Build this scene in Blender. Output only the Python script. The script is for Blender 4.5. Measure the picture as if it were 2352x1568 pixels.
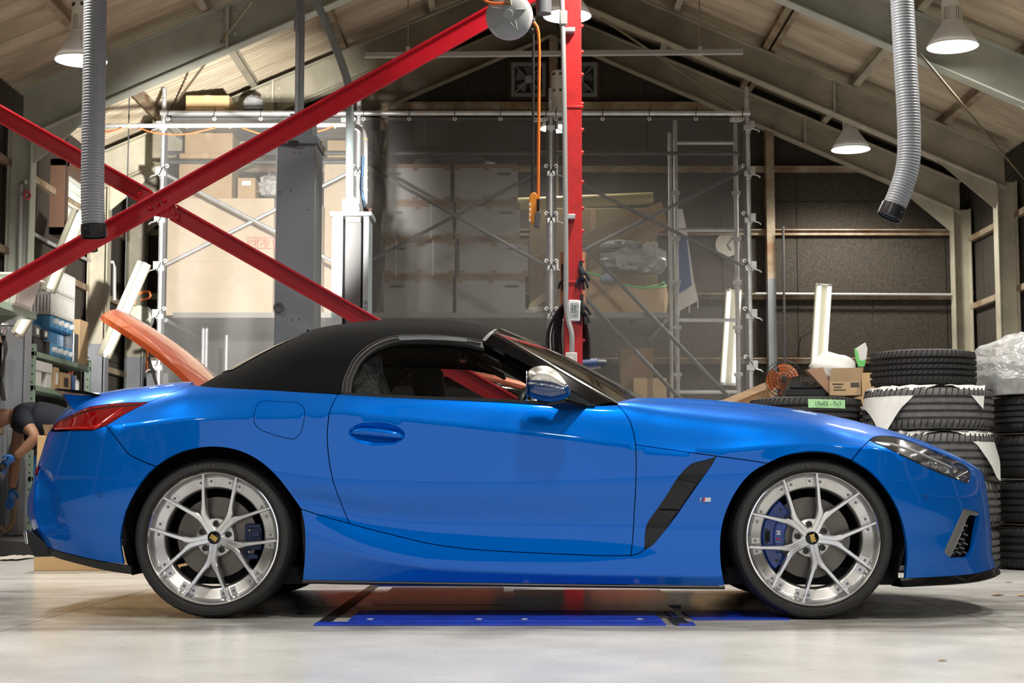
import bpy, bmesh, math, random
import numpy as np
from mathutils import Vector, Matrix, geometry

random.seed(7)
SC = bpy.context.scene
COL = SC.collection
for o in list(bpy.data.objects):
    bpy.data.objects.remove(o)

# ------------------------------------------------------------------ camera
FPX = 3640.0
HOR = 1115.0
CAMY, CAMZ = -6.5, 0.54
PITCH = math.atan((HOR - 784.0) / FPX)
cam_d = bpy.data.cameras.new('camera')
cam = bpy.data.objects.new('camera', cam_d)
COL.objects.link(cam)
cam.location = (0, CAMY, CAMZ)
cam.rotation_euler = (math.pi / 2 + PITCH, 0, 0)
cam_d.sensor_width = 36.0
cam_d.lens = FPX / 2352.0 * 36.0
cam_d.clip_end = 200
cam_d.dof.use_dof = True
cam_d.dof.focus_distance = 6.6
cam_d.dof.aperture_fstop = 9.0
SC.camera = cam

# ------------------------------------------------------------------ world, exposure
SC.view_settings.view_transform = 'Standard'
SC.view_settings.look = 'None'
SC.view_settings.gamma = 1.0
SC.view_settings.use_curve_mapping = False
SC.view_settings.exposure = 0.0
wd = bpy.data.worlds.new('world')
SC.world = wd
wd.use_nodes = True
bg = wd.node_tree.nodes['Background']
bg.inputs[0].default_value = (0.93, 0.96, 1.0, 1)
bg.inputs[1].default_value = 1.0

CT, ST = math.cos(PITCH), math.sin(PITCH)

def ray(px, py):
    u = (px - 1176.0) / FPX
    v = (784.0 - py) / FPX
    return Vector((u, CT - v * ST, ST + v * CT))

def at(px, py, Y):
    """point of the place seen at this pixel, standing at depth Y"""
    d = ray(px, py)
    t = (Y - CAMY) / d.y
    return Vector((d.x * t, Y, CAMZ + d.z * t))

def flr(px, py, z=0.0):
    d = ray(px, py)
    t = (z - CAMZ) / d.z
    return Vector((d.x * t, CAMY + d.y * t, z))

def project(P):
    P = np.asarray(P, float)
    x = P[..., 0]; y = P[..., 1] - CAMY; z = P[..., 2] - CAMZ
    dep = y * CT + z * ST
    up = -y * ST + z * CT
    return 1176 + FPX * x / dep, 784 - FPX * up / dep

def mpp(Y):
    return (Y - CAMY) / FPX      # metres per pixel at depth Y

# ------------------------------------------------------------------ materials
MATS = {}
def mat(name, col=(.5, .5, .5), rough=.5, metal=0., coat=0., noise=0., nscale=20., bump=0., bscale=60., alpha=1., trans=0., emit=None, estr=0., spec=.5, col2=None, stretch=None, sheen=0.):
    if name in MATS:
        return MATS[name]
    m = bpy.data.materials.new(name)
    m.use_nodes = True
    nt = m.node_tree
    b = nt.nodes['Principled BSDF']
    b.inputs['Base Color'].default_value = (*col, 1)
    b.inputs['Roughness'].default_value = rough
    b.inputs['Metallic'].default_value = metal
    b.inputs['Coat Weight'].default_value = coat
    b.inputs['Coat Roughness'].default_value = .03
    b.inputs['Alpha'].default_value = alpha
    b.inputs['Transmission Weight'].default_value = trans
    b.inputs['Specular IOR Level'].default_value = spec
    if sheen:
        b.inputs['Sheen Weight'].default_value = sheen
    if emit:
        b.inputs['Emission Color'].default_value = (*emit, 1)
        b.inputs['Emission Strength'].default_value = estr
    tc = None
    def coords():
        nonlocal tc
        if tc is None:
            t = nt.nodes.new('ShaderNodeTexCoord')
            tc = t.outputs['Object']
            if stretch:
                mp = nt.nodes.new('ShaderNodeMapping')
                mp.inputs['Scale'].default_value = stretch
                nt.links.new(tc, mp.inputs['Vector'])
                tc = mp.outputs['Vector']
        return tc
    if noise or col2:
        n = nt.nodes.new('ShaderNodeTexNoise')
        n.inputs['Scale'].default_value = nscale
        n.inputs['Detail'].default_value = 6
        n.inputs['Roughness'].default_value = .6
        nt.links.new(coords(), n.inputs['Vector'])
        r = nt.nodes.new('ShaderNodeValToRGB')
        c2 = col2 if col2 else tuple(max(0, c * (1 - noise)) for c in col)
        c1 = col if col2 else tuple(min(1, c * (1 + noise * .5)) for c in col)
        r.color_ramp.elements[0].position = .36
        r.color_ramp.elements[1].position = .64
        r.color_ramp.elements[0].color = (*c2, 1)
        r.color_ramp.elements[1].color = (*c1, 1)
        nt.links.new(n.outputs['Fac'], r.inputs['Fac'])
        nt.links.new(r.outputs['Color'], b.inputs['Base Color'])
    if bump:
        n2 = nt.nodes.new('ShaderNodeTexNoise')
        n2.inputs['Scale'].default_value = bscale
        n2.inputs['Detail'].default_value = 4
        nt.links.new(coords(), n2.inputs['Vector'])
        bp = nt.nodes.new('ShaderNodeBump')
        bp.inputs['Strength'].default_value = bump
        bp.inputs['Distance'].default_value = .02
        nt.links.new(n2.outputs['Fac'], bp.inputs['Height'])
        nt.links.new(bp.outputs['Normal'], b.inputs['Normal'])
    MATS[name] = m
    return m

def glassmat(name, col, fac, rough=.02, gcol=1.):
    """thin sheet: transparent mixed with a glossy skin"""
    if name in MATS:
        return MATS[name]
    m = bpy.data.materials.new(name); m.use_nodes = True
    nt = m.node_tree; nt.nodes.clear()
    o = nt.nodes.new('ShaderNodeOutputMaterial')
    tr = nt.nodes.new('ShaderNodeBsdfTransparent'); tr.inputs[0].default_value = (*col, 1)
    gl = nt.nodes.new('ShaderNodeBsdfGlossy'); gl.inputs['Roughness'].default_value = rough
    gl.inputs['Color'].default_value = (gcol, gcol, gcol, 1)
    fr = nt.nodes.new('ShaderNodeFresnel'); fr.inputs[0].default_value = 1.45
    ma = nt.nodes.new('ShaderNodeMath'); ma.operation = 'MULTIPLY_ADD'
    ma.inputs[1].default_value = 1.0; ma.inputs[2].default_value = fac
    mx = nt.nodes.new('ShaderNodeMixShader')
    nt.links.new(fr.outputs[0], ma.inputs[0]); nt.links.new(ma.outputs[0], mx.inputs[0])
    nt.links.new(tr.outputs[0], mx.inputs[1]); nt.links.new(gl.outputs[0], mx.inputs[2])
    nt.links.new(mx.outputs[0], o.inputs[0])
    MATS[name] = m
    return m

def filmmat(name, col, opac, rough=.3, gloss=.15, nscale=8., bump=.0):
    """translucent film or mesh cloth: part see-through, part diffuse/translucent"""
    if name in MATS:
        return MATS[name]
    m = bpy.data.materials.new(name); m.use_nodes = True
    nt = m.node_tree; nt.nodes.clear()
    o = nt.nodes.new('ShaderNodeOutputMaterial')
    tr = nt.nodes.new('ShaderNodeBsdfTransparent')
    df = nt.nodes.new('ShaderNodeBsdfDiffuse'); df.inputs[0].default_value = (*col, 1)
    tl = nt.nodes.new('ShaderNodeBsdfTranslucent'); tl.inputs[0].default_value = (*col, 1)
    gl = nt.nodes.new('ShaderNodeBsdfGlossy'); gl.inputs['Roughness'].default_value = rough
    a = nt.nodes.new('ShaderNodeMixShader'); a.inputs[0].default_value = .4
    b = nt.nodes.new('ShaderNodeMixShader'); b.inputs[0].default_value = gloss
    c = nt.nodes.new('ShaderNodeMixShader'); c.inputs[0].default_value = opac
    nt.links.new(df.outputs[0], a.inputs[1]); nt.links.new(tl.outputs[0], a.inputs[2])
    nt.links.new(a.outputs[0], b.inputs[1]); nt.links.new(gl.outputs[0], b.inputs[2])
    nt.links.new(tr.outputs[0], c.inputs[1]); nt.links.new(b.outputs[0], c.inputs[2])
    nt.links.new(c.outputs[0], o.inputs[0])
    if bump:
        tc = nt.nodes.new('ShaderNodeTexCoord')
        n = nt.nodes.new('ShaderNodeTexNoise'); n.inputs['Scale'].default_value = nscale; n.inputs['Detail'].default_value = 5
        nt.links.new(tc.outputs['Object'], n.inputs['Vector'])
        bp = nt.nodes.new('ShaderNodeBump'); bp.inputs['Strength'].default_value = bump; bp.inputs['Distance'].default_value = .05
        nt.links.new(n.outputs['Fac'], bp.inputs['Height'])
        for s in (df, gl):
            nt.links.new(bp.outputs['Normal'], s.inputs['Normal'])
    MATS[name] = m
    return m

# ------------------------------------------------------------------ objects
def tag(o, label=None, cat=None, group=None, kind=None):
    if label: o['label'] = label
    if cat: o['category'] = cat
    if group: o['group'] = group
    if kind: o['kind'] = kind
    return o

def thing(name, label, cat, loc=(0, 0, 0), group=None, kind=None, rotz=0.):
    o = bpy.data.objects.new(name, None)
    COL.objects.link(o)
    o.empty_display_size = .05
    o.location = loc
    o.rotation_euler = (0, 0, rotz)
    return tag(o, label, cat, group, kind)

def wloc(o):
    v = Vector((0, 0, 0))
    while o is not None:
        v += o.location
        o = o.parent
    return v

class MB:
    """collects shapes in world coordinates; build() links them as one mesh object"""
    def __init__(s):
        s.v = []; s.f = []; s.fm = []; s.cm = 0
    def add(s, vs, fs):
        n = len(s.v)
        s.v.extend([tuple(v) for v in vs])
        for f in fs:
            s.f.append(tuple(i + n for i in f)); s.fm.append(s.cm)
        return s
    def box(s, c, d, rot=None):
        hx, hy, hz = d[0] / 2, d[1] / 2, d[2] / 2
        vs = [Vector((x * hx, y * hy, z * hz)) for x in (-1, 1) for y in (-1, 1) for z in (-1, 1)]
        if rot is not None:
            vs = [rot @ v for v in vs]
        c = Vector(c)
        return s.add([v + c for v in vs], [(0, 1, 3, 2), (4, 6, 7, 5), (0, 4, 5, 1), (2, 3, 7, 6), (0, 2, 6, 4), (1, 5, 7, 3)])
    def box2(s, a, b):
        return s.box([(a[i] + b[i]) / 2 for i in range(3)], [abs(a[i] - b[i]) for i in range(3)])
    def bar(s, p0, p1, w, h, up=(0, 0, 1)):
        p0 = Vector(p0); p1 = Vector(p1)
        d = p1 - p0; L = d.length; d.normalize()
        sx = d.cross(Vector(up))
        if sx.length < 1e-5: sx = d.cross(Vector((0, 1, 0)))
        sx.normalize(); uz = sx.cross(d)
        R = Matrix((sx, d, uz)).transposed()
        return s.box((p0 + p1) / 2, (w, L, h), R)
    def frame(s, d):
        d = Vector(d).normalized()
        a = d.cross(Vector((0, 0, 1)))
        if a.length < 1e-4: a = d.cross(Vector((0, 1, 0)))
        a.normalize()
        return a, d.cross(a)
    def cyl(s, p0, p1, r, r1=None, n=16, caps=True):
        p0 = Vector(p0); p1 = Vector(p1)
        if r1 is None: r1 = r
        a, b = s.frame(p1 - p0)
        vs = []; fs = []
        for k in range(n):
            t = 2 * math.pi * k / n
            e = a * math.cos(t) + b * math.sin(t)
            vs.append(p0 + e * r); vs.append(p1 + e * r1)
        for k in range(n):
            i = 2 * k; j = 2 * ((k + 1) % n)
            fs.append((i, j, j + 1, i + 1))
        if caps:
            fs.append(tuple(range(2 * n - 2, -1, -2))); fs.append(tuple(range(1, 2 * n, 2)))
        return s.add(vs, fs)
    def tube(s, pts, r, n=8, closed=False, caps=True):
        P = [Vector(p) for p in pts]
        m = len(P)
        R = r if hasattr(r, '__len__') else [r] * m
        T = []
        for i in range(m):
            if closed: d = P[(i + 1) % m] - P[i - 1]
            else: d = P[min(i + 1, m - 1)] - P[max(i - 1, 0)]
            T.append(d.normalized())
        a, b = s.frame(T[0])
        vs = []; fs = []
        for i in range(m):
            a = (a - T[i] * a.dot(T[i])).normalized(); b = T[i].cross(a)
            for k in range(n):
                t = 2 * math.pi * k / n
                vs.append(P[i] + (a * math.cos(t) + b * math.sin(t)) * R[i])
        for i in range(m if closed else m - 1):
            for k in range(n):
                i2 = (i + 1) % m; k2 = (k + 1) % n
                fs.append((i * n + k, i * n + k2, i2 * n + k2, i2 * n + k))
        if caps and not closed:
            fs.append(tuple(range(n - 1, -1, -1))); fs.append(tuple(range((m - 1) * n, m * n)))
        return s.add(vs, fs)
    def lathe(s, prof, c=(0, 0, 0), axis=(0, 0, 1), n=32, a0=0., a1=None, closed=False):
        """prof: list of (radius, height) turned about the axis through c"""
        c = Vector(c); ax = Vector(axis).normalized()
        a, b = s.frame(ax)
        full = a1 is None
        m = n if full else n + 1
        vs = []; fs = []
        for k in range(m):
            t = a0 + (2 * math.pi * k / n if full else (a1 - a0) * k / n)
            e = a * math.cos(t) + b * math.sin(t)
            for (r, h) in prof: vs.append(c + e * r + ax * h)
        q = len(prof)
        for k in range(n):
            k2 = (k + 1) % m
            for i in range(q - 1 if not closed else q):
                i2 = (i + 1) % q
                fs.append((k * q + i, k2 * q + i, k2 * q + i2, k * q + i2))
        return s.add(vs, fs)
    def prism(s, poly, d):
        """planar polygon (3D points) pushed along d"""
        d = Vector(d); n = len(poly)
        vs = [Vector(p) for p in poly] + [Vector(p) + d for p in poly]
        fs = [tuple(range(n - 1, -1, -1)), tuple(range(n, 2 * n))]
        for i in range(n):
            j = (i + 1) % n
            fs.append((i, j, n + j, n + i))
        return s.add(vs, fs)
    def grid(s, P):
        """P: rows of points"""
        nr, nc = len(P), len(P[0])
        vs = [p for row in P for p in row]
        fs = [(i * nc + j, i * nc + j + 1, (i + 1) * nc + j + 1, (i + 1) * nc + j) for i in range(nr - 1) for j in range(nc - 1)]
        return s.add(vs, fs)
    def ball(s, c, r, n=12, m=8):
        c = Vector(c)
        rr = r if hasattr(r, '__len__') else (r, r, r)
        rows = []
        for i in range(m + 1):
            f = math.pi * i / m
            rows.append([c + Vector((math.sin(f) * math.cos(2 * math.pi * k / n) * rr[0], math.sin(f) * math.sin(2 * math.pi * k / n) * rr[1], math.cos(f) * rr[2])) for k in range(n + 1)])
        return s.grid(rows)
    def build(s, name, m=None, parent=None, smooth=35., bevel=0., local=False, mats=None):
        me = bpy.data.meshes.new(name)
        off = Vector((0, 0, 0)) if (local or parent is None) else wloc(parent)
        if parent is None and not local:
            # place the origin at the centre of the base
            A = np.array(s.v)
            off = Vector(((A[:, 0].min() + A[:, 0].max()) / 2, (A[:, 1].min() + A[:, 1].max()) / 2, A[:, 2].min()))
        me.from_pydata([(v[0] - off.x, v[1] - off.y, v[2] - off.z) for v in s.v], [], s.f)
        for x in (mats or [m]): me.materials.append(x)
        if mats:
            me.polygons.foreach_set('material_index', s.fm)
        me.validate()
        bm = bmesh.new(); bm.from_mesh(me)
        bmesh.ops.remove_doubles(bm, verts=bm.verts, dist=1e-5)
        bmesh.ops.recalc_face_normals(bm, faces=bm.faces)
        bm.to_mesh(me); bm.free()
        if smooth:
            me.polygons.foreach_set('use_smooth', [True] * len(me.polygons))
            me.set_sharp_from_angle(angle=math.radians(smooth))
        o = bpy.data.objects.new(name, me)
        COL.objects.link(o)
        if parent is not None:
            o.parent = parent
        elif not local:
            o.location = off
        if bevel:
            bv = o.modifiers.new('bevel', 'BEVEL'); bv.width = bevel; bv.segments = 2; bv.limit_method = 'ANGLE'
        return o

def struct(name, mb, m, parent=None, **k):
    o = mb.build(name, m, parent, **k)
    if parent is None: o['kind'] = 'structure'
    return o

def copy_tree(o, parent=None, loc=None, label=None):
    c = o.copy(); COL.objects.link(c)
    if parent is not None: c.parent = parent
    if loc is not None: c.location = loc
    if label: c['label'] = label
    for ch in list(o.children):
        copy_tree(ch, c)
    return c

def text_mesh(name, s, m, parent, M, size, depth=.0008, align='CENTER', shear=0., bold=0.):
    """lettering as a thin mesh, placed with matrix M in the parent's space"""
    cu = bpy.data.curves.new(name, 'FONT')
    cu.body = s; cu.size = size; cu.extrude = depth; cu.align_x = align; cu.align_y = 'CENTER'; cu.shear = shear
    cu.offset = bold
    cu.resolution_u = 3
    to = bpy.data.objects.new(name, cu)
    me = bpy.data.meshes.new_from_object(to)
    bpy.data.objects.remove(to); bpy.data.curves.remove(cu)
    me.transform(M)
    me.materials.clear(); me.materials.append(m)
    o = bpy.data.objects.new(name, me); COL.objects.link(o)
    o.parent = parent
    return o

def spline(pts, step, closed=False):
    """Catmull-Rom through pts, resampled about every step"""
    P = [np.array(p, float) for p in pts]
    n = len(P)
    out = []
    rng = n if closed else n - 1
    for i in range(rng):
        p1, p2 = P[i], P[(i + 1) % n]
        p0 = P[i - 1] if (i > 0 or closed) else 2 * p1 - p2
        p3 = P[(i + 2) % n] if (i + 2 < n or closed) else 2 * p2 - p1
        L = np.linalg.norm(p2 - p1)
        k = max(1, int(round(L / step)))
        a = max(L, 1e-6) ** .5
        t0 = 0; t1 = max(np.linalg.norm(p1 - p0), 1e-6) ** .5; t2 = t1 + a; t3 = t2 + max(np.linalg.norm(p3 - p2), 1e-6) ** .5
        for q in range(k):
            t = t1 + (t2 - t1) * q / k
            A1 = (t1 - t) / (t1 - t0) * p0 + (t - t0) / (t1 - t0) * p1
            A2 = (t2 - t) / (t2 - t1) * p1 + (t - t1) / (t2 - t1) * p2
            A3 = (t3 - t) / (t3 - t2) * p2 + (t - t2) / (t3 - t2) * p3
            B1 = (t2 - t) / (t2 - t0) * A1 + (t - t0) / (t2 - t0) * A2
            B2 = (t3 - t) / (t3 - t1) * A2 + (t - t1) / (t3 - t1) * A3
            out.append((t2 - t) / (t2 - t1) * B1 + (t - t1) / (t2 - t1) * B2)
    if not closed:
        out.append(P[-1])
    return out
# ================================================================== the hall
X0, WL, WR, YB, YF = .43, -4.30, 5.12, 11.0, -9.5
SL = .43
APEX = 5.98
def roofz(x): return APEX - SL * abs(x - X0)
ZE_L, ZE_R = roofz(WL), roofz(WR)

def floor_mat():
    m = bpy.data.materials.new('painted_concrete'); m.use_nodes = True
    nt = m.node_tree; b = nt.nodes['Principled BSDF']
    g = nt.nodes.new('ShaderNodeNewGeometry')
    def noise(scale, detail=5, stretch=None):
        n = nt.nodes.new('ShaderNodeTexNoise'); n.inputs['Scale'].default_value = scale; n.inputs['Detail'].default_value = detail
        src = g.outputs['Position']
        if stretch:
            mp = nt.nodes.new('ShaderNodeMapping'); mp.inputs['Scale'].default_value = stretch
            nt.links.new(src, mp.inputs['Vector']); src = mp.outputs['Vector']
        nt.links.new(src, n.inputs['Vector']); return n.outputs['Fac']
    def ramp(f, a, b_, ca=(0, 0, 0), cb=(1, 1, 1)):
        r = nt.nodes.new('ShaderNodeValToRGB'); r.color_ramp.elements[0].position = a; r.color_ramp.elements[1].position = b_
        r.color_ramp.elements[0].color = (*ca, 1); r.color_ramp.elements[1].color = (*cb, 1)
        nt.links.new(f, r.inputs['Fac']); return r.outputs['Color']
    def mix(fac, a, c):
        x = nt.nodes.new('ShaderNodeMix'); x.data_type = 'RGBA'
        nt.links.new(fac, x.inputs[0])
        for s, k in ((a, 6), (c, 7)):
            if isinstance(s, tuple): x.inputs[k].default_value = (*s, 1)
            else: nt.links.new(s, x.inputs[k])
        return x.outputs[2]
    def math_(op, a, c):
        x = nt.nodes.new('ShaderNodeMath'); x.operation = op
        for s, k in ((a, 0), (c, 1)):
            if isinstance(s, (int, float)): x.inputs[k].default_value = s
            else: nt.links.new(s, x.inputs[k])
        return x.outputs[0]
    sx = nt.nodes.new('ShaderNodeSeparateXYZ'); nt.links.new(g.outputs['Position'], sx.inputs[0])
    base = mix(ramp(noise(1.2), .3, .7), (.58, .59, .585), (.64, .645, .635))
    base = mix(ramp(noise(9, 6, (1, 5, 1)), .35, .75), base, (.60, .607, .60))
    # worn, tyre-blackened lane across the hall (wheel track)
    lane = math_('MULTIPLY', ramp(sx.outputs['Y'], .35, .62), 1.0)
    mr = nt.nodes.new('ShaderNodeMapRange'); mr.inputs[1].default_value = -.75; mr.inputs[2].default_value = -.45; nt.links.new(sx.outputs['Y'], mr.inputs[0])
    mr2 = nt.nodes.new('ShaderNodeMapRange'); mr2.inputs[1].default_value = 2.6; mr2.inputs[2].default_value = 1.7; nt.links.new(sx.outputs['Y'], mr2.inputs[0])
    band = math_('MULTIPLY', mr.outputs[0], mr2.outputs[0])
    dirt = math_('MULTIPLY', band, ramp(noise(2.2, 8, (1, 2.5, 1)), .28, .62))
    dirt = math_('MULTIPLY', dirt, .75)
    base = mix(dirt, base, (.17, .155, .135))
    # dark specks and scuffs
    sp = ramp(noise(38, 2), .72, .76)
    base = mix(math_('MULTIPLY', sp, .8), base, (.10, .095, .085))
    sc = ramp(noise(5, 3, (1, 9, 1)), .69, .74)
    base = mix(math_('MULTIPLY', sc, .55), base, (.20, .19, .175))
    nt.links.new(base, b.inputs['Base Color'])
    rr = ramp(noise(3, 6), .3, .7, (.20, .20, .20), (.30, .30, .30))
    nt.links.new(rr, b.inputs['Roughness'])
    b.inputs['Specular IOR Level'].default_value = .65
    bp_ = nt.nodes.new('ShaderNodeBump'); bp_.inputs['Strength'].default_value = .08; bp_.inputs['Distance'].default_value = .01
    nt.links.new(noise(14, 4, (1, .35, 1)), bp_.inputs['Height']); nt.links.new(bp_.outputs['Normal'], b.inputs['Normal'])
    return m
FLOORM = floor_mat()
fl = MB().box2((WL - .2, YF - 6, -.30), (WR + .2, YB + .2, -.012)).build('floor', mat('joint_dark', (.05, .048, .045), rough=.9)); fl['kind'] = 'structure'
xs = [WL - .2, -1.90, 1.91, WR + .2]; ys = [YF - 6, -.63, 5.2, YB + .2]
for i in range(3):
    for j in range(3):
        g = .0025
        MB().box2((xs[i] + g, ys[j] + g, -.06), (xs[i + 1] - g, ys[j + 1] - g, 0)).build('floor_slab', FLOORM, fl, smooth=0)

BOARD = mat('fibre_board', (.075, .062, .047), rough=.95, col2=(.022, .019, .015), nscale=95, bump=.5, bscale=180)
BOARD2 = BOARD
STEEL = mat('beige_steel', (.46, .43, .34), rough=.55, noise=.22, nscale=3)
STEELB = mat('beige_steel_rusty', (.38, .33, .24), rough=.6, col2=(.20, .115, .06), nscale=4)
GREYP = mat('grey_paint', (.23, .245, .27), rough=.45, noise=.12, nscale=3)
SEAM = mat('board_seam', (.055, .06, .068), rough=.6)

def wall_boards(name, x0, x1, axis, fixed, zt, bw, m, sign):
    """wall made of upright boards; axis 'x' for the gable, 'y' for the side walls"""
    back = MB()
    if axis == 'x':
        poly = [(x0, fixed, 0), (x1, fixed, 0), (x1, fixed, zt(x1) + .09), (X0, fixed, zt(X0) + .09), (x0, fixed, zt(x0) + .09)]
        back.prism(poly, (0, .12, 0))
    else:
        back.box2((fixed, x0, 0), (fixed + .12 * sign, x1, zt(0) + .09))
    w = back.build(name, SEAM); w['kind'] = 'structure'
    n = int(math.ceil((x1 - x0) / bw))
    for i in range(n):
        a, c = x0 + i * bw + .006, min(x1, x0 + (i + 1) * bw) - .006
        lev = [0.03, 1.86, 3.70]
        for j in range(3):
            z0 = lev[j] + .004
            za = lev[j + 1] - .004 if j < 2 else None
            if axis == 'x':
                t1 = za if za else zt(a) - .02; t2 = za if za else zt(c) - .02
                if t1 <= z0 or t2 <= z0: continue
                q = [(a, fixed, z0), (c, fixed, z0), (c, fixed, t2)]
                if za is None and a < X0 < c: q.append((X0, fixed, zt(X0) - .02))
                q.append((a, fixed, t1))
                MB().prism(q, (0, -.018, 0)).build('wall_board', m, w, smooth=0)
            else:
                t = za if za else zt(0) - .02
                if t <= z0: continue
                MB().box2((fixed, a, z0), (fixed - .018 * sign, c, t)).build('wall_board', m, w, smooth=0)
    return w
wb = wall_boards('wall_back', WL, WR, 'x', YB, roofz, .83, BOARD, 1)
wl_ = wall_boards('wall_left', YF, YB, 'y', WL, lambda q: ZE_L, .91, BOARD2, -1)
wr_ = wall_boards('wall_right', YF, YB, 'y', WR, lambda q: ZE_R, .91, BOARD2, 1)

# roof: corrugated sheets
SHEET = mat('roof_sheet', (.60, .52, .39), rough=.75, col2=(.38, .315, .225), nscale=1.6, stretch=(.6, 3, 1))
cb = MB()
for s in (-1, 1):
    xe = WL - .3 if s < 0 else WR + .3
    cb.prism([(X0, YF - .5, APEX + .06), (xe, YF - .5, roofz(xe) + .06), (xe, YF - .5, roofz(xe) + .12), (X0, YF - .5, APEX + .12)], (0, YB - YF + .7, 0))
ce = cb.build('ceiling', mat('roof_back', (.1, .09, .075), rough=.9)); ce['kind'] = 'structure'
LAM, AMP, SHW = .080, .011, .64
proto = {}
nsh = int((YB - YF + .2) / SHW)
for s in (-1, 1):
    xe = WL - .2 if s < 0 else WR + .2
    b = MB(); rows = []
    nn = int(SHW / LAM * 8)
    for i in range(nn + 1):
        y = SHW * i / nn
        w = AMP * math.sin(2 * math.pi * y / LAM)
        rows.append([(X0, y, APEX + w), (xe, y, roofz(xe) + w)])
    b.grid(rows)
    o = b.build('roof_sheet', SHEET, ce, local=True, smooth=80)
    base = o.location.copy()
    off = wloc(ce)
    for k in range(nsh):
        q = o if k == 0 else o.copy()
        if k: COL.objects.link(q); q.parent = ce
        q.location = Vector((0, YF + k * SHW, .006 * (k % 2))) - off
# purlins along the roof
for s, offs in ((1, [.35, 1.25, 2.15, 3.05, 3.95]), (-1, [.35, 1.25, 2.15, 3.05, 3.95])):
    for i, d in enumerate(offs):
        x = X0 + s * d
        z = roofz(x) - .075
        tilt = Matrix.Rotation(math.atan(SL) * s, 3, 'Y')
        b = MB(); b.box((x, (YB + YF) / 2, z), (.06, YB - YF, .10), tilt)
        b.box((x + .02 * s, (YB + YF) / 2, z + .045), (.10, YB - YF, .012), tilt)
        struct('purlin', b, STEEL if i % 2 else STEELB)
        if i == 2:
            b = MB(); b.box((x + .075 * s, (YB + YF) / 2, z - .03), (.05, YB - YF, .10), tilt); struct('purlin', b, STEELB)

def frame(Y, web, m, low=True, gable=False):
    """portal frame: two columns and two rafters of I section"""
    b = MB()
    for s in (-1, 1):
        xe = WL + .16 if s < 0 else WR - .16
        d = Vector((xe - X0, 0, roofz(xe) - APEX)).normalized()
        up = Vector((-d.z, 0, d.x)) * (1 if s > 0 else -1)
        zoff = .14
        a = Vector((X0, Y, APEX - zoff)); e = Vector((xe, Y, roofz(xe) - zoff))
        hw = web
        nrm = Vector((0, 0, 1))
        q = [a, e, e - Vector((0, 0, hw * 1.15)), a - Vector((0, 0, hw * .95))]
        b.prism([v + Vector((0, -.006, 0)) for v in q], (0, .012, 0))
        for (p, r) in ((a, e), (q[3], q[2])):
            b.prism([p + Vector((0, -.075, 0)), r + Vector((0, -.075, 0)), r + Vector((0, -.075, -.014)), p + Vector((0, -.075, -.014))], (0, .15, 0))
        # haunch
        hx = e - d * .9
        b.prism([q[2] + Vector((0, -.006, 0)), q[2] + Vector((0, -.006, -.30)), q[2] + (q[3] - q[2]).normalized() * .8 + Vector((0, -.006, 0))], (0, .012, 0))
        # end plate bolts at mid rafter
        mid = a + (e - a) * .62
        b.prism([mid + Vector((0, -.07, .0)), mid + Vector((.02 * s, -.07, 0)), mid + Vector((.02 * s, -.07, -hw * 1.1)), mid + Vector((0, -.07, -hw * 1.1))], (0, .14, 0))
        for kx in (-.05, .07):
            for kz in (.08, .17, .26):
                b.cyl(mid + Vector((kx * s, -.006, -kz)), mid + Vector((kx * s, -.022, -kz)), .014, n=8)
    struct('roof_frame', b, m)
    for s in (-1, 1):
        xe = WL + .16 if s < 0 else WR - .16
        zt = roofz(xe) - .45
        zc = 1.95 if s < 0 else 1.75
        for (z0, z1, mm) in ((0, zc, GREYP), (zc, zt, m)):
            b = MB()
            b.box2((xe - .10, Y - .075, z0), (xe - .088, Y + .075, z1)); b.box2((xe + .10, Y - .075, z0), (xe + .088, Y + .075, z1)); b.box2((xe - .09, Y - .005, z0), (xe + .09, Y + .005, z1))
            struct('wall_column', b, mm)
STEELG = mat('pale_green_steel', (.48, .52, .46), rough=.5, noise=.15, nscale=2.5)
frame(10.85, .30, STEEL); frame(9.25, .32, STEEL); frame(6.7, .36, STEELG); frame(3.6, .36, STEELG); frame(.4, .36, STEELG); frame(-2.8, .36, STEEL); frame(-6.0, .36, STEEL)

# girts on the gable and side walls, the middle post and conduits
for (py, h, m) in ((242, .07, STEELB), (388, .06, STEELB), (533, .06, STEELB), (680, .06, STEELB), (828, .06, STEELB)):
    z = at(1800, py, YB - .08).z
    half = min(WR, X0 + (APEX - z - .25) / SL)
    halfl = max(WL, X0 - (APEX - z - .25) / SL)
    b = MB(); b.box2((halfl, YB - .07, z - h / 2), (half, YB - .02, z + h / 2)); b.box2((halfl, YB - .11, z + h / 2 - .012), (half, YB - .06, z + h / 2))
    struct('wall_girt', b, m)
for px in (1772, 880):
    p = at(px, 640, YB - .15); zt = roofz(p.x) - .4
    for (z0, z1, m) in ((0, p.z, GREYP), (p.z, zt, STEELB)):
        b = MB(); b.box2((p.x - .045, YB - .17, z0), (p.x + .045, YB - .12, z1)); b.box2((p.x - .045, YB - .12, z0), (p.x - .03, YB - .03, z1)); struct('wall_post', b, m)
p = at(1272, 150, YB - .15)
b = MB(); b.box2((p.x - .05, YB - .16, 3.4), (p.x + .05, YB - .02, roofz(p.x) - .4)); struct('wall_post', b, STEELB)
for (x, s) in ((WL, 1), (WR, -1)):
    for z in (1.0, 1.75, 2.5, 3.25):
        b = MB(); b.box2((x + .02 * s, YF, z - .03), (x + .075 * s, YB, z + .03)); struct('wall_girt', b, STEELB)
# front header over the open gate behind the camera
b = MB(); b.prism([(WL, YF, 2.9), (WR, YF, 2.9), (WR, YF, ZE_R), (X0, YF, APEX), (WL, YF, ZE_L)], (0, .1, 0)); struct('wall_front', b, BOARD2)
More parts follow.
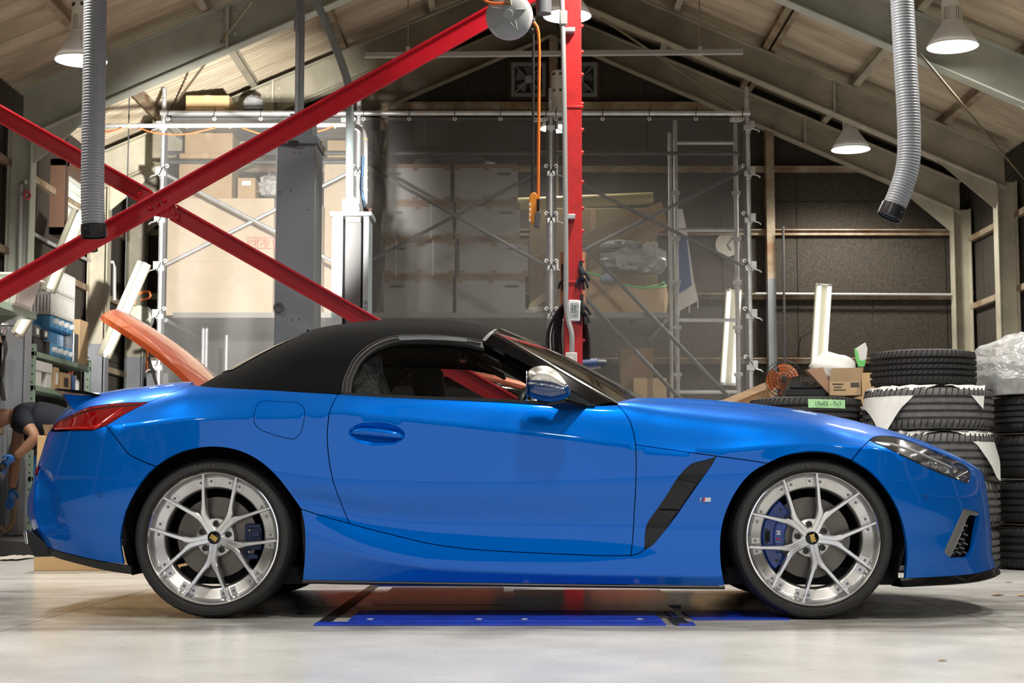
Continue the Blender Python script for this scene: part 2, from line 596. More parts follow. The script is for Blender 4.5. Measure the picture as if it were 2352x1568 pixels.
# ground outside the open gate
b = MB(); b.box2((-40, -60, -.40), (40, YF - 6.02, -.02)); struct('ground_outside', b, mat('asphalt_pale', (.42, .42, .41), rough=.8, noise=.15, nscale=2))
# light tie rods of the roof bracing
ROD = mat('rod_steel', (.23, .19, .12), rough=.5)
for (a, c, Ya, Yc) in (((2105, 115), (2352, 410), 5.2, 9.0), ((580, 0), (385, 262), 5.5, 9.4), ((1382, 42), (1710, 262), 8.8, 10.5)):
    b = MB(); b.cyl(at(a[0], a[1], Ya), at(c[0], c[1], Yc), .011, n=8); struct('brace_rod', b, ROD)
# ================================================================== the blue roadster
def pchip(x, y):
    x = np.asarray(x, float); y = np.asarray(y, float)
    h = np.diff(x); d = np.diff(y) / h
    m = np.zeros_like(y)
    for k in range(1, len(x) - 1):
        if d[k - 1] * d[k] > 0:
            w1 = 2 * h[k] + h[k - 1]; w2 = h[k] + 2 * h[k - 1]
            m[k] = (w1 + w2) / (w1 / d[k - 1] + w2 / d[k])
    m[0] = d[0]; m[-1] = d[-1]
    def f(q):
        q = np.clip(q, x[0], x[-1])
        k = np.clip(np.searchsorted(x, q) - 1, 0, len(h) - 1)
        s = (q - x[k]) / h[k]
        return ((2 * s**3 - 3 * s**2 + 1) * y[k] + (s**3 - 2 * s**2 + s) * h[k] * m[k]
                + (-2 * s**3 + 3 * s**2) * y[k + 1] + (s**3 - s**2) * h[k] * m[k + 1])
    return f

CAR_YAW = math.radians(1.3)
CAR_C = Vector((0.022, 0.905, 0.0))
_ca, _sa = math.cos(CAR_YAW), math.sin(CAR_YAW)

def c2w(L):
    L = np.asarray(L, float)
    x, y, z = L[..., 0], L[..., 1], L[..., 2]
    return np.stack([x * _ca + y * _sa + CAR_C.x, -x * _sa + y * _ca + CAR_C.y, z], -1)

def unp(px, py, w):
    """car coordinates of the pixel on the lengthwise plane y = -w of the car"""
    d = ray(px, py)
    ox, oy = -CAR_C.x, CAMY - CAR_C.y
    lx = ox * _ca - oy * _sa; ly = ox * _sa + oy * _ca
    dx = d.x * _ca - d.y * _sa; dy = d.x * _sa + d.y * _ca
    t = (-w - ly) / dy
    return np.array([lx + dx * t, -w, CAMZ + d.z * t])

class Loft:
    def __init__(s, levels, UR, UF, crease=(), SU=5.4):
        s.UR, s.UF, s.SU = UR, UF, SU
        s.lev = []
        for L in levels:
            if 'like' in L:
                b = dict(s.lev[L['like']]); b['wk'] = L['wk']; b['dz'] = b['dz'] + L['dz']
                s.lev.append(b); continue
            P = np.array([unp(*p) for p in L['pts']])
            W = [p[2] for p in L['pts']]
            o = np.argsort(P[:, 0])
            q = dict(z=pchip(P[o, 0], P[o, 2]), w=pchip(P[o, 0], np.array(W)[o]), wk=1., dz=0., xa=P[o[0], 0], xb=P[o[-1], 0])
            q['r'] = L.get('r'); q['f'] = L.get('f')
            q['x0r'] = unp(q['r'][0], 1100, .85)[0] if q['r'] else q['xa']
            q['x0f'] = unp(q['f'][0], 1100, .85)[0] if q['f'] else q['xb']
            for side in 'rf':
                if q[side] is None:
                    q['x' + side] = q['x0' + side]; continue
                lo, hi = 0., .9
                for _ in range(40):
                    mid = (lo + hi) / 2
                    q['x' + side] = q['x0' + side] + (mid if side == 'f' else -mid)
                    ph = np.linspace(0, math.pi / 2, 60)
                    X, Wd, Z = s._cap(q, side, ph)
                    px, _ = project(c2w(np.stack([X, -Wd, Z], -1)))
                    ok = px.max() < q[side][1] if side == 'f' else px.min() > q[side][1]
                    if ok: lo = mid
                    else: hi = mid
            s.lev.append(q)
        U = np.full(len(s.lev), .5)
        mid = np.array([[(l['x0r'] + l['x0f']) / 2, float(l['w'](0.)) * l['wk'], float(l['z'](0.)) + l['dz']] for l in s.lev])
        hood = np.array([[1.3, float(l['w'](1.3)) * l['wk'], float(l['z'](1.3)) + l['dz']] for l in s.lev])
        c = .5 * np.linalg.norm(np.diff(mid[:, 1:], axis=0), axis=1) + .5 * np.linalg.norm(np.diff(hood[:, 1:], axis=0), axis=1)
        s.t = np.concatenate([[0], np.cumsum(np.maximum(c, .03))])
        s.crease = crease
        s.T = s.t[-1]
        gu, gt = np.meshgrid(np.linspace(0, 1, 240), np.linspace(0, s.T, 80))
        s.gu, s.gt = gu.ravel(), gt.ravel()
        G = s.F(s.gu, s.gt); N = s.N(s.gu, s.gt)
        Gw = c2w(G)
        s.gpx, s.gpy = project(Gw)
        V = np.array([0, CAMY, CAMZ]) - Gw
        Nw = c2w(N) - c2w(np.zeros(3))
        s.gvis = (V * Nw).sum(-1) > -.05
    def _cap(s, q, side, ph):
        p = q[side][2]
        x0, x1 = q['x0' + side], q['x' + side]
        xi = np.sin(ph) ** (2 / p); cp = np.maximum(np.cos(ph), 0) ** (2 / p)
        X = x0 + (x1 - x0) * xi
        end = q['xb'] if side == 'f' else q['xa']
        xv = x0 + (end - x0) * xi
        return X, q['w'](xv) * q['wk'] * cp, q['z'](xv) + q['dz']
    def level(s, q, u):
        X = np.zeros_like(u); W = np.zeros_like(u); Z = np.zeros_like(u)
        a = u < s.UR; b = u > s.UF; m = ~(a | b)
        if a.any():
            if q['r']: X[a], W[a], Z[a] = s._cap(q, 'r', (1 - u[a] / s.UR) * math.pi / 2)
            else: X[a] = q['xa']; W[a] = q['w'](X[a]) * q['wk']; Z[a] = q['z'](X[a]) + q['dz']
        if b.any():
            if q['f']: X[b], W[b], Z[b] = s._cap(q, 'f', (u[b] - s.UF) / (1 - s.UF) * math.pi / 2)
            else: X[b] = q['xb']; W[b] = q['w'](X[b]) * q['wk']; Z[b] = q['z'](X[b]) + q['dz']
        X[m] = q['x0r'] + (q['x0f'] - q['x0r']) * (u[m] - s.UR) / (s.UF - s.UR)
        W[m] = q['w'](X[m]) * q['wk']; Z[m] = q['z'](X[m]) + q['dz']
        return np.stack([X, -W, Z], -1)
    def F(s, u, t):
        u = np.clip(np.atleast_1d(np.asarray(u, float)), 0, 1); t = np.clip(np.atleast_1d(np.asarray(t, float)), 0, s.T)
        P = np.stack([s.level(q, u) for q in s.lev])
        tj = s.t; n = len(tj)
        d = np.diff(P, axis=0) / np.diff(tj)[:, None, None]
        h = np.diff(tj)
        ml = np.zeros_like(P); mr = np.zeros_like(P)
        ml[0] = mr[0] = d[0]; ml[-1] = mr[-1] = d[-1]
        for k in range(1, n - 1):
            mm = (d[k - 1] * h[k] + d[k] * h[k - 1]) / (h[k] + h[k - 1])
            c = dict(s.crease).get(k, 0.)
            ml[k] = mm * (1 - c) + d[k - 1] * c; mr[k] = mm * (1 - c) + d[k] * c
        k = np.clip(np.searchsorted(tj, t, side='right') - 1, 0, n - 2)
        i = np.arange(len(u))
        x = ((t - tj[k]) / h[k])[:, None]; hh = h[k][:, None]
        return ((2 * x**3 - 3 * x**2 + 1) * P[k, i] + (x**3 - 2 * x**2 + x) * hh * mr[k, i]
                + (-2 * x**3 + 3 * x**2) * P[k + 1, i] + (x**3 - x**2) * hh * ml[k + 1, i])
    def N(s, u, t):
        e = 6e-4
        u = np.clip(np.asarray(u, float), 2 * e, 1 - 2 * e); t = np.clip(np.asarray(t, float), 2 * e, s.T - 2 * e)
        du = s.F(u + e, t) - s.F(u - e, t); dt = s.F(u, t + e) - s.F(u, t - e)
        n = np.cross(du, dt)
        n /= np.maximum(np.linalg.norm(n, axis=-1, keepdims=True), 1e-12)
        return n
    def inv(s, pts):
        """(u,t) of pixels on the seen side of the surface"""
        out = []
        for (px, py) in pts:
            d2 = (s.gpx - px)**2 + (s.gpy - py)**2 + np.where(s.gvis, 0, 1e7)
            k = d2.argmin(); u, t = s.gu[k], s.gt[k]
            best = (d2[k], u, t)
            for _ in range(12):
                e = 1e-4
                A = s.F([u, u + e, u], [t, t, t + e])
                x, y = project(c2w(A))
                r = np.array([px - x[0], py - y[0]])
                if r @ r < best[0]: best = (r @ r, u, t)
                J = np.array([[x[1] - x[0], x[2] - x[0]], [y[1] - y[0], y[2] - y[0]]]) / e
                try: st = np.linalg.solve(J, r)
                except Exception: break
                u = min(1, max(0, u + np.clip(st[0], -.01, .01))); t = min(s.T, max(0, t + np.clip(st[1], -.03, .03)))
            out.append((best[1], best[2]))
        return out
    def u_at(s, x, t):
        lo, hi = 0., 1.
        for _ in range(40):
            m = (lo + hi) / 2
            if s.F([m], [t])[0, 0] < x: lo = m
            else: hi = m
        return (lo + hi) / 2

def inpoly(P, poly):
    x, y = P[:, 0], P[:, 1]
    c = np.zeros(len(P), bool)
    n = len(poly)
    for i in range(n):
        x1, y1 = poly[i]; x2, y2 = poly[i - 1]
        if y1 == y2: continue
        c ^= ((y1 > y) != (y2 > y)) & (x < (x2 - x1) * (y - y1) / (y2 - y1) + x1)
    return c

def segdist(P, poly):
    D = np.full(len(P), 1e9)
    n = len(poly)
    for i in range(n):
        a = np.array(poly[i]); b = np.array(poly[(i + 1) % n]); ab = b - a
        t = np.clip(((P - a) @ ab) / max(ab @ ab, 1e-12), 0, 1)
        D = np.minimum(D, np.linalg.norm(P - (a + t[:, None] * ab), axis=1))
    return D

def cdt(outer, holes, step):
    """triangulate a 2D region with regular inner points; returns points, tris, loops of boundary indices"""
    outer = [tuple(p) for p in outer]
    A = np.array(outer)
    x0, y0 = A.min(0); x1, y1 = A.max(0)
    gx, gy = np.meshgrid(np.arange(x0 + step / 2, x1, step), np.arange(y0 + step / 2, y1, step * .9))
    gx[1::2] += step / 2
    G = np.stack([gx.ravel(), gy.ravel()], -1)
    if len(G):
        k = inpoly(G, outer); G = G[k]
        for h in holes:
            if len(G): G = G[~inpoly(G, h)]
        for h in [outer] + holes:
            if len(G): G = G[segdist(G, h) > step * .45]
    pts = list(outer); loops = [list(range(len(outer)))]
    for h in holes:
        loops.append(list(range(len(pts), len(pts) + len(h)))); pts += [tuple(p) for p in h]
    edges = []
    for L in loops:
        edges += [(L[i], L[(i + 1) % len(L)]) for i in range(len(L))]
    pts += [tuple(p) for p in G]
    V, E, Fc, ov, oe, of = geometry.delaunay_2d_cdt([Vector(p) for p in pts], edges, [], 0, 1e-7)
    V = np.array([tuple(v) for v in V])
    Fa = np.array([f for f in Fc if len(f) == 3])
    C = V[Fa].mean(1)
    k = inpoly(C, outer)
    for h in holes: k &= ~inpoly(C, h)
    Fa = Fa[k]
    rev = {}
    for i, o in enumerate(ov):
        for q in o: rev[q] = i
    loops = [[rev.get(i, i) for i in L] for L in loops]
    return V, Fa, loops

def chain(*paths):
    """join paths (each a list of points) end to end, dropping doubled corners"""
    out = []
    for p in paths:
        p = list(p)
        if out and np.hypot(out[-1][0] - p[0][0], out[-1][1] - p[0][1]) < 1e-4: p = p[1:]
        out += p
    if np.hypot(out[0][0] - out[-1][0], out[0][1] - out[-1][1]) < 1e-4: out.pop()
    return out

def px_path(loft, pts, step=7, smooth=True):
    q = spline(pts, step) if smooth else [np.array(p, float) for p in pts]
    return loft.inv(q)

def inset_uv(loft, poly, d):
    """move a closed (u,t) outline inwards by d metres"""
    n = len(poly)
    A = np.array(poly)
    e = 1e-3
    du = np.linalg.norm(loft.F(np.minimum(A[:, 0] + e, 1), A[:, 1]) - loft.F(np.maximum(A[:, 0] - e, 0), A[:, 1]), axis=1) / (2 * e)
    dt = np.linalg.norm(loft.F(A[:, 0], A[:, 1] + e) - loft.F(A[:, 0], A[:, 1] - e), axis=1) / (2 * e)
    du = np.maximum(du, .3); dt = np.maximum(dt, .2)
    S = np.stack([A[:, 0] * loft.SU, A[:, 1]], -1)
    area = .5 * sum(S[i - 1, 0] * S[i, 1] - S[i, 0] * S[i - 1, 1] for i in range(n))
    sg = 1 if area > 0 else -1
    out = []
    for i in range(n):
        a = A[i] - A[i - 1]; b = A[(i + 1) % n] - A[i]
        sc = np.array([du[i], dt[i]])
        a = a * sc; b = b * sc
        a = a / max(np.linalg.norm(a), 1e-9); b = b / max(np.linalg.norm(b), 1e-9)
        na = np.array([-a[1], a[0]]) * sg; nb = np.array([-b[1], b[0]]) * sg
        m = na + nb; L = np.linalg.norm(m)
        m = na if L < .3 else m / L
        k = d / max(m @ na, .5)
        q = A[i] + m * k / sc
        # stay on the centre line where the outline lies on it
        if A[i, 1] >= loft.T - 1e-6: q[1] = loft.T
        if A[i, 0] <= 1e-6: q[0] = 0
        if A[i, 0] >= 1 - 1e-6: q[0] = 1
        out.append(tuple(q))
    return out

def surf_mesh(name, loft, outer, holes, m, parent, step=.03, flange=.014, offset=0., mirror=False, both=False, disp=None, mats=None):
    """panel of a loft cut to an outline, with its edge turned inwards. both: near and far half in one mesh"""
    so = [(u * loft.SU, t) for u, t in outer]
    sh = [[(u * loft.SU, t) for u, t in h] for h in holes]
    V, Fa, loops = cdt(so, sh, step)
    U, T = V[:, 0] / loft.SU, V[:, 1]
    N = loft.N(U, T)
    P = loft.F(U, T) - N * offset
    if disp is not None:
        dd = disp(V, so)
        P = P - N * dd[:, None]
    # orient triangles along N
    n = np.cross(P[Fa[:, 1]] - P[Fa[:, 0]], P[Fa[:, 2]] - P[Fa[:, 0]])
    fl = (n * N[Fa[:, 0]]).sum(1) < 0
    Fa[fl] = Fa[fl][:, ::-1]
    verts = [P]; nor = [N]; faces = [tuple(f) for f in Fa]
    base = len(P)
    if disp is not None: nor = [None]
    if flange:
        fv = []; fn = []
        for L in loops:
            k = len(L)
            for i in range(k):
                a, b = L[i], L[(i + 1) % k]
                if both and abs(P[a][1]) < 1e-4 and abs(P[b][1]) < 1e-4: continue
                ids = base + len(fv)
                q = [P[a], P[b], P[b] - N[b] * flange, P[a] - N[a] * flange]
                nn = np.cross(q[1] - q[0], q[3] - q[0]); nn = nn / max(np.linalg.norm(nn), 1e-9)
                fv += q; fn += [nn] * 4
                faces.append((ids, ids + 1, ids + 2, ids + 3))
        if fv:
            verts.append(np.array(fv)); nor.append(np.array(fn))
    VV = np.concatenate(verts)
    objs = []
    def emit(VV, NN, faces, nm):
        me = bpy.data.meshes.new(nm)
        me.from_pydata(VV.tolist(), [], faces)
        me.materials.append(m)
        me.polygons.foreach_set('use_smooth', [True] * len(faces))
        if NN is not None:
            me.normals_split_custom_set_from_vertices(NN.tolist())
        o = bpy.data.objects.new(nm, me); COL.objects.link(o); o.parent = parent
        objs.append(o)
    NN = None if nor[0] is None else np.concatenate(nor)
    fl = np.array([1, -1, 1.])
    if both:
        W2 = np.concatenate([VV, VV * fl]); k = len(VV)
        N2 = None if NN is None else np.concatenate([NN, NN * fl])
        f2 = faces + [tuple(i + k for i in f[::-1]) for f in faces]
        emit(W2, N2, f2, name)
    else:
        emit(VV, NN, faces, name)
        if mirror:
            emit(VV * fl, None if NN is None else NN * fl, [f[::-1] for f in faces], name)
    return objs

PAINT = mat('blue_paint', (.000, .118, .555), rough=.38, metal=.45, coat=.70, spec=.0)
BLACKGLOSS = mat('gloss_black', (.004, .004, .005), rough=.10, spec=.35)
DARK = mat('body_dark', (.004, .004, .005), rough=.8)
TRIM = mat('satin_black_trim', (.012, .012, .013), rough=.45)
FABRIC = mat('black_fabric', (.0065, .0065, .0075), rough=.95, noise=.15, nscale=300, bump=.15, bscale=900, spec=.12)
RUBBER = mat('rubber_seal', (.015, .015, .017), rough=.5)
CHROME = mat('chrome', (.75, .75, .76), rough=.08, metal=1.)
SATIN = mat('satin_silver', (.55, .54, .52), rough=.32, metal=1.)

CAR = thing('roadster', 'blue two-seat roadster with black fabric soft top and silver wheels', 'car', (CAR_C.x, CAR_C.y, 0), rotz=-CAR_YAW)

RX, FX = 300, 1960
BODY = Loft([
    dict(pts=[(95, 1242, .86), (126, 1253, .87), (200, 1275, .87), (285, 1297, .875), (487, 1320, .885), (700, 1333, .885), (1000, 1338, .885), (1400, 1343, .885), (1665, 1346, .89), (1870, 1338, .89), (2080, 1329, .885), (2180, 1325, .87), (2284, 1312, .86)], r=(RX, 92, 2.6), f=(FX, 2287, 2.5)),
    dict(pts=[(70, 1205, .88), (180, 1230, .885), (285, 1245, .89), (487, 1235, .9), (640, 1222, .905), (740, 1234, .908), (869, 1270, .908), (998, 1297, .907), (1160, 1309, .906), (1386, 1317, .906), (1500, 1319, .906), (1660, 1322, .906), (1870, 1300, .905), (2080, 1285, .895), (2278, 1285, .87)], r=(RX, 71, 2.6), f=(FX, 2279, 2.5)),
    dict(pts=[(62, 1170, .89), (285, 1180, .905), (487, 1150, .92), (700, 1155, .90), (850, 1192, .884), (1000, 1205, .879), (1300, 1210, .879), (1450, 1212, .882), (1600, 1215, .888), (1870, 1190, .915), (2080, 1225, .90), (2276, 1235, .875)], r=(RX, 63, 2.6), f=(FX, 2277, 2.5)),
    dict(pts=[(75, 1110, .89), (285, 1100, .92), (487, 1050, .936), (700, 1085, .918), (850, 1100, .908), (1100, 1106, .903), (1450, 1103, .903), (1660, 1095, .91), (1870, 1062, .932), (2070, 1130, .912), (2268, 1165, .88)], r=(RX, 74, 2.6), f=(FX, 2271, 2.5)),
    dict(pts=[(112, 992, .85), (244, 982, .895), (360, 967, .915), (487, 957, .924), (620, 952, .912), (760, 948, .90), (900, 962, .893), (1100, 985, .892), (1300, 1010, .894), (1455, 1032, .899), (1640, 1040, .906), (1763, 1028, .914), (1870, 1020, .917), (1990, 1030, .905), (2100, 1068, .885), (2245, 1116, .86)], r=(RX, 109, 2.6), f=(FX, 2264, 2.4)),
    dict(pts=[(140, 958, .78), (200, 938, .80), (341, 922, .83), (440, 906, .85), (600, 904, .857), (778, 907, .848), (900, 913, .842), (1030, 918, .84), (1155, 923, .838), (1265, 929, .836), (1367, 933, .83), (1420, 932, .825), (1520, 944, .82), (1640, 957, .82), (1763, 964, .825), (1870, 974, .828), (1996, 1003, .81), (2100, 1030, .80), (2192, 1066, .78), (2252, 1097, .77)], r=(RX, 136, 2.5), f=(FX, 2259, 2.3)),
    dict(pts=[(160, 928, .62), (220, 912, .66), (330, 894, .71), (440, 882, .75), (600, 892, .80), (778, 899, .80), (1030, 909, .79), (1265, 919, .78), (1360, 924, .75), (1420, 923, .70), (1470, 918.5, .66), (1560, 921.5, .64), (1700, 931, .63), (1800, 941.5, .63), (1900, 957, .63), (2000, 983, .62), (2080, 1009, .61), (2150, 1038, .60), (2200, 1063, .59), (2248, 1086, .58)], r=(RX, 157, 2.4), f=(FX, 2250, 2.2)),
    dict(like=6, wk=.52, dz=.014),
    dict(like=6, wk=.0, dz=.018),
], .2, .76, crease=((1, .8), (4, 1.)))

def bp(pts, smooth=True, step=7): return px_path(BODY, pts, step, smooth)

# ---- lines of the body side, in the photograph's frame
pA = bp([(776, 905), (767, 922), (758, 942), (753, 975), (752, 1010), (755, 1050), (764, 1100), (782, 1152), (803, 1202)])
pB0 = bp([(691, 1168), (720, 1178), (760, 1190), (803, 1202)])
pB1 = bp([(803, 1202), (850, 1215), (902, 1228), (982, 1247), (1063, 1259), (1160, 1266), (1289, 1272), (1386, 1275.5), (1449, 1275.5)])
pB2 = bp([(1449, 1275.5), (1466, 1271), (1480.5, 1262)])
pC1 = bp([(1418, 929.6), (1433, 945), (1446, 965), (1455, 993), (1460, 1021)])
pC2 = bp([(1460, 1021), (1461, 1050), (1461, 1094), (1457, 1175), (1453, 1239), (1449, 1275.5)])
pD = bp([(776, 905), (900, 912.5), (1030, 917), (1155, 922), (1265, 928), (1367, 931.6), (1418, 929.6)])
pE1 = bp([(1460, 1021), (1565, 1036), (1644, 1047)])
pE2 = bp([(1644, 1047), (1720, 1057), (1763, 1064)])
pF = bp([(1957, 1056), (1977, 1031), (1996, 1011)])
pG = bp([(244, 977), (269, 1009), (297, 1043), (325, 1058), (358, 1071)])
pArR1 = bp([(285, 1298), (277, 1240), (288, 1180), (313, 1126), (340, 1088), (358, 1071)])
pArR2 = bp([(358, 1071), (390, 1050), (430, 1034), (487, 1026), (545, 1034), (592, 1056), (632, 1090), (664, 1130), (691, 1168)])
pArR3 = bp([(691, 1168), (699, 1210), (700, 1270), (695, 1332)])
pArF1 = bp([(1665, 1345), (1656, 1290), (1657, 1220), (1672, 1165), (1700, 1115), (1730, 1083), (1763, 1064)])
pArF2 = bp([(1763, 1064), (1800, 1047), (1835, 1039), (1870, 1036), (1915, 1041), (1957, 1056)])
pArF3 = bp([(1957, 1056), (2000, 1084), (2040, 1130), (2066, 1180), (2081, 1240), (2083, 1290), (2079, 1327)])
pLampB = bp([(112, 989.5), (168, 988.6), (213, 988), (244, 977)], smooth=False)
pLampR = bp([(244, 977), (281, 954), (314, 936), (341, 923.5)])
pLampT = bp([(341, 923.5), (281, 925), (213, 933), (196, 937.5), (157, 956), (135, 966), (112, 989.5)])
pTrk = bp([(341, 923.5), (365, 914), (400, 899), (438, 884)])
pTop = bp([(438, 884), (494, 889.5), (629, 896.5), (685, 900), (776, 905)])
pVentL = bp([(1644, 1049.5), (1621, 1057), (1590, 1065), (1575, 1077), (1556, 1099), (1527, 1145), (1490, 1198), (1484, 1212), (1480.5, 1262)])
pVentR = bp([(1480.5, 1262), (1498, 1251), (1517, 1229.6), (1546, 1193), (1590, 1130), (1614, 1096), (1633, 1069), (1644, 1049.5)])
pHlT = bp([(1996, 1011), (2010, 1002), (2049, 1001.5), (2094, 1013), (2146, 1034), (2192, 1055)])
pHlT2 = bp([(2192, 1055), (2211, 1065), (2225, 1076), (2230, 1089), (2227, 1104), (2223, 1110)])
pHlB = bp([(1996, 1011), (2039, 1028.5), (2081, 1049), (2133, 1074), (2172, 1091), (2198, 1100), (2223, 1110)])
R_ = lambda p: list(reversed(p))
TT = BODY.T
def uvline(a, b, n=14): return [(a[0] + (b[0] - a[0]) * i / n, a[1] + (b[1] - a[1]) * i / n) for i in range(n + 1)]
def bottom(u0, u1, n=40): return [(u0 + (u1 - u0) * i / n, 0.0) for i in range(n + 1)]
GAP = .0019

# rear bumper, with the pocket of the rear outlet and the parking sensor
poc = bp([(90, 1078), (106, 1078), (117, 1085), (127, 1106), (139, 1150), (151, 1196), (163, 1238), (122, 1236), (94, 1218), (80, 1180), (78, 1140), (82, 1104)], step=8)
rb = chain(pLampB, pG, R_(pArR1), bottom(pArR1[0][0], 0.), uvline((0, 0), (0, pLampB[0][1]), 30), uvline((0, pLampB[0][1]), pLampB[0], 30))
rb_i = inset_uv(BODY, rb, GAP)
surf_mesh('rear_bumper', BODY, rb_i, [poc], PAINT, CAR, both=True, flange=.02)
def pocket(V, so):
    d = segdist(V, so)
    return .006 + .05 * np.clip(d / .07, 0, 1) ** .8
surf_mesh('rear_air_outlet', BODY, poc, [], PAINT, CAR, mirror=True, flange=0, disp=pocket, step=.012)

# quarter panel and fuel flap
flap = spline([(606, 921.5), (650, 923), (685, 926), (697, 936), (698.5, 960), (690, 993), (676, 1006.5), (660, 1006), (621, 995), (593, 982.5), (584.5, 970), (585, 948), (592, 928)], 5, closed=True)
flap_uv = BODY.inv(flap)
qp = chain(R_(pG), pLampR, pTrk, pTop, pA, R_(pB0), R_(pArR2))
surf_mesh('rear_fender', BODY, inset_uv(BODY, qp, GAP), [inset_uv(BODY, flap_uv, -GAP)], PAINT, CAR, mirror=True)
surf_mesh('fuel_flap', BODY, inset_uv(BODY, flap_uv, GAP * .4), [], PAINT, CAR, step=.02)

# doors with a scooped handle bowl
def ell(cx, cy, a, b, rot=0, n=40):
    c, s_ = math.cos(rot), math.sin(rot)
    return [(cx + a * math.cos(t) * c - b * math.sin(t) * s_, cy + a * math.cos(t) * s_ + b * math.sin(t) * c) for t in [2 * math.pi * i / n for i in range(n)]]
bowl = BODY.inv(ell(865.5, 996, 65, 27.5, math.radians(3)))
dr = chain(pD, pC1, pC2, R_(pB1), R_(pA))
doors = surf_mesh('door', BODY, inset_uv(BODY, dr, GAP), [bowl], PAINT, CAR, mirror=True)
def bowlf(V, so):
    d = segdist(V, so)
    return .034 * np.sqrt(np.clip(d / .048, 0, 1))
for o, d_ in zip(surf_mesh('handle_bowl', BODY, bowl, [], PAINT, CAR, mirror=True, flange=0, disp=bowlf, step=.008), doors):
    o.parent = d_

sill = chain(pB0, pB1, pB2, pVentR, pE2, R_(pArF1), bottom(pArF1[0][0], pArR3[-1][0], 60), R_(pArR3))
surf_mesh('side_sill', BODY, inset_uv(BODY, sill, GAP), [], PAINT, CAR, mirror=True)
ff = chain(pE1, pVentL, R_(pB2), R_(pC2))
surf_mesh('front_fender', BODY, inset_uv(BODY, ff, GAP), [], PAINT, CAR, mirror=True)
vent = chain(pVentL, pVentR)
vents = surf_mesh('side_vent', BODY, inset_uv(BODY, vent, -.004), [], BLACKGLOSS, CAR, mirror=True, offset=.026, flange=0, step=.02)

# hood and front bumper
hx = BODY.u_at(2.02, TT)
cowl = BODY.u_at(.62, TT)
cut = pHlT[-1]
hoodfront = [(cut[0] + (hx - cut[0]) * (1 - math.cos(math.pi / 2 * i / 16)), cut[1] + (TT - cut[1]) * math.sin(math.pi / 2 * i / 16)) for i in range(17)]
c0 = pC1[0]
cowlline = [(cowl + (c0[0] - cowl) * (i / 16) ** .55, TT + (c0[1] - TT) * (i / 16)) for i in range(17)]
hood = chain(pC1, pE1, pE2, pArF2, pF, pHlT, hoodfront, uvline((hx, TT), (cowl, TT), 50), cowlline)
surf_mesh('hood', BODY, inset_uv(BODY, hood, GAP), [], PAINT, CAR, both=True)
intake = bp([(2214, 1167), (2249, 1175), (2250, 1190), (2236, 1262), (2224, 1279), (2184, 1281), (2171, 1273), (2170, 1262), (2190, 1218)], smooth=False)
fb = chain(R_(pArF3), pF, pHlB, R_(pHlT2), hoodfront, uvline((hx, TT), (1, TT), 20), uvline((1, TT), (1, 0), 40), bottom(1, pArF3[-1][0], 50))
surf_mesh('front_bumper', BODY, inset_uv(BODY, fb, GAP), [intake], PAINT, CAR, both=True, flange=.02)

# trunk lid
tx = BODY.u_at(-1.47, TT)
tk = chain(pTrk, uvline(pTrk[-1], (tx, TT), 16), uvline((tx, TT), (0, TT), 40), uvline((0, TT), (0, pLampB[0][1]), 14), uvline((0, pLampB[0][1]), pLampB[0], 30), R_(pLampT))
surf_mesh('trunk_lid', BODY, inset_uv(BODY, tk, GAP), [], PAINT, CAR, both=True)

# dark structure right behind the gaps
bk = chain(pB0, R_(pArR3), bottom(pArR3[-1][0], pArF1[0][0], 40), pArF1, pArF2, pF, pHlT, hoodfront, uvline((hx, TT), (cowl, TT), 20), cowlline, R_(pD), R_(pTop), R_(pTrk), R_(pLampR), pG, pArR2)
surf_mesh('body_frame', BODY, inset_uv(BODY, bk, .004), [], DARK, CAR, both=True, offset=.03, flange=0, step=.05)

# ---- lamps
LENS = glassmat('lamp_clear_lens', (.97, .98, .99), .05)
REDL = mat('red_lamp_lens', (.21, .0015, .003), rough=.06, coat=1., noise=.0)
hl = chain(pHlT, pHlT2, R_(pHlB))
lamps = surf_mesh('headlight', BODY, inset_uv(BODY, hl, .003), [], LENS, CAR, mirror=True, step=.02, flange=.004)
HB = mat('headlight_bucket', (.42, .42, .44), rough=.18, metal=.9)
for o, L in zip(surf_mesh('lamp_bucket', BODY, hl, [], HB, CAR, mirror=True, flange=0, step=.02, disp=lambda V, so: .008 + .07 * np.clip(segdist(V, so) / .05, 0, 1)), lamps): o.parent = L
tl = chain(pLampB, pLampR, pLampT)
tails = surf_mesh('tail_light', BODY, inset_uv(BODY, tl, .002), [], REDL, CAR, mirror=True, step=.02, flange=.012)
# ---- soft top
TOPL = Loft([
    dict(pts=[(437, 884, .79), (520, 893, .80), (629, 899, .81), (776, 907, .815), (900, 913, .815), (1030, 918, .81), (1155, 923, .81), (1260, 930, .80)], r=(640, 436, 2.6)),
    dict(pts=[(510, 846, .76), (700, 850, .765), (900, 852, .77), (1200, 860, .76)], r=(690, 506, 2.7)),
    dict(pts=[(600, 800, .70), (750, 802, .715), (900, 802, .72), (1200, 812, .70)], r=(750, 594, 2.8)),
    dict(pts=[(668, 771, .60), (720, 768, .62), (800, 764, .63), (900, 761, .63), (1000, 762, .625), (1100, 771, .61), (1200, 788, .6)], r=(800, 662, 2.8)),
    dict(pts=[(700, 757, .40), (760, 749, .42), (840, 740, .42), (930, 736, .42), (1040, 740, .42), (1110, 751, .42), (1200, 770, .42)], r=(820, 694, 2.6)),
    dict(like=4, wk=0., dz=.022),
], .24, 1., SU=2.2)
T5 = TOPL.T
def tp(pts, smooth=True, step=7): return px_path(TOPL, pts, step, smooth)
hdrx = float(unp(1137, 752, .42)[0]) + .03
uh = TOPL.u_at(hdrx, T5)
tBase = tp([(438, 884), (494, 889.5), (629, 896.5), (685, 900), (783, 904)])
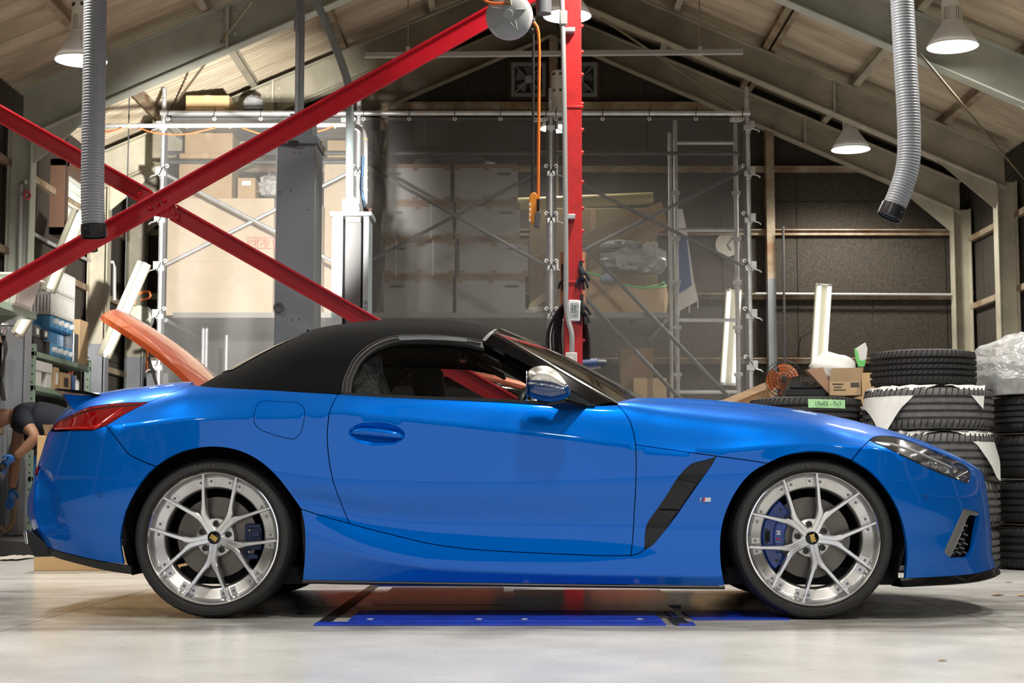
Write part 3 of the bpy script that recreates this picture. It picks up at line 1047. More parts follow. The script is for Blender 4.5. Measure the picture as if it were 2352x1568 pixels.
tArc = tp([(783, 904), (786, 880), (796, 850), (812, 821), (838, 795), (876, 776), (915, 768.5), (976, 767), (1053, 772.5), (1107, 779)])
tHdr = tp([(1107, 779), (1122, 763), (1134, 755)])
tHdr = tHdr + uvline(tHdr[-1], (uh, T5), 12)[1:]
soft = chain(tBase, tArc, tHdr, uvline((uh, T5), (0, T5), 50), uvline((0, T5), (0, tBase[0][1]), 30), uvline((0, tBase[0][1]), tBase[0], 12))
surf_mesh('soft_top', TOPL, soft, [], FABRIC, CAR, both=True, flange=.02, step=.03)
surf_mesh('soft_top_lining', TOPL, soft, [], DARK, CAR, both=True, flange=0, step=.05, offset=.022)
# rear glass of the soft top
rw = uvline((0, TOPL.t[1] * 1.05), (.13, TOPL.t[1] * 1.05), 8) + uvline((.13, TOPL.t[1] * 1.05), (.12, TOPL.t[3]), 8)[1:] + uvline((.12, TOPL.t[3]), (0, TOPL.t[3]), 8)[1:] + uvline((0, TOPL.t[3]), (0, TOPL.t[1] * 1.05), 8)[1:-1]
surf_mesh('rear_window', TOPL, rw, [], BLACKGLOSS, CAR, both=True, flange=0, step=.04, offset=-.004)
# folded header trim at the front of the roof
hd2 = tp([(1124, 786), (1138, 768), (1147, 757)])
uh2 = TOPL.u_at(hdrx + .035, T5)
hd2 = hd2 + uvline(hd2[-1], (uh2, T5), 12)[1:]
GREYT = mat('grey_trim', (.06, .06, .063), rough=.5)
surf_mesh('header_trim', TOPL, chain(tHdr, uvline((uh, T5), (uh2, T5), 3), R_(hd2)), [], GREYT, CAR, both=True, flange=.012, offset=.003)
# window seal: band round the side window
sOut = tArc
sInn = tp([(806, 904), (808, 880), (815, 858), (831, 828), (859, 803), (889, 789), (915, 783), (976, 781), (1027, 783), (1073, 788), (1112, 797)])
band = chain(sOut, tp([(1107, 779), (1112, 797)], False), R_(sInn), tp([(806, 904), (783, 904)], False))
surf_mesh('window_seal', TOPL, band, [], RUBBER, CAR, mirror=True, offset=.006, flange=.03, step=.02)
sMid = tp([(795, 904), (797, 878), (806, 852), (822, 824), (849, 799), (883, 782), (915, 775), (976, 773.5), (1053, 778), (1105, 787)])
def ribbon(name, pth, loft, r, m, off, mirror=True):
    P = loft.F([p[0] for p in pth], [p[1] for p in pth]) - loft.N(np.array([p[0] for p in pth]), np.array([p[1] for p in pth])) * off
    for sg in ((1, -1) if mirror else (1,)):
        MB().tube([(p[0], p[1] * sg, p[2]) for p in P], r, n=6).build(name, m, CAR, local=True)
ribbon('seal_bead', sMid, TOPL, .006, mat('seal_grey', (.05, .05, .055), rough=.35), .002)
ribbon('seal_bead', tp([(786, 900), (789, 878), (799, 850), (815, 822), (841, 797), (878, 779), (915, 771), (976, 769.5), (1053, 775), (1106, 782)]), TOPL, .004, mat('seal_grey'), .0)
# black moulding along the window base
wl = []
def strip(name, pts, w0, w1, h, m, mirror=True):
    P = [unp(px, py, w0) for px, py in spline(pts, 20)]
    for sg in ((1, -1) if mirror else (1,)):
        b = MB()
        rows = []
        for p in P:
            rows.append([(p[0], -w0 * sg, p[2]), (p[0], -w0 * sg, p[2] + h), (p[0], -w1 * sg, p[2] + h + .004), (p[0], -w1 * sg, p[2] - .01), (p[0], -w0 * sg, p[2])])
        b.grid(rows); b.build(name, m, CAR, local=True)
strip('window_moulding', [(783, 907), (900, 913), (1030, 918), (1155, 923), (1265, 929.5), (1367, 932)], .842, .79, .0115, BLACKGLOSS)
# side glass
SIDEG = glassmat('side_glass', (.80, .83, .81), .0, gcol=.55)
gl = chain(sInn, tp([(1112, 797), (1216, 850), (1262, 926)], False), tp([(1262, 926), (1155, 922), (1030, 917), (900, 912), (806, 904)]))
surf_mesh('side_window', TOPL, gl, [], SIDEG, CAR, mirror=True, offset=.022, flange=0, step=.05)
gtop = tp([(915, 772), (976, 771), (1027, 773), (1071, 777), (1073, 786), (1027, 782), (976, 780), (917, 782)], False)
surf_mesh('glass_edge', TOPL, gtop, [], mat('glass_edge', (.16, .18, .2), rough=.15, alpha=.75), CAR, mirror=True, offset=-.002, flange=0, step=.02)

# ---- windscreen and pillars
tpA = unp(1131, 762, .60); btA = unp(1422, 930, .745)
def wsp(v, s):          # v 0 header .. 1 cowl, s -1 near .. 1 far
    a = tpA * (1 - v) + btA * v
    wd = abs(a[1])
    bow = (.045 + .15 * v) * (1 - abs(s) ** 2.2)
    return (a[0] + bow, wd * s, a[2] + (.055 * (1 - v) + .03 * v + .02 * math.sin(math.pi * v)) * (1 - abs(s) ** 2.4))
MB().grid([[wsp(v / 12, s / 12) for s in range(-12, 13)] for v in range(13)]).build('windshield', glassmat('windshield_glass', (.74, .80, .78), .42, rough=.04), CAR, local=True, smooth=60)
for sg in (1, -1):
    b = MB()
    rows = []
    for i in range(15):
        v = i / 14
        top = unp(1134 + (1421 - 1134) * v, 763 + (929 - 763) * v, .60 + .145 * v)
        low = unp(1112 + (1372 - 1112) * v ** 1.0, 786 + (931 - 786) * v - 4 * math.sin(math.pi * v), .645 + .165 * v)
        mid = (top + low) / 2 + np.array([.012, -.016, .012])
        inn = (top + low) / 2 + np.array([-.02, .05, -.03])
        rows.append([(p[0], p[1] * sg, p[2]) for p in (top, mid, low, inn, top)])
    b.grid(rows)
    b.build('windshield_pillar', BLACKGLOSS, CAR, local=True, smooth=25)
    MB().tube([(p[0], p[1] * sg, p[2]) for p in [unp(1134 + (1421 - 1134) * v, 762 + (928.5 - 762) * v, .60 + .145 * v) + np.array([.002, -.004, .002]) for v in [i / 10 for i in range(11)]]], .0035, n=6).build('pillar_bright_strip', CHROME, CAR, local=True)
    # black sail panel at the mirror foot
    q = [unp(px, py, .825) for px, py in [(1216, 846), (1300, 893), (1372, 932), (1255, 930)]]
    MB().prism([(p[0], p[1] * sg, p[2]) for p in q], (0, .02 * sg, 0)).build('mirror_sail', BLACKGLOSS, CAR, local=True, smooth=0)
wp = [wsp(1.02, s / 12) for s in range(-12, 13)]
b = MB(); b.grid([[(p[0] - .1, p[1], p[2] - .03) for p in wp], [(p[0] + .0, p[1], p[2] - .03) for p in wp]]); b.build('cowl_panel', TRIM, CAR, local=True)

# ---- pillow shapes: an outline blown up on both sides
def pillow_pts(poly, tn, tf, R, step, pw=.5):
    V, Fa, loops = cdt(poly, [], step)
    d = np.clip(segdist(V, poly) / R, 0, 1)
    k = (1 - (1 - d) ** 2) ** pw
    return V, Fa, loops, tn * k, tf * k
def pillow(name, poly, w, tn, tf, R, m, parent, step=.01, pw=.5, flip=1, place=None):
    """poly in (x,z); near bulge tn, far bulge tf about the plane y=-w (car space)"""
    A = np.array(poly)
    ar = .5 * sum(A[i - 1, 0] * A[i, 1] - A[i, 0] * A[i - 1, 1] for i in range(len(A)))
    if ar < 0: poly = poly[::-1]
    V, Fa, loops, a, c = pillow_pts(poly, tn, tf, R, step, pw)
    if place is None: place = lambda x, z, o: (x, (-w - o) * flip, z)
    b = MB()
    n = len(V)
    b.add([place(V[i, 0], V[i, 1], a[i]) for i in range(n)] + [place(V[i, 0], V[i, 1], -c[i]) for i in range(n)],
          [tuple(f) for f in Fa] + [tuple(int(i) + n for i in f[::-1]) for f in Fa])
    return b.build(name, m, parent, local=True, smooth=70)
def poly_at(pts, w, closed=True, step=6, smooth=True):
    q = spline(pts, step, closed=closed) if smooth else pts
    return [tuple(unp(p[0], p[1], w)[[0, 2]]) for p in q]

CAPM = mat('mirror_cap_satin', (.66, .64, .61), rough=.38, metal=1.)
# ---- door mirrors
WM = 1.0
for sg in (1, -1):
    low = pillow('side_mirror', poly_at([(1210, 872), (1225, 868), (1300, 880), (1309, 892), (1310, 905), (1296, 916), (1262, 922), (1228, 916), (1212, 907), (1208, 892)], WM), WM, .06, .07, .035, mat('mirror_lower_shell', (.0, .035, .16), rough=.08, coat=1.), CAR, flip=sg)
    cap = pillow('mirror_cap', poly_at([(1212, 880), (1212, 856), (1218, 848), (1233, 841), (1258, 841), (1277, 851), (1293, 869), (1306, 889), (1306, 900), (1260, 888)], WM), WM, .075, .06, .05, CAPM, CAR, flip=sg); cap.parent = low
    tr = pillow('mirror_turn_signal', poly_at([(1212, 878), (1240, 880), (1275, 885), (1300, 893), (1296, 900), (1262, 893), (1230, 888), (1212, 887)], WM), WM, .088, .0, .014, mat('clear_signal', (.6, .62, .64), rough=.1, metal=.6), CAR, step=.006, flip=sg); tr.parent = low
    ft = [unp(1255, 920, .95), unp(1300, 912, .95), unp(1350, 929, .83), unp(1290, 932, .83)]
    b = MB(); b.add([(p[0], p[1] * sg, p[2]) for p in ft] + [(p[0], p[1] * sg, p[2] - .022) for p in ft], [(0, 1, 2, 3), (7, 6, 5, 4), (0, 4, 5, 1), (1, 5, 6, 2), (2, 6, 7, 3), (3, 7, 4, 0)])
    f_ = b.build('mirror_foot', BLACKGLOSS, CAR, local=True, smooth=50, bevel=.006); f_.parent = low
    g = MB(); c = unp(1209, 885, WM); g.lathe([(0, 0), (.06, 0), (.065, .004)], (c[0] + .004, -WM * sg, c[2]), (-1, 0, 0), 20); g_ = g.build('mirror_glass', CHROME, CAR, local=True); g_.parent = low

# ---- door handles
for sg, dpar in ((1, doors[0]), (-1, doors[1])):
    P = BODY.inv(spline([(806, 994), (820, 991), (850, 992), (890, 996), (915, 1000), (927, 1003)], 8))
    C = BODY.F([p[0] for p in P], [p[1] for p in P])
    n = len(C)
    rows = []
    for i in range(n):
        f = i / (n - 1)
        hh = .0165 * (1 - abs(2 * f - 1) ** 3.4) ** .6 + .001
        dd = .014 * (1 - abs(2 * f - 1) ** 4) + .001
        rows.append([(C[i][0], (C[i][1] + .006 - dd * math.cos(a)) * sg, C[i][2] + hh * math.sin(a)) for a in [2 * math.pi * k / 12 for k in range(13)]])
    MB().grid(rows).build('door_handle', PAINT, dpar, local=True, smooth=80)

# ---- vents, badges, sensors, headlight inside, tail light inside
def put(loft, px, py, off=0.):
    uv = loft.inv([(px, py)])[0]
    p = loft.F([uv[0]], [uv[1]])[0]; nn = loft.N(np.array([uv[0]]), np.array([uv[1]]))[0]
    return p + nn * off, nn
for sg, vp in ((1, vents[0]), (-1, vents[1])):
    for (a, c, d_, e) in [((1555, 1099), (1600, 1108), (1588, 1127), (1560, 1104)), ((1517, 1171), (1560, 1172), (1540, 1196), (1518, 1180))]:
        q = [put(BODY, *p)[0] for p in (a, c, d_, e)]
        b = MB(); o1 = np.array([0, .004, 0]); o2 = np.array([0, .024, 0])
        b.prism([((p + o1)[0], (p + o1)[1] * sg, (p + o1)[2]) for p in q], (0, .018 * sg, 0))
        b.build('vent_fin', BLACKGLOSS, vp, local=True, smooth=0, bevel=.002)
def badge_M(parent, P, X, Z, h, sg):
    """three stripes and an M, leaning"""
    X = Vector(X).normalized(); Z = Vector(Z).normalized(); n = X.cross(Z)
    nn = n if n.y * sg < 0 else -n
    P = Vector(P)
    for i, c in enumerate([(.02, .18, .55), (.0, .03, .18), (.65, .01, .02)]):
        x0 = -h * 1.35 + i * h * .38
        q = [P + X * (x0) + Z * (-h / 2), P + X * (x0 + h * .36) + Z * (-h / 2), P + X * (x0 + h * .62) + Z * (h / 2), P + X * (x0 + h * .26) + Z * (h / 2)]
        MB().prism(q, nn * .0015).build('badge_stripe', mat('m_stripe%d' % i, c, rough=.25), parent, local=True, smooth=0)
    def mm(pts):
        return [P + X * (x * h - h * .18) + Z * ((y - .5) * h) for x, y in pts]
    sh = lambda pts: [(x + .28 * y, y) for x, y in pts]
    MB().prism(mm(sh([(0, 0), (.3, 0), (.3, .62), (.52, 0), (.72, 0), (1., .62), (1., 0), (1.3, 0), (1.3, 1), (.95, 1), (.66, .38), (.4, 1), (0, 1)])), nn * .002).build('badge_letter', CHROME, parent, local=True, smooth=0)
for sg in (1, -1):
    p, nn = put(BODY, 1620, 1147, .001)
    X = (1, 0, 0) if sg == 1 else (-1, 0, 0)
    bd = MB(); bd.box((p[0], p[1] * sg, p[2]), (.044, .002, .017)); bo = bd.build('model_badge', SATIN, CAR, local=True, smooth=0)
    badge_M(bo, (p[0], p[1] * sg - .0015 * sg, p[2]), X, (0, 0, 1), .016, sg)
    for (px, py, r) in ((229, 1135, .0095), (2125, 1142, .0095)):
        p, nn = put(BODY, px, py, .0006)
        q = Vector((p[0], p[1] * sg, p[2])); n2 = Vector((nn[0], nn[1] * sg, nn[2]))
        MB().lathe([(r * .86, 0), (r, .0004), (r * 1.06, 0)], q, n2, 20).build('parking_sensor_ring', DARK, CAR, local=True)
    par = lamps[0] if sg == 1 else lamps[1]
    for (px, py, r) in ((2192, 1070, .027), (2163, 1058, .024)):
        p, nn = put(BODY, px, py, -.045)
        q = Vector((p[0], p[1] * sg, p[2])); ax = Vector((.75, -.6 * sg, .1))
        MB().lathe([(0, .02), (r * .5, .017), (r * .85, .006), (r, -.004), (r * 1.06, -.02), (r * .9, -.05)], q, ax, 24).build('projector', mat('projector_glass', (.75, .77, .8), rough=.06, metal=.85), par, local=True)
    pa = [put(BODY, x, y, -.012)[0] for x, y in [(2012, 1011), (2050, 1014), (2094, 1027), (2146, 1050), (2190, 1070)]]
    MB().tube([(p[0], p[1] * sg, p[2]) for p in pa], .006, n=8).build('light_guide', mat('light_guide', (.8, .82, .85), rough=.15), par, local=True)
    pa = [put(BODY, x, y, -.0015)[0] for x, y in spline([(2004, 1014), (2039, 1029), (2081, 1049.5), (2133, 1074.5), (2172, 1091), (2198, 1100), (2219, 1108)], 12)]
    MB().tube([(p[0], p[1] * sg, p[2]) for p in pa], .0032, n=8).build('bezel', BLACKGLOSS, par, local=True)
    par = tails[0] if sg == 1 else tails[1]
    for pts, r, m in (([(125, 984), (168, 981), (210, 980), (240, 968), (280, 945)], .004, mat('red_glow_bar', (.6, .01, .01), rough=.2)), ([(145, 966), (200, 944), (260, 934), (320, 929)], .009, mat('dark_red_bar', (.05, .001, .002), rough=.2)), ([(216, 985), (250, 958), (282, 936)], .003, mat('red_glow_bar'))):
        pa = [put(BODY, x, y, -.6 * r)[0] for x, y in spline(pts, 12)]
        MB().tube([(p[0], p[1] * sg, p[2]) for p in pa], r, n=6).build('light_bar', m, par, local=True)
    # front corner intake
    q = [put(BODY, px, py, 0.)[0] for px, py in [(2217, 1167), (2209, 1171), (2190, 1218), (2171, 1260), (2171, 1272), (2183, 1280), (2188, 1273), (2208, 1228), (2223, 1190), (2229, 1182), (2249, 1184), (2249, 1176)]]
    b = MB(); b.prism([(p[0], p[1] * sg + .004 * sg, p[2]) for p in q], (-.012, .035 * sg, 0)); io = b.build('intake_blade', mat('grey_blade', (.24, .24, .25), rough=.4, metal=.6), CAR, local=True, smooth=0, bevel=.003)
    q = [put(BODY, px, py, -.05)[0] for px, py in [(2165, 1160), (2256, 1165), (2258, 1285), (2160, 1290)]]
    MB().prism([(p[0], p[1] * sg, p[2]) for p in q], (-.01, .01 * sg, 0)).build('intake_grille', DARK, CAR, local=True, smooth=0)
    gr = MB()
    for r_ in range(8):
        for c_ in range(3):
            x = 2192 + c_ * 16 + r_ * 0 + (8 if r_ % 2 else 0); y = 1196 + r_ * 10.5
            if x < 2222 - (y - 1190) * .43 or x > 2232: continue
            p = put(BODY, x, y, -.03)[0]
            gr.box((p[0], p[1] * sg, p[2]), (.022, .006, .006), Matrix.Rotation(.4, 3, 'Y'))
    if gr.v: gr.build('grille_mesh', mat('grille_grey', (.12, .12, .125), rough=.3), io, local=True, smooth=0)['kind'] = 'stuff'
# front splitter lip
def around(t, off, dz, u0, u1, n=40):
    us = np.linspace(u0, u1, n)
    P = BODY.F(us, np.full(n, t)); Nn = BODY.N(us, np.full(n, max(t, .03)))
    Nn[:, 2] = 0; Nn /= np.linalg.norm(Nn, axis=1, keepdims=True)
    return P + Nn * off + np.array([0, 0, dz])
u0 = pArF3[-1][0]
def lip(name, m, spec, u0, u1, n=44):
    rows = []
    A = [around(0., o, d, u0, u1, n) for o, d in spec]
    full = []
    for i in range(n): full.append([tuple(a[i]) for a in A] + [tuple(A[0][i])])
    for i in range(n - 1, -1, -1): full.append([(a[i][0], -a[i][1], a[i][2]) for a in A] + [(A[0][i][0], -A[0][i][1], A[0][i][2])])
    return MB().grid(full).build(name, m, CAR, local=True, smooth=30)
lip('front_splitter', BLACKGLOSS, [(-.03, .004), (.004, .002), (.018, -.020), (.020, -.026), (.012, -.031), (-.10, -.031)], u0 - .004, 1.)
lip('rear_diffuser', TRIM, [(-.03, .0), (.001, .0), (-.004, -.030), (-.03, -.036), (-.14, -.03)], 0., pArR1[0][0] + .004)
# black side skirt edge under the sill
us = np.linspace(pArR3[-1][0], pArF1[0][0], 30)
P = BODY.F(us, np.zeros(30))
for sg in (1, -1):
    MB().grid([[(p[0], p[1] * sg, p[2] + .002), (p[0], (p[1] - .004) * sg, p[2] - .004), (p[0], (p[1] + .0) * sg, p[2] - .012), (p[0], (p[1] + .25) * sg, p[2] - .012)] for p in P]).build('skirt_edge', TRIM, CAR, local=True)
# spoiler on the trunk
b = MB(); rows = []
for i in range(25):
    s = -1 + 2 * i / 24
    k = abs(s)
    xr = float(unp(137, 893, .62)[0]) - .13 * (1 - k ** 2.2); xf = float(unp(243, 911, .70)[0]) - .06 * (1 - k ** 2)
    yy = .66 * s
    z1 = float(unp(137, 893, .62)[2]) + .012 * (1 - k ** 2); z0 = float(unp(243, 911, .70)[2]) + .03 * (1 - k ** 2)
    rows.append([(xr, yy, z1), (xr + .012, yy, z1 - .010), ((xr + xf) / 2, yy, (z0 + z1) / 2 - .004), (xf, yy, z0 - .004), (xf - .02, yy, z0 + .008), ((xr + xf) / 2, yy, (z0 + z1) / 2 + .010), (xr, yy, z1)])
b.grid(rows); b.add(rows[0][:-1], [tuple(range(len(rows[0]) - 1))]); b.add(rows[-1][:-1], [tuple(range(len(rows[0]) - 1))]); b.build('trunk_spoiler', BLACKGLOSS, CAR, local=True, smooth=40)
b = MB(); rows = []
for i in range(25):
    s = -1 + 2 * i / 24; k = abs(s)
    xr = float(unp(152, 905, .60)[0]) - .12 * (1 - k ** 2.2); z1 = float(unp(152, 905, .60)[2]) + .01 * (1 - k ** 2)
    yy = .63 * s
    rows.append([(xr, yy, z1), (xr + .03, yy, z1 - .05), (xr + .07, yy, z1 - .10), (xr + .22, yy, z1 - .05), (xr + .2, yy, z1 - .01), (xr + .06, yy, z1 - .006), (xr, yy, z1)])
b.grid(rows); b.add(rows[0][:-1], [tuple(range(len(rows[0]) - 1))]); b.add(rows[-1][:-1], [tuple(range(len(rows[0]) - 1))]); b.build('trunk_lip', PAINT, CAR, local=True, smooth=50)
# exhaust tips
for sg in (1, -1):
    q = [unp(x, y, .66)[[0, 2]] for x, y in [(66, 1222), (78, 1217), (128, 1262), (126, 1277), (85, 1278), (66, 1245)]]
    MB().prism([(p[0], -.70 * sg, p[1]) for p in q], (0, .17 * sg, 0)).build('exhaust_tip', mat('exhaust_black', (.02, .02, .021), rough=.35, metal=.3), CAR, local=True, smooth=0, bevel=.006)
    q = [unp(x, y, .66)[[0, 2]] for x, y in [(61, 1220), (69, 1217), (73, 1248), (66, 1248)]]
    MB().prism([(p[0], -.705 * sg, p[1]) for p in q], (0, .18 * sg, 0)).build('exhaust_rim', CHROME, CAR, local=True, smooth=0, bevel=.004)
# rear reflector
for sg in (1, -1):
    q = [unp(x, y, .6)[[0, 2]] for x, y in [(92, 1078), (98, 1070), (98, 1084), (90, 1092)]]
    MB().prism([(p[0], -.66 * sg, p[1]) for p in q], (0, .12 * sg, 0)).build('rear_reflector', REDL, CAR, local=True, smooth=0)

# ---- underbody, wheel wells
MB().box2((-1.40, -.72, .13), (1.60, .72, .20)).build('underbody', DARK, CAR, local=True)
XR, XF, WZ = float(unp(487.5, 1233, .9)[0]), float(unp(1869, 1240, .9)[0]), .327
for xw in (XR, XF):
    for sg in (1, -1):
        b = MB(); rows = []
        for i in range(25):
            a = math.radians(-28 + 236 * i / 24)
            rows.append([(xw + .385 * math.cos(a), -.85 * sg, WZ + .02 + .372 * math.sin(a)), (xw + .385 * math.cos(a), -.50 * sg, WZ + .02 + .372 * math.sin(a))])
        b.grid(rows)
        b.prism([(xw + .385 * math.cos(math.radians(a)), -.50 * sg, max(.16, WZ + .02 + .372 * math.sin(math.radians(a)))) for a in range(-28, 209, 12)], (0, .01 * sg, 0))
        b.build('wheel_well', mat('wheel_well', (.006, .006, .007), rough=.9), CAR, local=True, smooth=0)

# ---- wheels
TIRE = mat('tire_rubber', (.016, .016, .017), rough=.55, bump=.05, bscale=200)
RIM = mat('brushed_silver', (.74, .74, .75), rough=.33, metal=1., noise=.06, nscale=30)
LIP = mat('polished_lip', (.82, .82, .82), rough=.09, metal=1.)
PADM = mat('rim_inner', (.60, .60, .60), rough=.35, metal=.9)
BOLT = mat('bolt_steel', (.28, .27, .25), rough=.3, metal=1.)
GOLD = mat('gold_letters', (.75, .50, .12), rough=.3, metal=1.)
DISC = mat('brake_steel', (.15, .135, .12), rough=.40, metal=1., noise=.2, nscale=8)
HAT = mat('brake_hat', (.55, .55, .56), rough=.35, metal=1.)
CALB = mat('caliper_blue', (.002, .04, .30), rough=.25, coat=.6)
CALD = mat('caliper_dark_blue', (.004, .018, .085), rough=.4)

def make_wheel(xw, arm0, front, tread=.25):
    """wheel space: face plane at y=-.895 (near side), built in car coordinates"""
    c = Vector((xw, -.893, WZ)); ax = Vector((0, -1, 0))
    def W(r, deg, h): a = math.radians(deg); return Vector((xw + r * math.cos(a), -.893 - h, WZ + r * math.sin(a)))
    # rim: barrel with polished lip, spokes and hub as one casting
    b = MB()
    b.lathe([(.262, -.002), (.256, -.012), (.252, -.030), (.246, -.036), (.212, -.040), (.206, -.046), (.200, -.075), (.214, -.12), (.232, -.235), (.256, -.24)], c, ax, 72)
    stations = []
    def beam(st):
        rows = []
        for (p, t, wd, ht, hb) in st:      # point in plane, tangent angle dir, width, top, bottom
            d = Vector((-t[1], t[0]))
            prof = [(-wd / 2, hb), (-wd / 2, ht - .006), (-wd * .28, ht), (wd * .28, ht), (wd / 2, ht - .006), (wd / 2, hb)]
            rows.append([Vector((xw + p[0] + d[0] * q, -.893 - h, WZ + p[1] + d[1] * q)) for q, h in prof])
        b.grid(rows)
        b.add(rows[-1], [tuple(range(len(rows[-1])))])
    for k in range(5):
        a = math.radians(arm0 + 72 * k)
        dr = Vector((math.cos(a), math.sin(a))); pr_ = Vector((-dr[1], dr[0]))
        for s in (-1, 1):
            tip = Vector((math.cos(a + s * math.radians(21)), math.sin(a + s * math.radians(21)))) * .2645
            ctl = [dr * .012 + pr_ * (.009 * s), dr * .05 + pr_ * (.0085 * s), dr * .085 + pr_ * (.009 * s), dr * .108 + pr_ * (.0135 * s)]
            ctl += [ctl[3] + (tip - ctl[3]) * f for f in (.18, .45, .75, 1.)]
            q = [Vector(p) for p in spline([tuple(p) for p in ctl], .009)]
            st = []
            n_ = len(q)
            for i in range(n_):
                td = (q[min(i + 1, n_ - 1)] - q[max(i - 1, 0)]).normalized()
                r = q[i].length
                wd = float(np.interp(r, [.012, .05, .085, .112, .14, .264], [.026, .0235, .0235, .0250, .0205, .0110]))
                ht = float(np.interp(r, [.0, .03, .06, .10, .14, .20, .264], [-.032, -.030, -.026, -.018, -.012, -.006, -.0015]))
                st.append((q[i], td, wd, ht, float(np.interp(r, [0, .1, .264], [-.07, -.06, -.026]))))
            beam(st)
    b.lathe([(0, -.034), (.036, -.034), (.045, -.038), (.078, -.052), (.082, -.075), (0, -.08)], c, ax, 40)
    wheel = b.build('wheel', RIM, CAR, local=True, smooth=40)
    MB().lathe([(.2715, -.012), (.2745, -.004), (.2715, .001), (.266, .002), (.263, -.001), (.259, -.008), (.255, -.022), (.2515, -.031), (.2525, -.034)], c, ax, 96).build('rim_lip', LIP, wheel, local=True)
    # raised flats on the inner ring
    for k in range(5):
        for s in (-1, 1):
            tdeg = arm0 + 72 * k + 21 * s
            for e in (-1, 1):
                dg = tdeg + 5.4 * e
                b2 = MB()
                q = [W(.2145, dg - 3.1, -.036), W(.2465, dg - 2.7, -.031), W(.2465, dg + 2.7, -.031), W(.2145, dg + 3.1, -.036)]
                b2.add(q + [v + Vector((0, .02, 0)) for v in q], [(0, 1, 2, 3), (0, 4, 5, 1), (1, 5, 6, 2), (2, 6, 7, 3), (3, 7, 4, 0)])
                b2.build('rim_flat', PADM, wheel, local=True, smooth=0)
                MB().lathe([(0, .0075), (.003, .0075), (.0032, .0045), (.0055, .005), (.0062, .0), ], W(.2315, dg, -.033), ax, 10).build('rim_bolt', BOLT, wheel, local=True)
    for k in range(5):
        MB().lathe([(0, .0), (.006, .0), (.0075, .008), (.0125, .008), (.0135, .0), (.0135, -.02)], W(.058, arm0 + 36 + 72 * k, -.041), ax, 12).build('lug_nut', mat('lug_black', (.008, .008, .009), rough=.3), wheel, local=True)
    MB().lathe([(0, .0045), (.022, .004), (.026, .002), (.0275, -.004), (.0275, -.014)], W(0, 0, -.026), ax, 32).build('center_cap', BLACKGLOSS, wheel, local=True)
    Mt = Matrix.Translation(W(0, 0, -.0212)) @ Matrix.Rotation(math.pi / 2, 4, 'X') @ Matrix.Rotation(math.radians(-76 if front else 144), 4, 'Z')
    text_mesh('cap_lettering', 'BBS', GOLD, wheel, Mt @ Matrix.Scale(.82, 4, (1, 0, 0)), .025, bold=.0008)
    MB().lathe([(0.0, 0.0), (.0035, 0.), (.0035, .02), (.0028, .022), (0, .022)], W(.232, (arm0 - 62) if not front else 213, -.036), (0, -.94, .35), 8).build('tire_valve', BOLT, wheel, local=True)
    # tire
    hw = tread
    pr = [(.268, -.014), (.2735, -.006), (.2765, .001), (.2775, .004), (.2800, .0042), (.2805, .0025), (.285, .0075), (.2865, .0065), (.300, .0082), (.3075, .0058), (.3085, .0072), (.311, .0065), (.3118, .004), (.318, -.004), (.3225, -.014), (.3255, -.028), (.3265, -.045)]
    for g in (.075, .115, .155):
        pr += [(.327, -g + .004), (.320, -g + .0035), (.320, -g - .0035), (.327, -g - .004)]
    pr += [(.3265, -hw + .03), (.3225, -hw + .002), (.300, -hw - .02), (.268, -hw)]
    MB().lathe(pr, c, ax, 96).build('tire', TIRE, wheel, local=True, smooth=40)
    gr = MB()
    for i in range(60):
        a = i * 6
        q0, q1 = W(.3250, a, -.030), W(.3258, a + 3.0, -.068)
        d = (q1 - q0); 
        gr.bar(q0, q1, .0035, .004, up=(math.cos(math.radians(a)), 0, math.sin(math.radians(a))))
    gr.build('tread_sipes', mat('sipe_black', (.004, .004, .004), rough=.9), wheel, local=True, smooth=0)['kind'] = 'stuff'
    SW = mat('sidewall_letters', (.075, .075, .078), rough=.45)
    def arc_text(s, r, mid, size, span, m=SW, h=.0088):
        n = len(s)
        for i, ch in enumerate(s):
            dg = mid - (i - (n - 1) / 2) * span
            Mx = Matrix.Translation(W(r, dg, h)) @ Matrix.Rotation(math.pi / 2, 4, 'X') @ Matrix.Rotation(math.radians(dg - 90), 4, 'Z')
            text_mesh('sidewall_letter', ch, m, wheel, Mx, size, depth=.0006)
    if front: arc_text('ADVAN', .2965, 101, .017, 3.6)
    else: arc_text('Sport', .2965, 97, .022, 3.6); arc_text('ADVAN', .2965, 40, .017, 3.6)
    # brake
    MB().lathe([(.080, -.095), (.166, -.095), (.168, -.098), (.168, -.122), (.08, -.122)], c, ax, 64).build('brake_disc', DISC, wheel, local=True)
    MB().lathe([(0, -.082), (.062, -.082), (.074, -.086), (.079, -.096), (.084, -.0965), (.088, -.099)], c, ax, 48).build('brake_hat', HAT, wheel, local=True)
    if front:
        def arcpoly(r0, r1, a0, a1, n=14): return [(r1, a0 + (a1 - a0) * i / n) for i in range(n + 1)] + [(r0, a1 + (a0 - a1) * i / n) for i in range(n + 1)]
        cal = MB()
        cal.prism([W(r, a, -.088) for r, a in arcpoly(.128, .197, 128, 222)], (0, .05, 0))
        cal.prism([W(r, a, -.076) for r, a in arcpoly(.104, .152, 148, 206)], (0, .02, 0))
        co = cal.build('brake_caliper', CALB, wheel, local=True, smooth=30, bevel=.006)
        for rr, aa in ((.166, 136), (.166, 214), (.18, 170), (.18, 186)):
            MB().lathe([(0, .004), (.006, .003), (.007, -.01)], W(rr, aa, -.086), ax, 10).build('caliper_bolt', mat('lug_black'), co, local=True)
        MB().prism([W(.186, 172, -.0875), W(.186, 184, -.0875), W(.166, 186, -.0875), W(.166, 170, -.0875)], (0, -.003, 0)).build('caliper_window', DARK, co, local=True, smooth=0)
        p = W(.130, 174, -.0745)
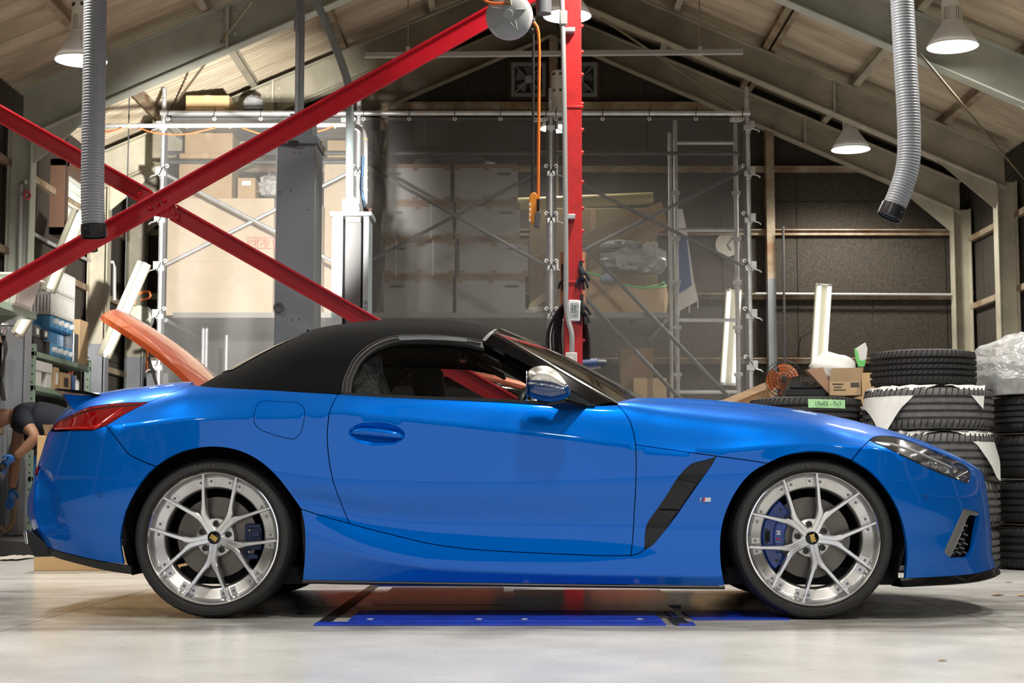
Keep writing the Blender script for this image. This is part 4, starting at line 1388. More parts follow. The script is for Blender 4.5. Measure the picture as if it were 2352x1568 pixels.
        bo = MB(); bo.box(p + Vector((0, .001, 0)), (.02, .001, .036)); bo = bo.build('caliper_logo', CALB, co, local=True)
        Mx = Matrix.Translation(W(.133, 171, -.0745)) @ Matrix.Rotation(math.pi / 2, 4, 'X') @ Matrix.Rotation(math.radians(-90), 4, 'Z')
        text_mesh('caliper_letter', 'M', mat('logo_white', (.8, .8, .82), rough=.4), co, Mx, .023, bold=.001)
        for i, cc in enumerate(((.7, .03, .02), (.01, .02, .12), (.1, .35, .8))):
            q = W(.133, 177, -.0745) + Vector((-.008, -.0005, -.008 - .005 * i))
            MB().prism([q, q + Vector((.018, 0, -.006)), q + Vector((.018, 0, -.011)), q + Vector((0, 0, -.005))], (0, -.0006, 0)).build('caliper_stripe', mat('cal_stripe%d' % i, cc, rough=.4), co, local=True, smooth=0)
    else:
        cal = MB()
        def rect(x0, z0, x1, z1, h, d): cal.box2((xw + x0, -.893 - h, WZ + z0), (xw + x1, -.893 - h + d, WZ + z1))
        rect(.122, -.052, .186, .040, -.088, .06); rect(.116, -.075, .130, .054, -.082, .05); rect(.124, .038, .182, .056, -.08, .05)
        rect(.124, -.090, .172, -.070, -.08, .05); rect(.138, -.040, .178, -.012, -.078, .02); rect(.142, .0, .180, .026, -.078, .02)
        co = cal.build('brake_caliper', CALD, wheel, local=True, smooth=0, bevel=.004)
        for z in (.030, -.060):
            MB().lathe([(0, .004), (.005, .003), (.006, -.01)], (xw + .136, -.893 + .080, WZ + z), ax, 10).build('caliper_bolt', BOLT, co, local=True)
    return wheel
w1 = make_wheel(XR, 48.6, False, .265)
w2 = make_wheel(XF, 65.0, True, .245)
def mirror_tree(o, parent, M):
    c = o.copy(); COL.objects.link(c); c.parent = parent; c.matrix_local = M @ o.matrix_local if M is not None else o.matrix_local
    for ch in o.children: mirror_tree(ch, c, None)
    return c
for w_, xw in ((w1, XR), (w2, XF)):
    Mr = Matrix.Translation((2 * xw, 0, 0)) @ Matrix.Rotation(math.pi, 4, 'Z')
    mirror_tree(w_, CAR, Mr)
    MB().cyl((xw, -.75, WZ), (xw, .75, WZ), .035).build('axle', DARK, CAR, local=True)

# ---- cabin
LEATHER = mat('seat_leather', (.05, .05, .052), rough=.5)
INT = mat('cabin_black', (.01, .01, .011), rough=.7)
MB().box2((-.75, -.74, .22), (.62, .74, .26)).box2((-.80, -.74, .22), (-.74, .74, .86)).box2((.36, -.74, .22), (.42, .74, .76)).build('cabin_floor', INT, CAR, local=True)
for sg in (1, -1):
    MB().box2((-.78, -.80 * sg, .25), (.36, -.73 * sg, .880)).build('door_lining', INT, CAR, local=True)
# dashboard
b = MB(); rows = []
for i in range(13):
    y = -.64 + 1.28 * i / 12
    k = abs(y) / .64
    rows.append([(.10 + .05 * k, y, .60), (.12 + .05 * k, y, .80), (.16, y, .870 - .02 * k), (.26, y, .875 - .03 * k), (.40 - .10 * k, y, .850 - .02 * k), (.40 - .10 * k, y, .6)])
b.grid(rows); b.build('dashboard', INT, CAR, local=True, smooth=50)
b = MB(); b.lathe([(.17, .0), (.182, .012), (.188, 0), (.182, -.012), (.17, 0)], (-.02, -.36, .80), (-.93, 0, .36), 36)
for a in (0, 120, 240):
    b.box((-.02, -.36, .80), (.02, .03, .03))
b.bar((-.02, -.53, .80), (-.02, -.19, .80), .02, .035)
b.build('steering_wheel', mat('steering_leather', (.02, .02, .021), rough=.35), CAR, local=True)
FILM = filmmat('clear_film', (.96, .96, .96), .85, rough=.15, gloss=.3, nscale=22, bump=1.)
for sg in (1, -1):
    b = MB(); rows = []
    prof = [(-.02, .33, .25), (-.05, .45, .27), (-.16, .62, .25), (-.22, .80, .235), (-.27, .92, .19), (-.30, 1.02, .125), (-.31, 1.09, .115), (-.325, 1.115, .08)]
    for (x, z, w) in prof:
        x += -.12 if sg < 0 else .12
        rows.append([(x - .26 + .07 * math.cos(a) + .012 * math.cos(3 * a), sg * .36 + w * math.sin(a), z + .0 * math.cos(a)) for a in [2 * math.pi * k / 20 for k in range(21)]])
    b.grid(rows); b.add(rows[-1][:-1], [tuple(range(20))])
    st = b.build('seat', LEATHER, CAR, local=True, smooth=60)
    MB().box2((-.35, sg * .36 - .26, .28), (.18, sg * .36 + .26, .42)).build('seat_cushion', LEATHER, st, local=True, bevel=.05)
# plastic cover over the near seat
b = MB(); rows = []
rnd = random.Random(3)
for i, (x, z, w) in enumerate([(-.22, .80, .27), (-.27, .92, .235), (-.31, 1.03, .165), (-.325, 1.11, .14), (-.34, 1.14, .05)]):
    x -= .12
    rows.append([(x - .26 + (.11 + rnd.uniform(-.012, .012)) * math.cos(a), -.36 + (w + rnd.uniform(-.012, .012)) * math.sin(a), z + rnd.uniform(-.012, .012)) for a in [2 * math.pi * k / 24 for k in range(24)]])
    rows[-1].append(rows[-1][0])
b.grid(rows); b.build('seat_film', FILM, CAR, local=True, smooth=10)
# rear-view mirror and sun visors
c = unp(1085, 845, .0)
b = MB(); b.box((float(unp(1060, 812, .1)[0]), -.05, float(unp(1060, 812, .1)[2])), (.035, .20, .062)); rv = b.build('rear_view_mirror', mat('mirror_black', (.02, .02, .02), rough=.3), CAR, local=True, bevel=.012)
for sg in (1, -1):
    p = unp(1105, 822, .36)
    MB().box((p[0] + .02, -.36 * sg, p[2] + .0), (.15, .34, .016), Matrix.Rotation(math.radians(28), 3, 'Y')).build('sun_visor', mat('visor_dark', (.03, .03, .03), rough=.7), CAR, local=True, bevel=.006)
p = unp(1122, 823, .40)
MB().box((p[0], p[1], p[2]), (.03, .002, .010), Matrix.Rotation(math.radians(12), 3, 'Y')).build('visor_sticker', mat('sticker_white', (.75, .74, .62), rough=.6), CAR, local=True)
# ================================================================== lamps
def shade_mat():
    m = bpy.data.materials.new('lamp_shade_white'); m.use_nodes = True
    nt = m.node_tree; b = nt.nodes['Principled BSDF']
    b.inputs['Base Color'].default_value = (.84, .85, .86, 1); b.inputs['Roughness'].default_value = .4
    tl = nt.nodes.new('ShaderNodeBsdfTranslucent'); tl.inputs[0].default_value = (.9, .9, .88, 1)
    mx = nt.nodes.new('ShaderNodeMixShader'); mx.inputs[0].default_value = .03
    nt.links.new(b.outputs[0], mx.inputs[1]); nt.links.new(tl.outputs[0], mx.inputs[2])
    nt.links.new(mx.outputs[0], nt.nodes['Material Output'].inputs[0])
    return m
LAMPW = mat('lamp_cream', (.86, .83, .74), rough=.4)
LAMPG = shade_mat()
GLOW = mat('lamp_glow', (1, 1, 1), rough=.5, emit=(1.0, .95, .84), estr=14.)
SLOT = mat('slot_dark', (.05, .05, .055), rough=.7)
LAMP_W = 430.
def high_bay(p, label, dia=.43, cord=True, power=LAMP_W):
    """p: centre of the shade mouth"""
    t = thing('high_bay_lamp', label, 'lamp', p, group='high bay lamps under the roof')
    r = dia / 2
    c = p
    MB().lathe([(r - .004, .0), (r, .004), (r * .78, .085), (r * .44, .185), (r * .40, .20), (r * .40, .195), (r * .74, .085), (r - .012, .006)], c, (0, 0, 1), 40).build('lamp_shade', LAMPG, t)
    MB().lathe([(0, .022), (r * .9, .022), (r * .93, .018)], c, (0, 0, 1), 32).build('lamp_diffuser', GLOW, t)
    b = MB(); b.lathe([(r * .40, .195), (r * .40, .215), (r * .33, .215), (r * .33, .33), (r * .40, .33), (r * .40, .345)], c, (0, 0, 1), 28)
    for k in range(20):
        a = 2 * math.pi * k / 20
        b.box(c + Vector((r * .375 * math.cos(a), r * .375 * math.sin(a), .27)), (.006, .006, .12))
    b.build('lamp_vent_neck', LAMPW, t)
    b = MB(); b.lathe([(r * .33, .216), (r * .33, .329)], c, (0, 0, 1), 20); b.build('lamp_core', SLOT, t)
    MB().lathe([(0, .345), (r * .38, .345), (r * .385, .355), (r * .385, .60), (r * .36, .615), (0, .615)], c, (0, 0, 1), 28).build('lamp_housing', LAMPW, t)
    for k in range(6):
        a = math.pi * 2 * k / 6 - math.pi / 2 + .3
        for z in (.40, .575):
            q = c + Vector((r * .385 * math.cos(a), r * .385 * math.sin(a), z))
            MB().box(q, (.004, .034, .026), Matrix.Rotation(a, 3, 'Z')).build('housing_slot', SLOT, t)
    if cord:
        zt = roofz(c.x) - .1
        rr = random.Random(int(c.x * 100))
        pts = [c + Vector((rr.uniform(-.01, .01), 0, .61 + (zt - c.z - .61) * i / 10)) for i in range(11)]
        MB().tube(pts, .007, n=6).build('lamp_cord', mat('cord_black', (.02, .02, .02), rough=.6), t)
    ld = bpy.data.lights.new('lamp_light', 'SPOT'); ld.energy = power; ld.spot_size = math.radians(150); ld.spot_blend = .6; ld.shadow_soft_size = .15
    ld.color = (1.0, .94, .84)
    lo = bpy.data.objects.new('lamp_light', ld); COL.objects.link(lo); lo.parent = t; lo.location = (0, 0, -.02)
    return t
YL1, YL2 = 6.2, 9.9
high_bay(at(186, 140, 4.6), 'cream high bay lamp half hidden by the hanging duct beside it', 122 * mpp(4.6))
high_bay(at(1303, 38, YL1), 'cream high bay lamp behind the red post and the hose reel', .40)
high_bay(at(2188, 108, YL1), 'cream high bay lamp beside the bent grey duct, under the pale green rafter', .42)
high_bay(at(1283, 296, YL2), 'cream high bay lamp seen partly through the dark mesh sheet', .40, power=130.)
high_bay(at(1954, 344, YL2), 'cream high bay lamp hanging on a thin cord in front of the dark rafter', .41)
for (x, y) in ((-3.3, 2.2), (.9, 1.9), (3.5, 2.2), (-3.3, -1.6), (.44, -1.6), (3.5, -1.6), (-3.3, -5.4), (.44, -5.4), (3.5, -5.4)):  # extra lamps out of view, added to raise the brightness of the hall
    high_bay(Vector((x, y, 4.15)), 'cream high bay lamp on a cord over the front of the hall', .42, power={2.2: 430., 1.9: 430., -1.6: 330., -5.4: 180.}[y])

# ================================================================== flexible ducts
DUCT = mat('grey_duct', (.25, .265, .29), rough=.45)
CUFF = mat('black_cuff', (.012, .012, .014), rough=.3)
def duct(pts, r, label, pitch=.0165):
    P = spline(pts, .02)
    t = thing('exhaust_duct', label, 'duct', tuple(P[-1]))
    L = [0]
    for i in range(1, len(P)): L.append(L[-1] + np.linalg.norm(P[i] - P[i - 1]))
    n = int(L[-1] / pitch) * 6
    q = np.linspace(0, L[-1], n)
    A = np.array(P)
    C = [Vector([np.interp(s, L, A[:, k]) for k in range(3)]) for s in q]
    R = [r * (1 + .024 * math.sin(2 * math.pi * i / 6)) for i in range(n)]
    MB().tube(C, R, n=28, caps=False).build('duct_hose', DUCT, t, smooth=60)
    d = (C[-1] - C[-8]).normalized()
    MB().lathe([(r * 1.0, -.06), (r * 1.10, -.06), (r * 1.12, .0), (r * 1.10, .012), (r * 1.02, .012), (r * .98, -.05)], C[-1], d, 32).build('duct_cuff', CUFF, t)
    b = MB(); b.lathe([(0, -.05), (r * .99, -.05)], C[-1], d, 24); b.build('duct_inside', DARK, t)
    for k in range(3):
        a, e = MB().frame(d)
        v = a * math.cos(2.1 * k + .4) + e * math.sin(2.1 * k + .4)
        MB().lathe([(0, .004), (.004, .003), (.005, 0)], C[-1] - d * .03 + v * r * 1.11, v, 8).build('cuff_screw', CHROME, t)
    return t
YD = 2.2
duct([tuple(at(*p, YD)) for p in [(225, -320), (222, -100), (219, 0), (216, 200), (213, 380), (213, 470), (216, 540)]], 26.5 * mpp(YD), 'straight grey corrugated duct hanging over the red brace, black cuff at its end')
duct([tuple(at(*p, YD)) for p in [(2062, -320), (2068, -100), (2072, 0), (2080, 150), (2088, 300), (2085, 380), (2068, 440), (2044, 495)]], 27 * mpp(YD), 'grey corrugated duct bent at the bottom with an open black cuff')

# ================================================================== red frame
RED = mat('red_paint', (.52, .005, .018), rough=.35, noise=.10, nscale=6)
REDP = mat('red_paint_post', (.46, .012, .014), rough=.4, noise=.14, nscale=12, bump=.06, bscale=40)
YR = 2.6
def line_at(p0, p1, x): return p0[1] + (p1[1] - p0[1]) * (x - p0[0]) / (p1[0] - p0[0])
PX0 = at(1316, 500, YR).x
pt = thing('red_post', 'tall red steel post with bolt heads along its edge, thermometer on it', 'post', (PX0, YR, 0))
b = MB()
top, bot = at(1310, 0, YR), at(1324, 860, YR)
hw = 21 * mpp(YR)
xp = at(1316, 430, YR).x
b.box2((xp - hw, YR - .006, 0), (xp + hw, YR + .006, 4.9)); b.box2((xp - hw, YR, 0), (xp - hw + .012, YR + .10, 4.9)); b.box2((xp + hw - .012, YR, 0), (xp + hw, YR + .10, 4.9))
b.box2((xp - hw - .02, YR - .03, 0), (xp + hw + .03, YR + .14, .02))
b.build('post_beam', REDP, pt, bevel=.003)
for k in range(26):
    z = .6 + k * .155 + (.02 if k % 3 == 0 else 0)
    MB().lathe([(0, .016), (.008, .014), (.012, .005), (.012, 0)], (xp + hw, YR + .03, z), (1, 0, 0), 10).build('bolt_head', REDP, pt)
for py in (246, 648):
    z = at(1310, py, YR).z
    MB().box2((xp - hw - .006, YR - .012, z - .008), (xp + hw + .01, YR + .05, z + .008)).build('splice_weld', REDP, pt, bevel=.003)
# the crossing braces with the gusset
br = thing('red_cross_brace', 'red steel cross brace with a bolted gusset plate where its bars meet', 'brace', tuple(at(370, 475, YR)))
def angle_bar(name, p0, p1, w, dy, par):
    p0 = Vector(p0); p1 = Vector(p1); d = (p1 - p0).normalized(); n = Vector((-d.z, 0, d.x))
    b = MB()
    b.prism([p0 + n * w / 2, p1 + n * w / 2, p1 - n * w / 2, p0 - n * w / 2], (0, .010, 0))
    b.prism([p0 + n * w / 2, p1 + n * w / 2, p1 + n * (w / 2 - .012), p0 + n * (w / 2 - .012)], (0, -.05, 0))
    b.prism([p0 - n * (w / 2 - .016), p1 - n * (w / 2 - .016), p1 - n * w / 2, p0 - n * w / 2], (0, -.012, 0))
    return b.build(name, RED, par, smooth=0, bevel=.002)
wB = 42 * mpp(YR)
A0, A1 = (-492, -16), (1293, 993)
B0, B1 = (-492, 948), (1293, -55)
angle_bar('brace_bar', at(B0[0], B0[1], YR), at(B1[0], B1[1], YR), wB, 0, br)
angle_bar('brace_bar', at(A0[0], A0[1], YR + .03), at(340, line_at(A0, A1, 340), YR + .03), wB * .92, 0, br)
angle_bar('brace_bar', at(400, line_at(A0, A1, 400), YR + .03), at(A1[0], A1[1], YR + .03), wB * .92, 0, br)
MB().prism([at(*p, YR + .012) for p in [(312, 446), (322, 433), (378, 449), (398, 462), (412, 490), (410, 505), (348, 494), (330, 478)]], (0, .008, 0)).build('gusset_plate', RED, br, smooth=0)
for (x, y, dd) in ((322, 444, .02), (337, 455, .02), (345, 478, -.004), (362, 469, -.004), (377, 460, -.004), (386, 482, .02), (402, 492, .02)):
    MB().lathe([(0, .026), (.008, .024), (.013, .014), (.014, 0)], at(x, y, YR + dd), (0, -1, 0), 12).build('bolt_head', RED, br)
pl = thing('red_post', 'red steel post at the far end of the cross brace', 'post', (-4.17, YR, 0))
x = -4.17
MB().box2((x - hw, YR - .006, 0), (x + hw, YR + .006, 3.7)).box2((x - hw, YR, 0), (x - hw + .012, YR + .1, 3.7)).box2((x + hw - .012, YR, 0), (x + hw, YR + .1, 3.7)).build('post_beam', REDP, pl)
for px, w in ((1010, .05), (1210, .03)):
    pass
# conduit on the post
COND = mat('conduit_grey', (.36, .365, .36), rough=.4, metal=.3)
cdt_ = thing('conduit_pipe', 'thin grey conduit pipe clamped along the red post', 'pipe', tuple(at(1297, 800, YR - .05)))
pts = [at(1290, -30, YR - .05), at(1293, 70, YR - .05), at(1297, 300, YR - .05), at(1300, 640, YR - .05), at(1300, 700, YR - .05), at(1305, 735, YR - .05), at(1313, 765, YR - .06), at(1313, 815, YR - .06)]
MB().tube(spline([tuple(p) for p in pts], .03), 6 * mpp(YR), n=10).build('pipe_run', COND, cdt_)
for py in (70, 498):
    MB().box(at(1308, py, YR - .03), (.065, .05, .028)).build('pipe_clamp', mat('galvanised', (.55, .56, .57), rough=.35, metal=.7), cdt_, bevel=.004)
MB().box(at(1294, 42, YR - .05), (.045, .045, .085)).build('pipe_joint', COND, cdt_, bevel=.006)
bx = thing('outlet_box', 'small white socket box on the red post under the thermometer', 'socket', tuple(at(1312, 860, YR - .05)))
MB().box(at(1312, 836, YR - .05), (26 * mpp(YR), .06, 52 * mpp(YR))).build('box_body', mat('box_grey', (.55, .54, .51), rough=.5), bx, bevel=.005)
for py in (822, 842):
    MB().box(at(1312, py, YR - .082), (11 * mpp(YR), .004, 9 * mpp(YR))).build('socket_face', mat('socket_cream', (.72, .70, .60), rough=.5), bx)
# thermometer
th = thing('thermometer', 'white digital thermometer with a grey display on the red post', 'thermometer', tuple(at(1319, 738, YR - .03)))
th_rot = Matrix.Rotation(math.radians(2.5), 3, 'Y')
c = at(1319, 713, YR - .03)
MB().box(c, (28 * mpp(YR), .022, 49 * mpp(YR)), th_rot).build('thermometer_case', mat('white_plastic', (.80, .80, .79), rough=.35), th, bevel=.008)
MB().box(c + Vector((0, -.0115, .0)), (20 * mpp(YR), .002, 34 * mpp(YR)), th_rot).build('display', mat('lcd_grey', (.36, .40, .38), rough=.25), th)
LCD = mat('lcd_ink', (.04, .05, .05), rough=.5)
Rm = Matrix.Rotation(math.pi / 2, 4, 'X') @ Matrix.Rotation(math.radians(-2.5), 4, 'Z')
for s, dx, dz, sz in (('29', -.004, .017, .030), ('35', -.004, -.004, .030), ('1125', .0, -.030, .014), ('°C', .017, .02, .010), ('%', .017, -.008, .010)):
    text_mesh('display_digits', s, LCD, th, Matrix.Translation(c - wloc(th) + Vector((dx, -.0128, dz))) @ Rm, sz, depth=.0002)

# ================================================================== hose reel, pendant control
YH = 2.15
REELG = mat('reel_grey', (.36, .38, .38), rough=.4)
hr = thing('hose_reel', 'round grey hose reel hanging above, orange hose running down', 'hose reel', tuple(at(1170, 90, YH)))
c = at(1170, 38, YH); r = 53 * mpp(YH)
ax = Vector((-.10, -.98, -.10)).normalized()
MB().lathe([(0, .07), (r * .35, .072), (r * .8, .066), (r * .96, .052), (r, .03), (r, -.03), (r * .96, -.06), (0, -.07)], c, ax, 48).build('reel_drum', REELG, hr)
MB().lathe([(r * 1.0, -.012), (r * 1.05, -.008), (r * 1.05, .008), (r, .012)], c, ax, 48).build('reel_flange', mat('reel_violet_grey', (.46, .45, .49), rough=.35), hr)
MB().lathe([(0, .076), (r * .2, .076), (r * .22, .07)], c, ax, 24).build('reel_hub', REELG, hr)
a_, e_ = MB().frame(ax)
for k in range(5):
    t = 2 * math.pi * k / 5 + .6
    d1 = a_ * math.cos(t) + e_ * math.sin(t); d2 = a_ * math.cos(t + .5) + e_ * math.sin(t + .5)
    MB().tube([c + ax * .071 + d1 * r * .42, c + ax * .071 + (d1 + d2) * r * .42, c + ax * .071 + d2 * r * .42], .004, n=6).build('reel_rib', REELG, hr)
MB().tube(spline([tuple(at(*p, YH - .09)) for p in [(1090, -30), (1112, 0), (1135, 8), (1160, 7)]], .02), .008, n=8).build('reel_feed_hose', mat('orange_hose', (.75, .13, .02), rough=.4), hr)
MB().cyl(at(1158, 7, YH - .09), at(1172, 7, YH - .09), .010).build('reel_fitting', mat('brass_dark', (.2, .12, .06), rough=.4, metal=.8), hr)
for (px, py) in ((1224, 47), (1222, 70)):
    MB().ball(at(px, py, YH), .016).build('hose_stop', mat('stop_black', (.02, .02, .02), rough=.5), hr)
MB().cyl(c + Vector((.06, .05, r)), c + Vector((.06, .05, 1.6)), .03).build('reel_bracket', mat('bracket_grey', (.12, .12, .13), rough=.5), hr)
oh = MB().tube(spline([tuple(at(*p, YH - .01)) for p in [(1226, 50), (1234, 62), (1238, 95), (1238, 200), (1237, 330), (1236, 460)]], .04), .0085, n=8).build('air_hose', mat('orange_hose2', (.85, .20, .03), rough=.4), None)
tag(oh, 'orange hose hanging straight down from the round grey reel', 'hose')
bc = MB().tube(spline([tuple(at(*p, YH - .01)) for p in [(1225, 78), (1225, 200), (1224, 330), (1223, 445)]], .05), .0075, n=8).build('control_cable', mat('cable_black', (.015, .015, .017), rough=.5), None)
tag(bc, 'black cable hanging beside the orange hose to the pendant control', 'cable')
pc = thing('pendant_control', 'orange push button pendant control hanging on a black cable', 'control', tuple(at(1228, 515, YH)))
ORP = mat('orange_plastic', (.80, .27, .01), rough=.4)
q = [at(*p, YH - .02) for p in [(1217, 447), (1223, 441), (1231, 442), (1236, 450), (1234, 505), (1228, 515), (1219, 512), (1214, 500), (1215, 460)]]
MB().prism(q, (0, .045, 0)).build('control_body', ORP, pc, smooth=0, bevel=.006)
for k in range(4):
    MB().box(at(1217, 470 + 12 * k, YH - .022), (.008, .012, .018)).build('push_button', mat('white_plastic'), pc, bevel=.002)
MB().cyl(at(1236, 457, YH - .03), at(1236, 488, YH - .03), .008).build('cable_spring', CUFF, pc)
q = [at(*p, YH - .04) for p in [(1229, 487), (1240, 484), (1243, 490), (1239, 522), (1226, 520)]]
MB().prism(q, (0, .04, 0)).build('hose_gun', mat('gun_grey', (.10, .10, .105), rough=.35), pc, smooth=0, bevel=.006)
hg = MB().cyl(at(1250, -40, YH + .3), at(1249, 32, YH + .3), .045, n=20).build('hanging_pipe', mat('pipe_dark_grey', (.12, .125, .14), rough=.3), None)
tag(hg, 'short dark grey pipe end hanging beside the hose reel', 'pipe')

# ================================================================== unlit light bar
YLB = 6.0
lb = thing('light_track', 'long thin grey light track hung on wires across the hall', 'light track', tuple(at(1270, 125, YLB)))
a, c = at(838, 127, YLB), at(1706, 119, YLB)
MB().bar(a, c, .05, .036).build('track_rail', mat('track_grey', (.36, .37, .34), rough=.5), lb, smooth=0)
for px in (937, 1608):
    p = at(px, 123, YLB)
    MB().box(p + Vector((0, 0, .02)), (.03, .06, .06)).build('track_clip', mat('clip_grey', (.45, .46, .43), rough=.5), lb)
    MB().cyl(p + Vector((0, 0, .04)), Vector((p.x, p.y, roofz(p.x) - .1)), .006, n=6).build('track_wire', ROD, lb)

# ================================================================== lift posts
LG = mat('lift_grey', (.14, .157, .175), rough=.42, noise=.10, nscale=2)
LGL = mat('lift_light_grey', (.24, .285, .31), rough=.42, noise=.08, nscale=2)
YC1 = 3.05
l1 = thing('lift_post', 'tall grey car lift post with a cylinder rising from its top', 'lift post', (at(690, 700, YC1).x, YC1, 0))
m1 = mpp(YC1)
xl = at(630, 700, YC1).x; xr = at(722, 700, YC1).x; zt = at(690, 312, YC1).z
dpt = .34
b = MB(); b.box2((xl, YC1, 0), (xr, YC1 + dpt, zt)); b.build('post_column', LG, l1, bevel=.006)
xr2 = at(750, 500, YC1 + dpt).x
b = MB(); b.box2((xl - .012, YC1 - .012, zt - .05), (xr + .012, YC1 + dpt + .012, zt)); b.build('post_cap', LG, l1, bevel=.004)
b = MB(); b.box2((at(664, 290, YC1).x, YC1 + .02, zt), (at(716, 290, YC1).x, YC1 + .25, at(690, 258, YC1).z)); b.build('post_head', LG, l1, bevel=.004)
for (x, y, r) in ((727, 305, .009), (749, 315, .009)):
    pass
MB().cyl(Vector((at(687, 200, YC1 + .1).x, YC1 + .12, zt)), Vector((at(687, 200, YC1 + .1).x, YC1 + .12, 4.6)), 11 * m1, n=24).build('cylinder_rod', LG, l1)
MB().cyl(at(687, 30, YC1 + .12), at(687, 72, YC1 + .12), 12.5 * m1, n=24).build('cylinder_collar', LG, l1)
q = [at(*p, YC1 - .013) for p in [(662, 325), (669, 322), (682, 322), (688, 327), (686, 333), (668, 334), (662, 331)]]
MB().prism(q, (0, .004, 0)).build('lift_slot', DARK, l1, smooth=0)
MB().lathe([(7 * m1, .0), (7.2 * m1, .008), (12 * m1, .008), (12.5 * m1, 0)], at(640, 706, YC1 - .001), (0, -1, 0), 28).build('rubber_ring', mat('ring_dark', (.05, .05, .05), rough=.6), l1)
for (x, y) in ((643, 440), (668, 437), (671, 733), (687, 732), (676, 350), (690, 349), (707, 480)):
    MB().lathe([(0, .003), (.006, .002), (.007, 0)], at(x, y, YC1), (0, -1, 0), 8).build('post_screw', mat('screw_rust', (.12, .08, .05), rough=.6), l1)
for k in range(2):
    MB().lathe([(0, .014), (.012, .012), (.014, 0)], Vector((xr + .012, YC1 + .10 + .16 * k, zt - .025)), (1, 0, 0), 10).build('cap_bolt', mat('brass_bolt', (.30, .22, .10), rough=.35, metal=.8), l1)
YC2 = 6.15
m2 = mpp(YC2)
l2 = thing('lift_post', 'pale grey car lift post with a dark strip down its open front', 'lift post', (at(805, 700, YC2).x, YC2, 0))
zt = at(800, 496, YC2).z
X = lambda px: at(px, 600, YC2).x
b = MB(); b.box2((X(760), YC2 + .05, 0), (X(787), YC2 + .32, zt)); b.box2((X(772), YC2, 0), (X(787), YC2 + .06, zt)); b.box2((X(834), YC2, 0), (X(847), YC2 + .32, zt)); b.box2((X(760), YC2 + .3, 0), (X(847), YC2 + .32, zt)); b.build('post_column', LGL, l2, bevel=.004)
MB().box2((X(792), YC2 + .03, 0), (X(828), YC2 + .05, zt)).build('post_cover_strip', mat('strip_dark', (.045, .045, .05), rough=.55), l2)
b = MB(); b.box2((X(757), YC2 - .02, zt), (X(854), YC2 + .34, zt + .035)); b.build('post_cap', LGL, l2, bevel=.006)
b = MB(); b.prism([at(*p, YC2 + .05) for p in [(786, 489), (786, 457), (800, 455), (812, 450), (822, 462), (826, 480), (824, 489)]], (0, .14, 0)); b.build('pivot_bracket', LGL, l2, smooth=0, bevel=.004)
for (x, y) in ((804, 472), (815, 461)):
    MB().lathe([(0, .02), (.012, .018), (.014, 0)], at(x, y, YC2 + .05), (0, -1, 0), 10).build('pivot_bolt', mat('brass_bolt'), l2)
MB().box(at(811, 505, YC2 + .0), (.115, .02, .035)).build('cover_clip', mat('clip_tan', (.55, .45, .28), rough=.6), l2)
for k in range(4):
    MB().box(at(839, 694 + 13 * k, YC2 - .002), (.03, .006, .03)).build('latch_slot', mat('latch_dark', (.12, .14, .16), rough=.5), l2)
cr = thing('bent_pipe', 'pale grey pipe rising from the lift post and bending away under the roof', 'pipe', tuple(at(802, 470, YC2 + .1)))
MB().tube(spline([tuple(at(*p, YC2 + .1)) for p in [(803, 470), (803, 330), (803, 230), (799, 190), (790, 160), (760, 80), (725, 0), (700, -60)]], .05), 9.5 * m2, n=16).build('pipe_tube', LGL, cr)

# added light, unseen behind the tall lift post, brightens the pile of cartons
wk = thing('added_light', 'small work light clamped to the back of the tall lift post', 'lamp', (at(690, 400, YC1 + .5).x, YC1 + .45, at(690, 420, YC1 + .5).z))
wp0 = Vector(wk.location); aim = (Vector((-2.85, 8.9, 3.05)) - wp0).normalized()
MB().lathe([(.03, -.06), (.07, .0), (.072, .02), (.066, .02), (.03, -.05)], wp0, aim, 24).build('light_shell', mat('cage_black', (.02, .02, .02), rough=.5), wk)
MB().lathe([(0, .005), (.062, .005)], wp0, aim, 24).build('light_glass', GLOW, wk)
MB().bar(wp0 - aim * .05, Vector((wp0.x, YC1 + .34, wp0.z)), .02, .02).build('light_clamp', mat('galvanised'), wk)
ld = bpy.data.lights.new('added_light_beam', 'SPOT'); ld.energy = 3400.; ld.spot_size = math.radians(46); ld.spot_blend = .7; ld.shadow_soft_size = .06; ld.color = (1., .95, .87)
lo = bpy.data.objects.new('added_light_beam', ld); COL.objects.link(lo); lo.parent = wk; lo.location = aim * .04
lo.rotation_euler = aim.to_track_quat('-Z', 'Y').to_euler()
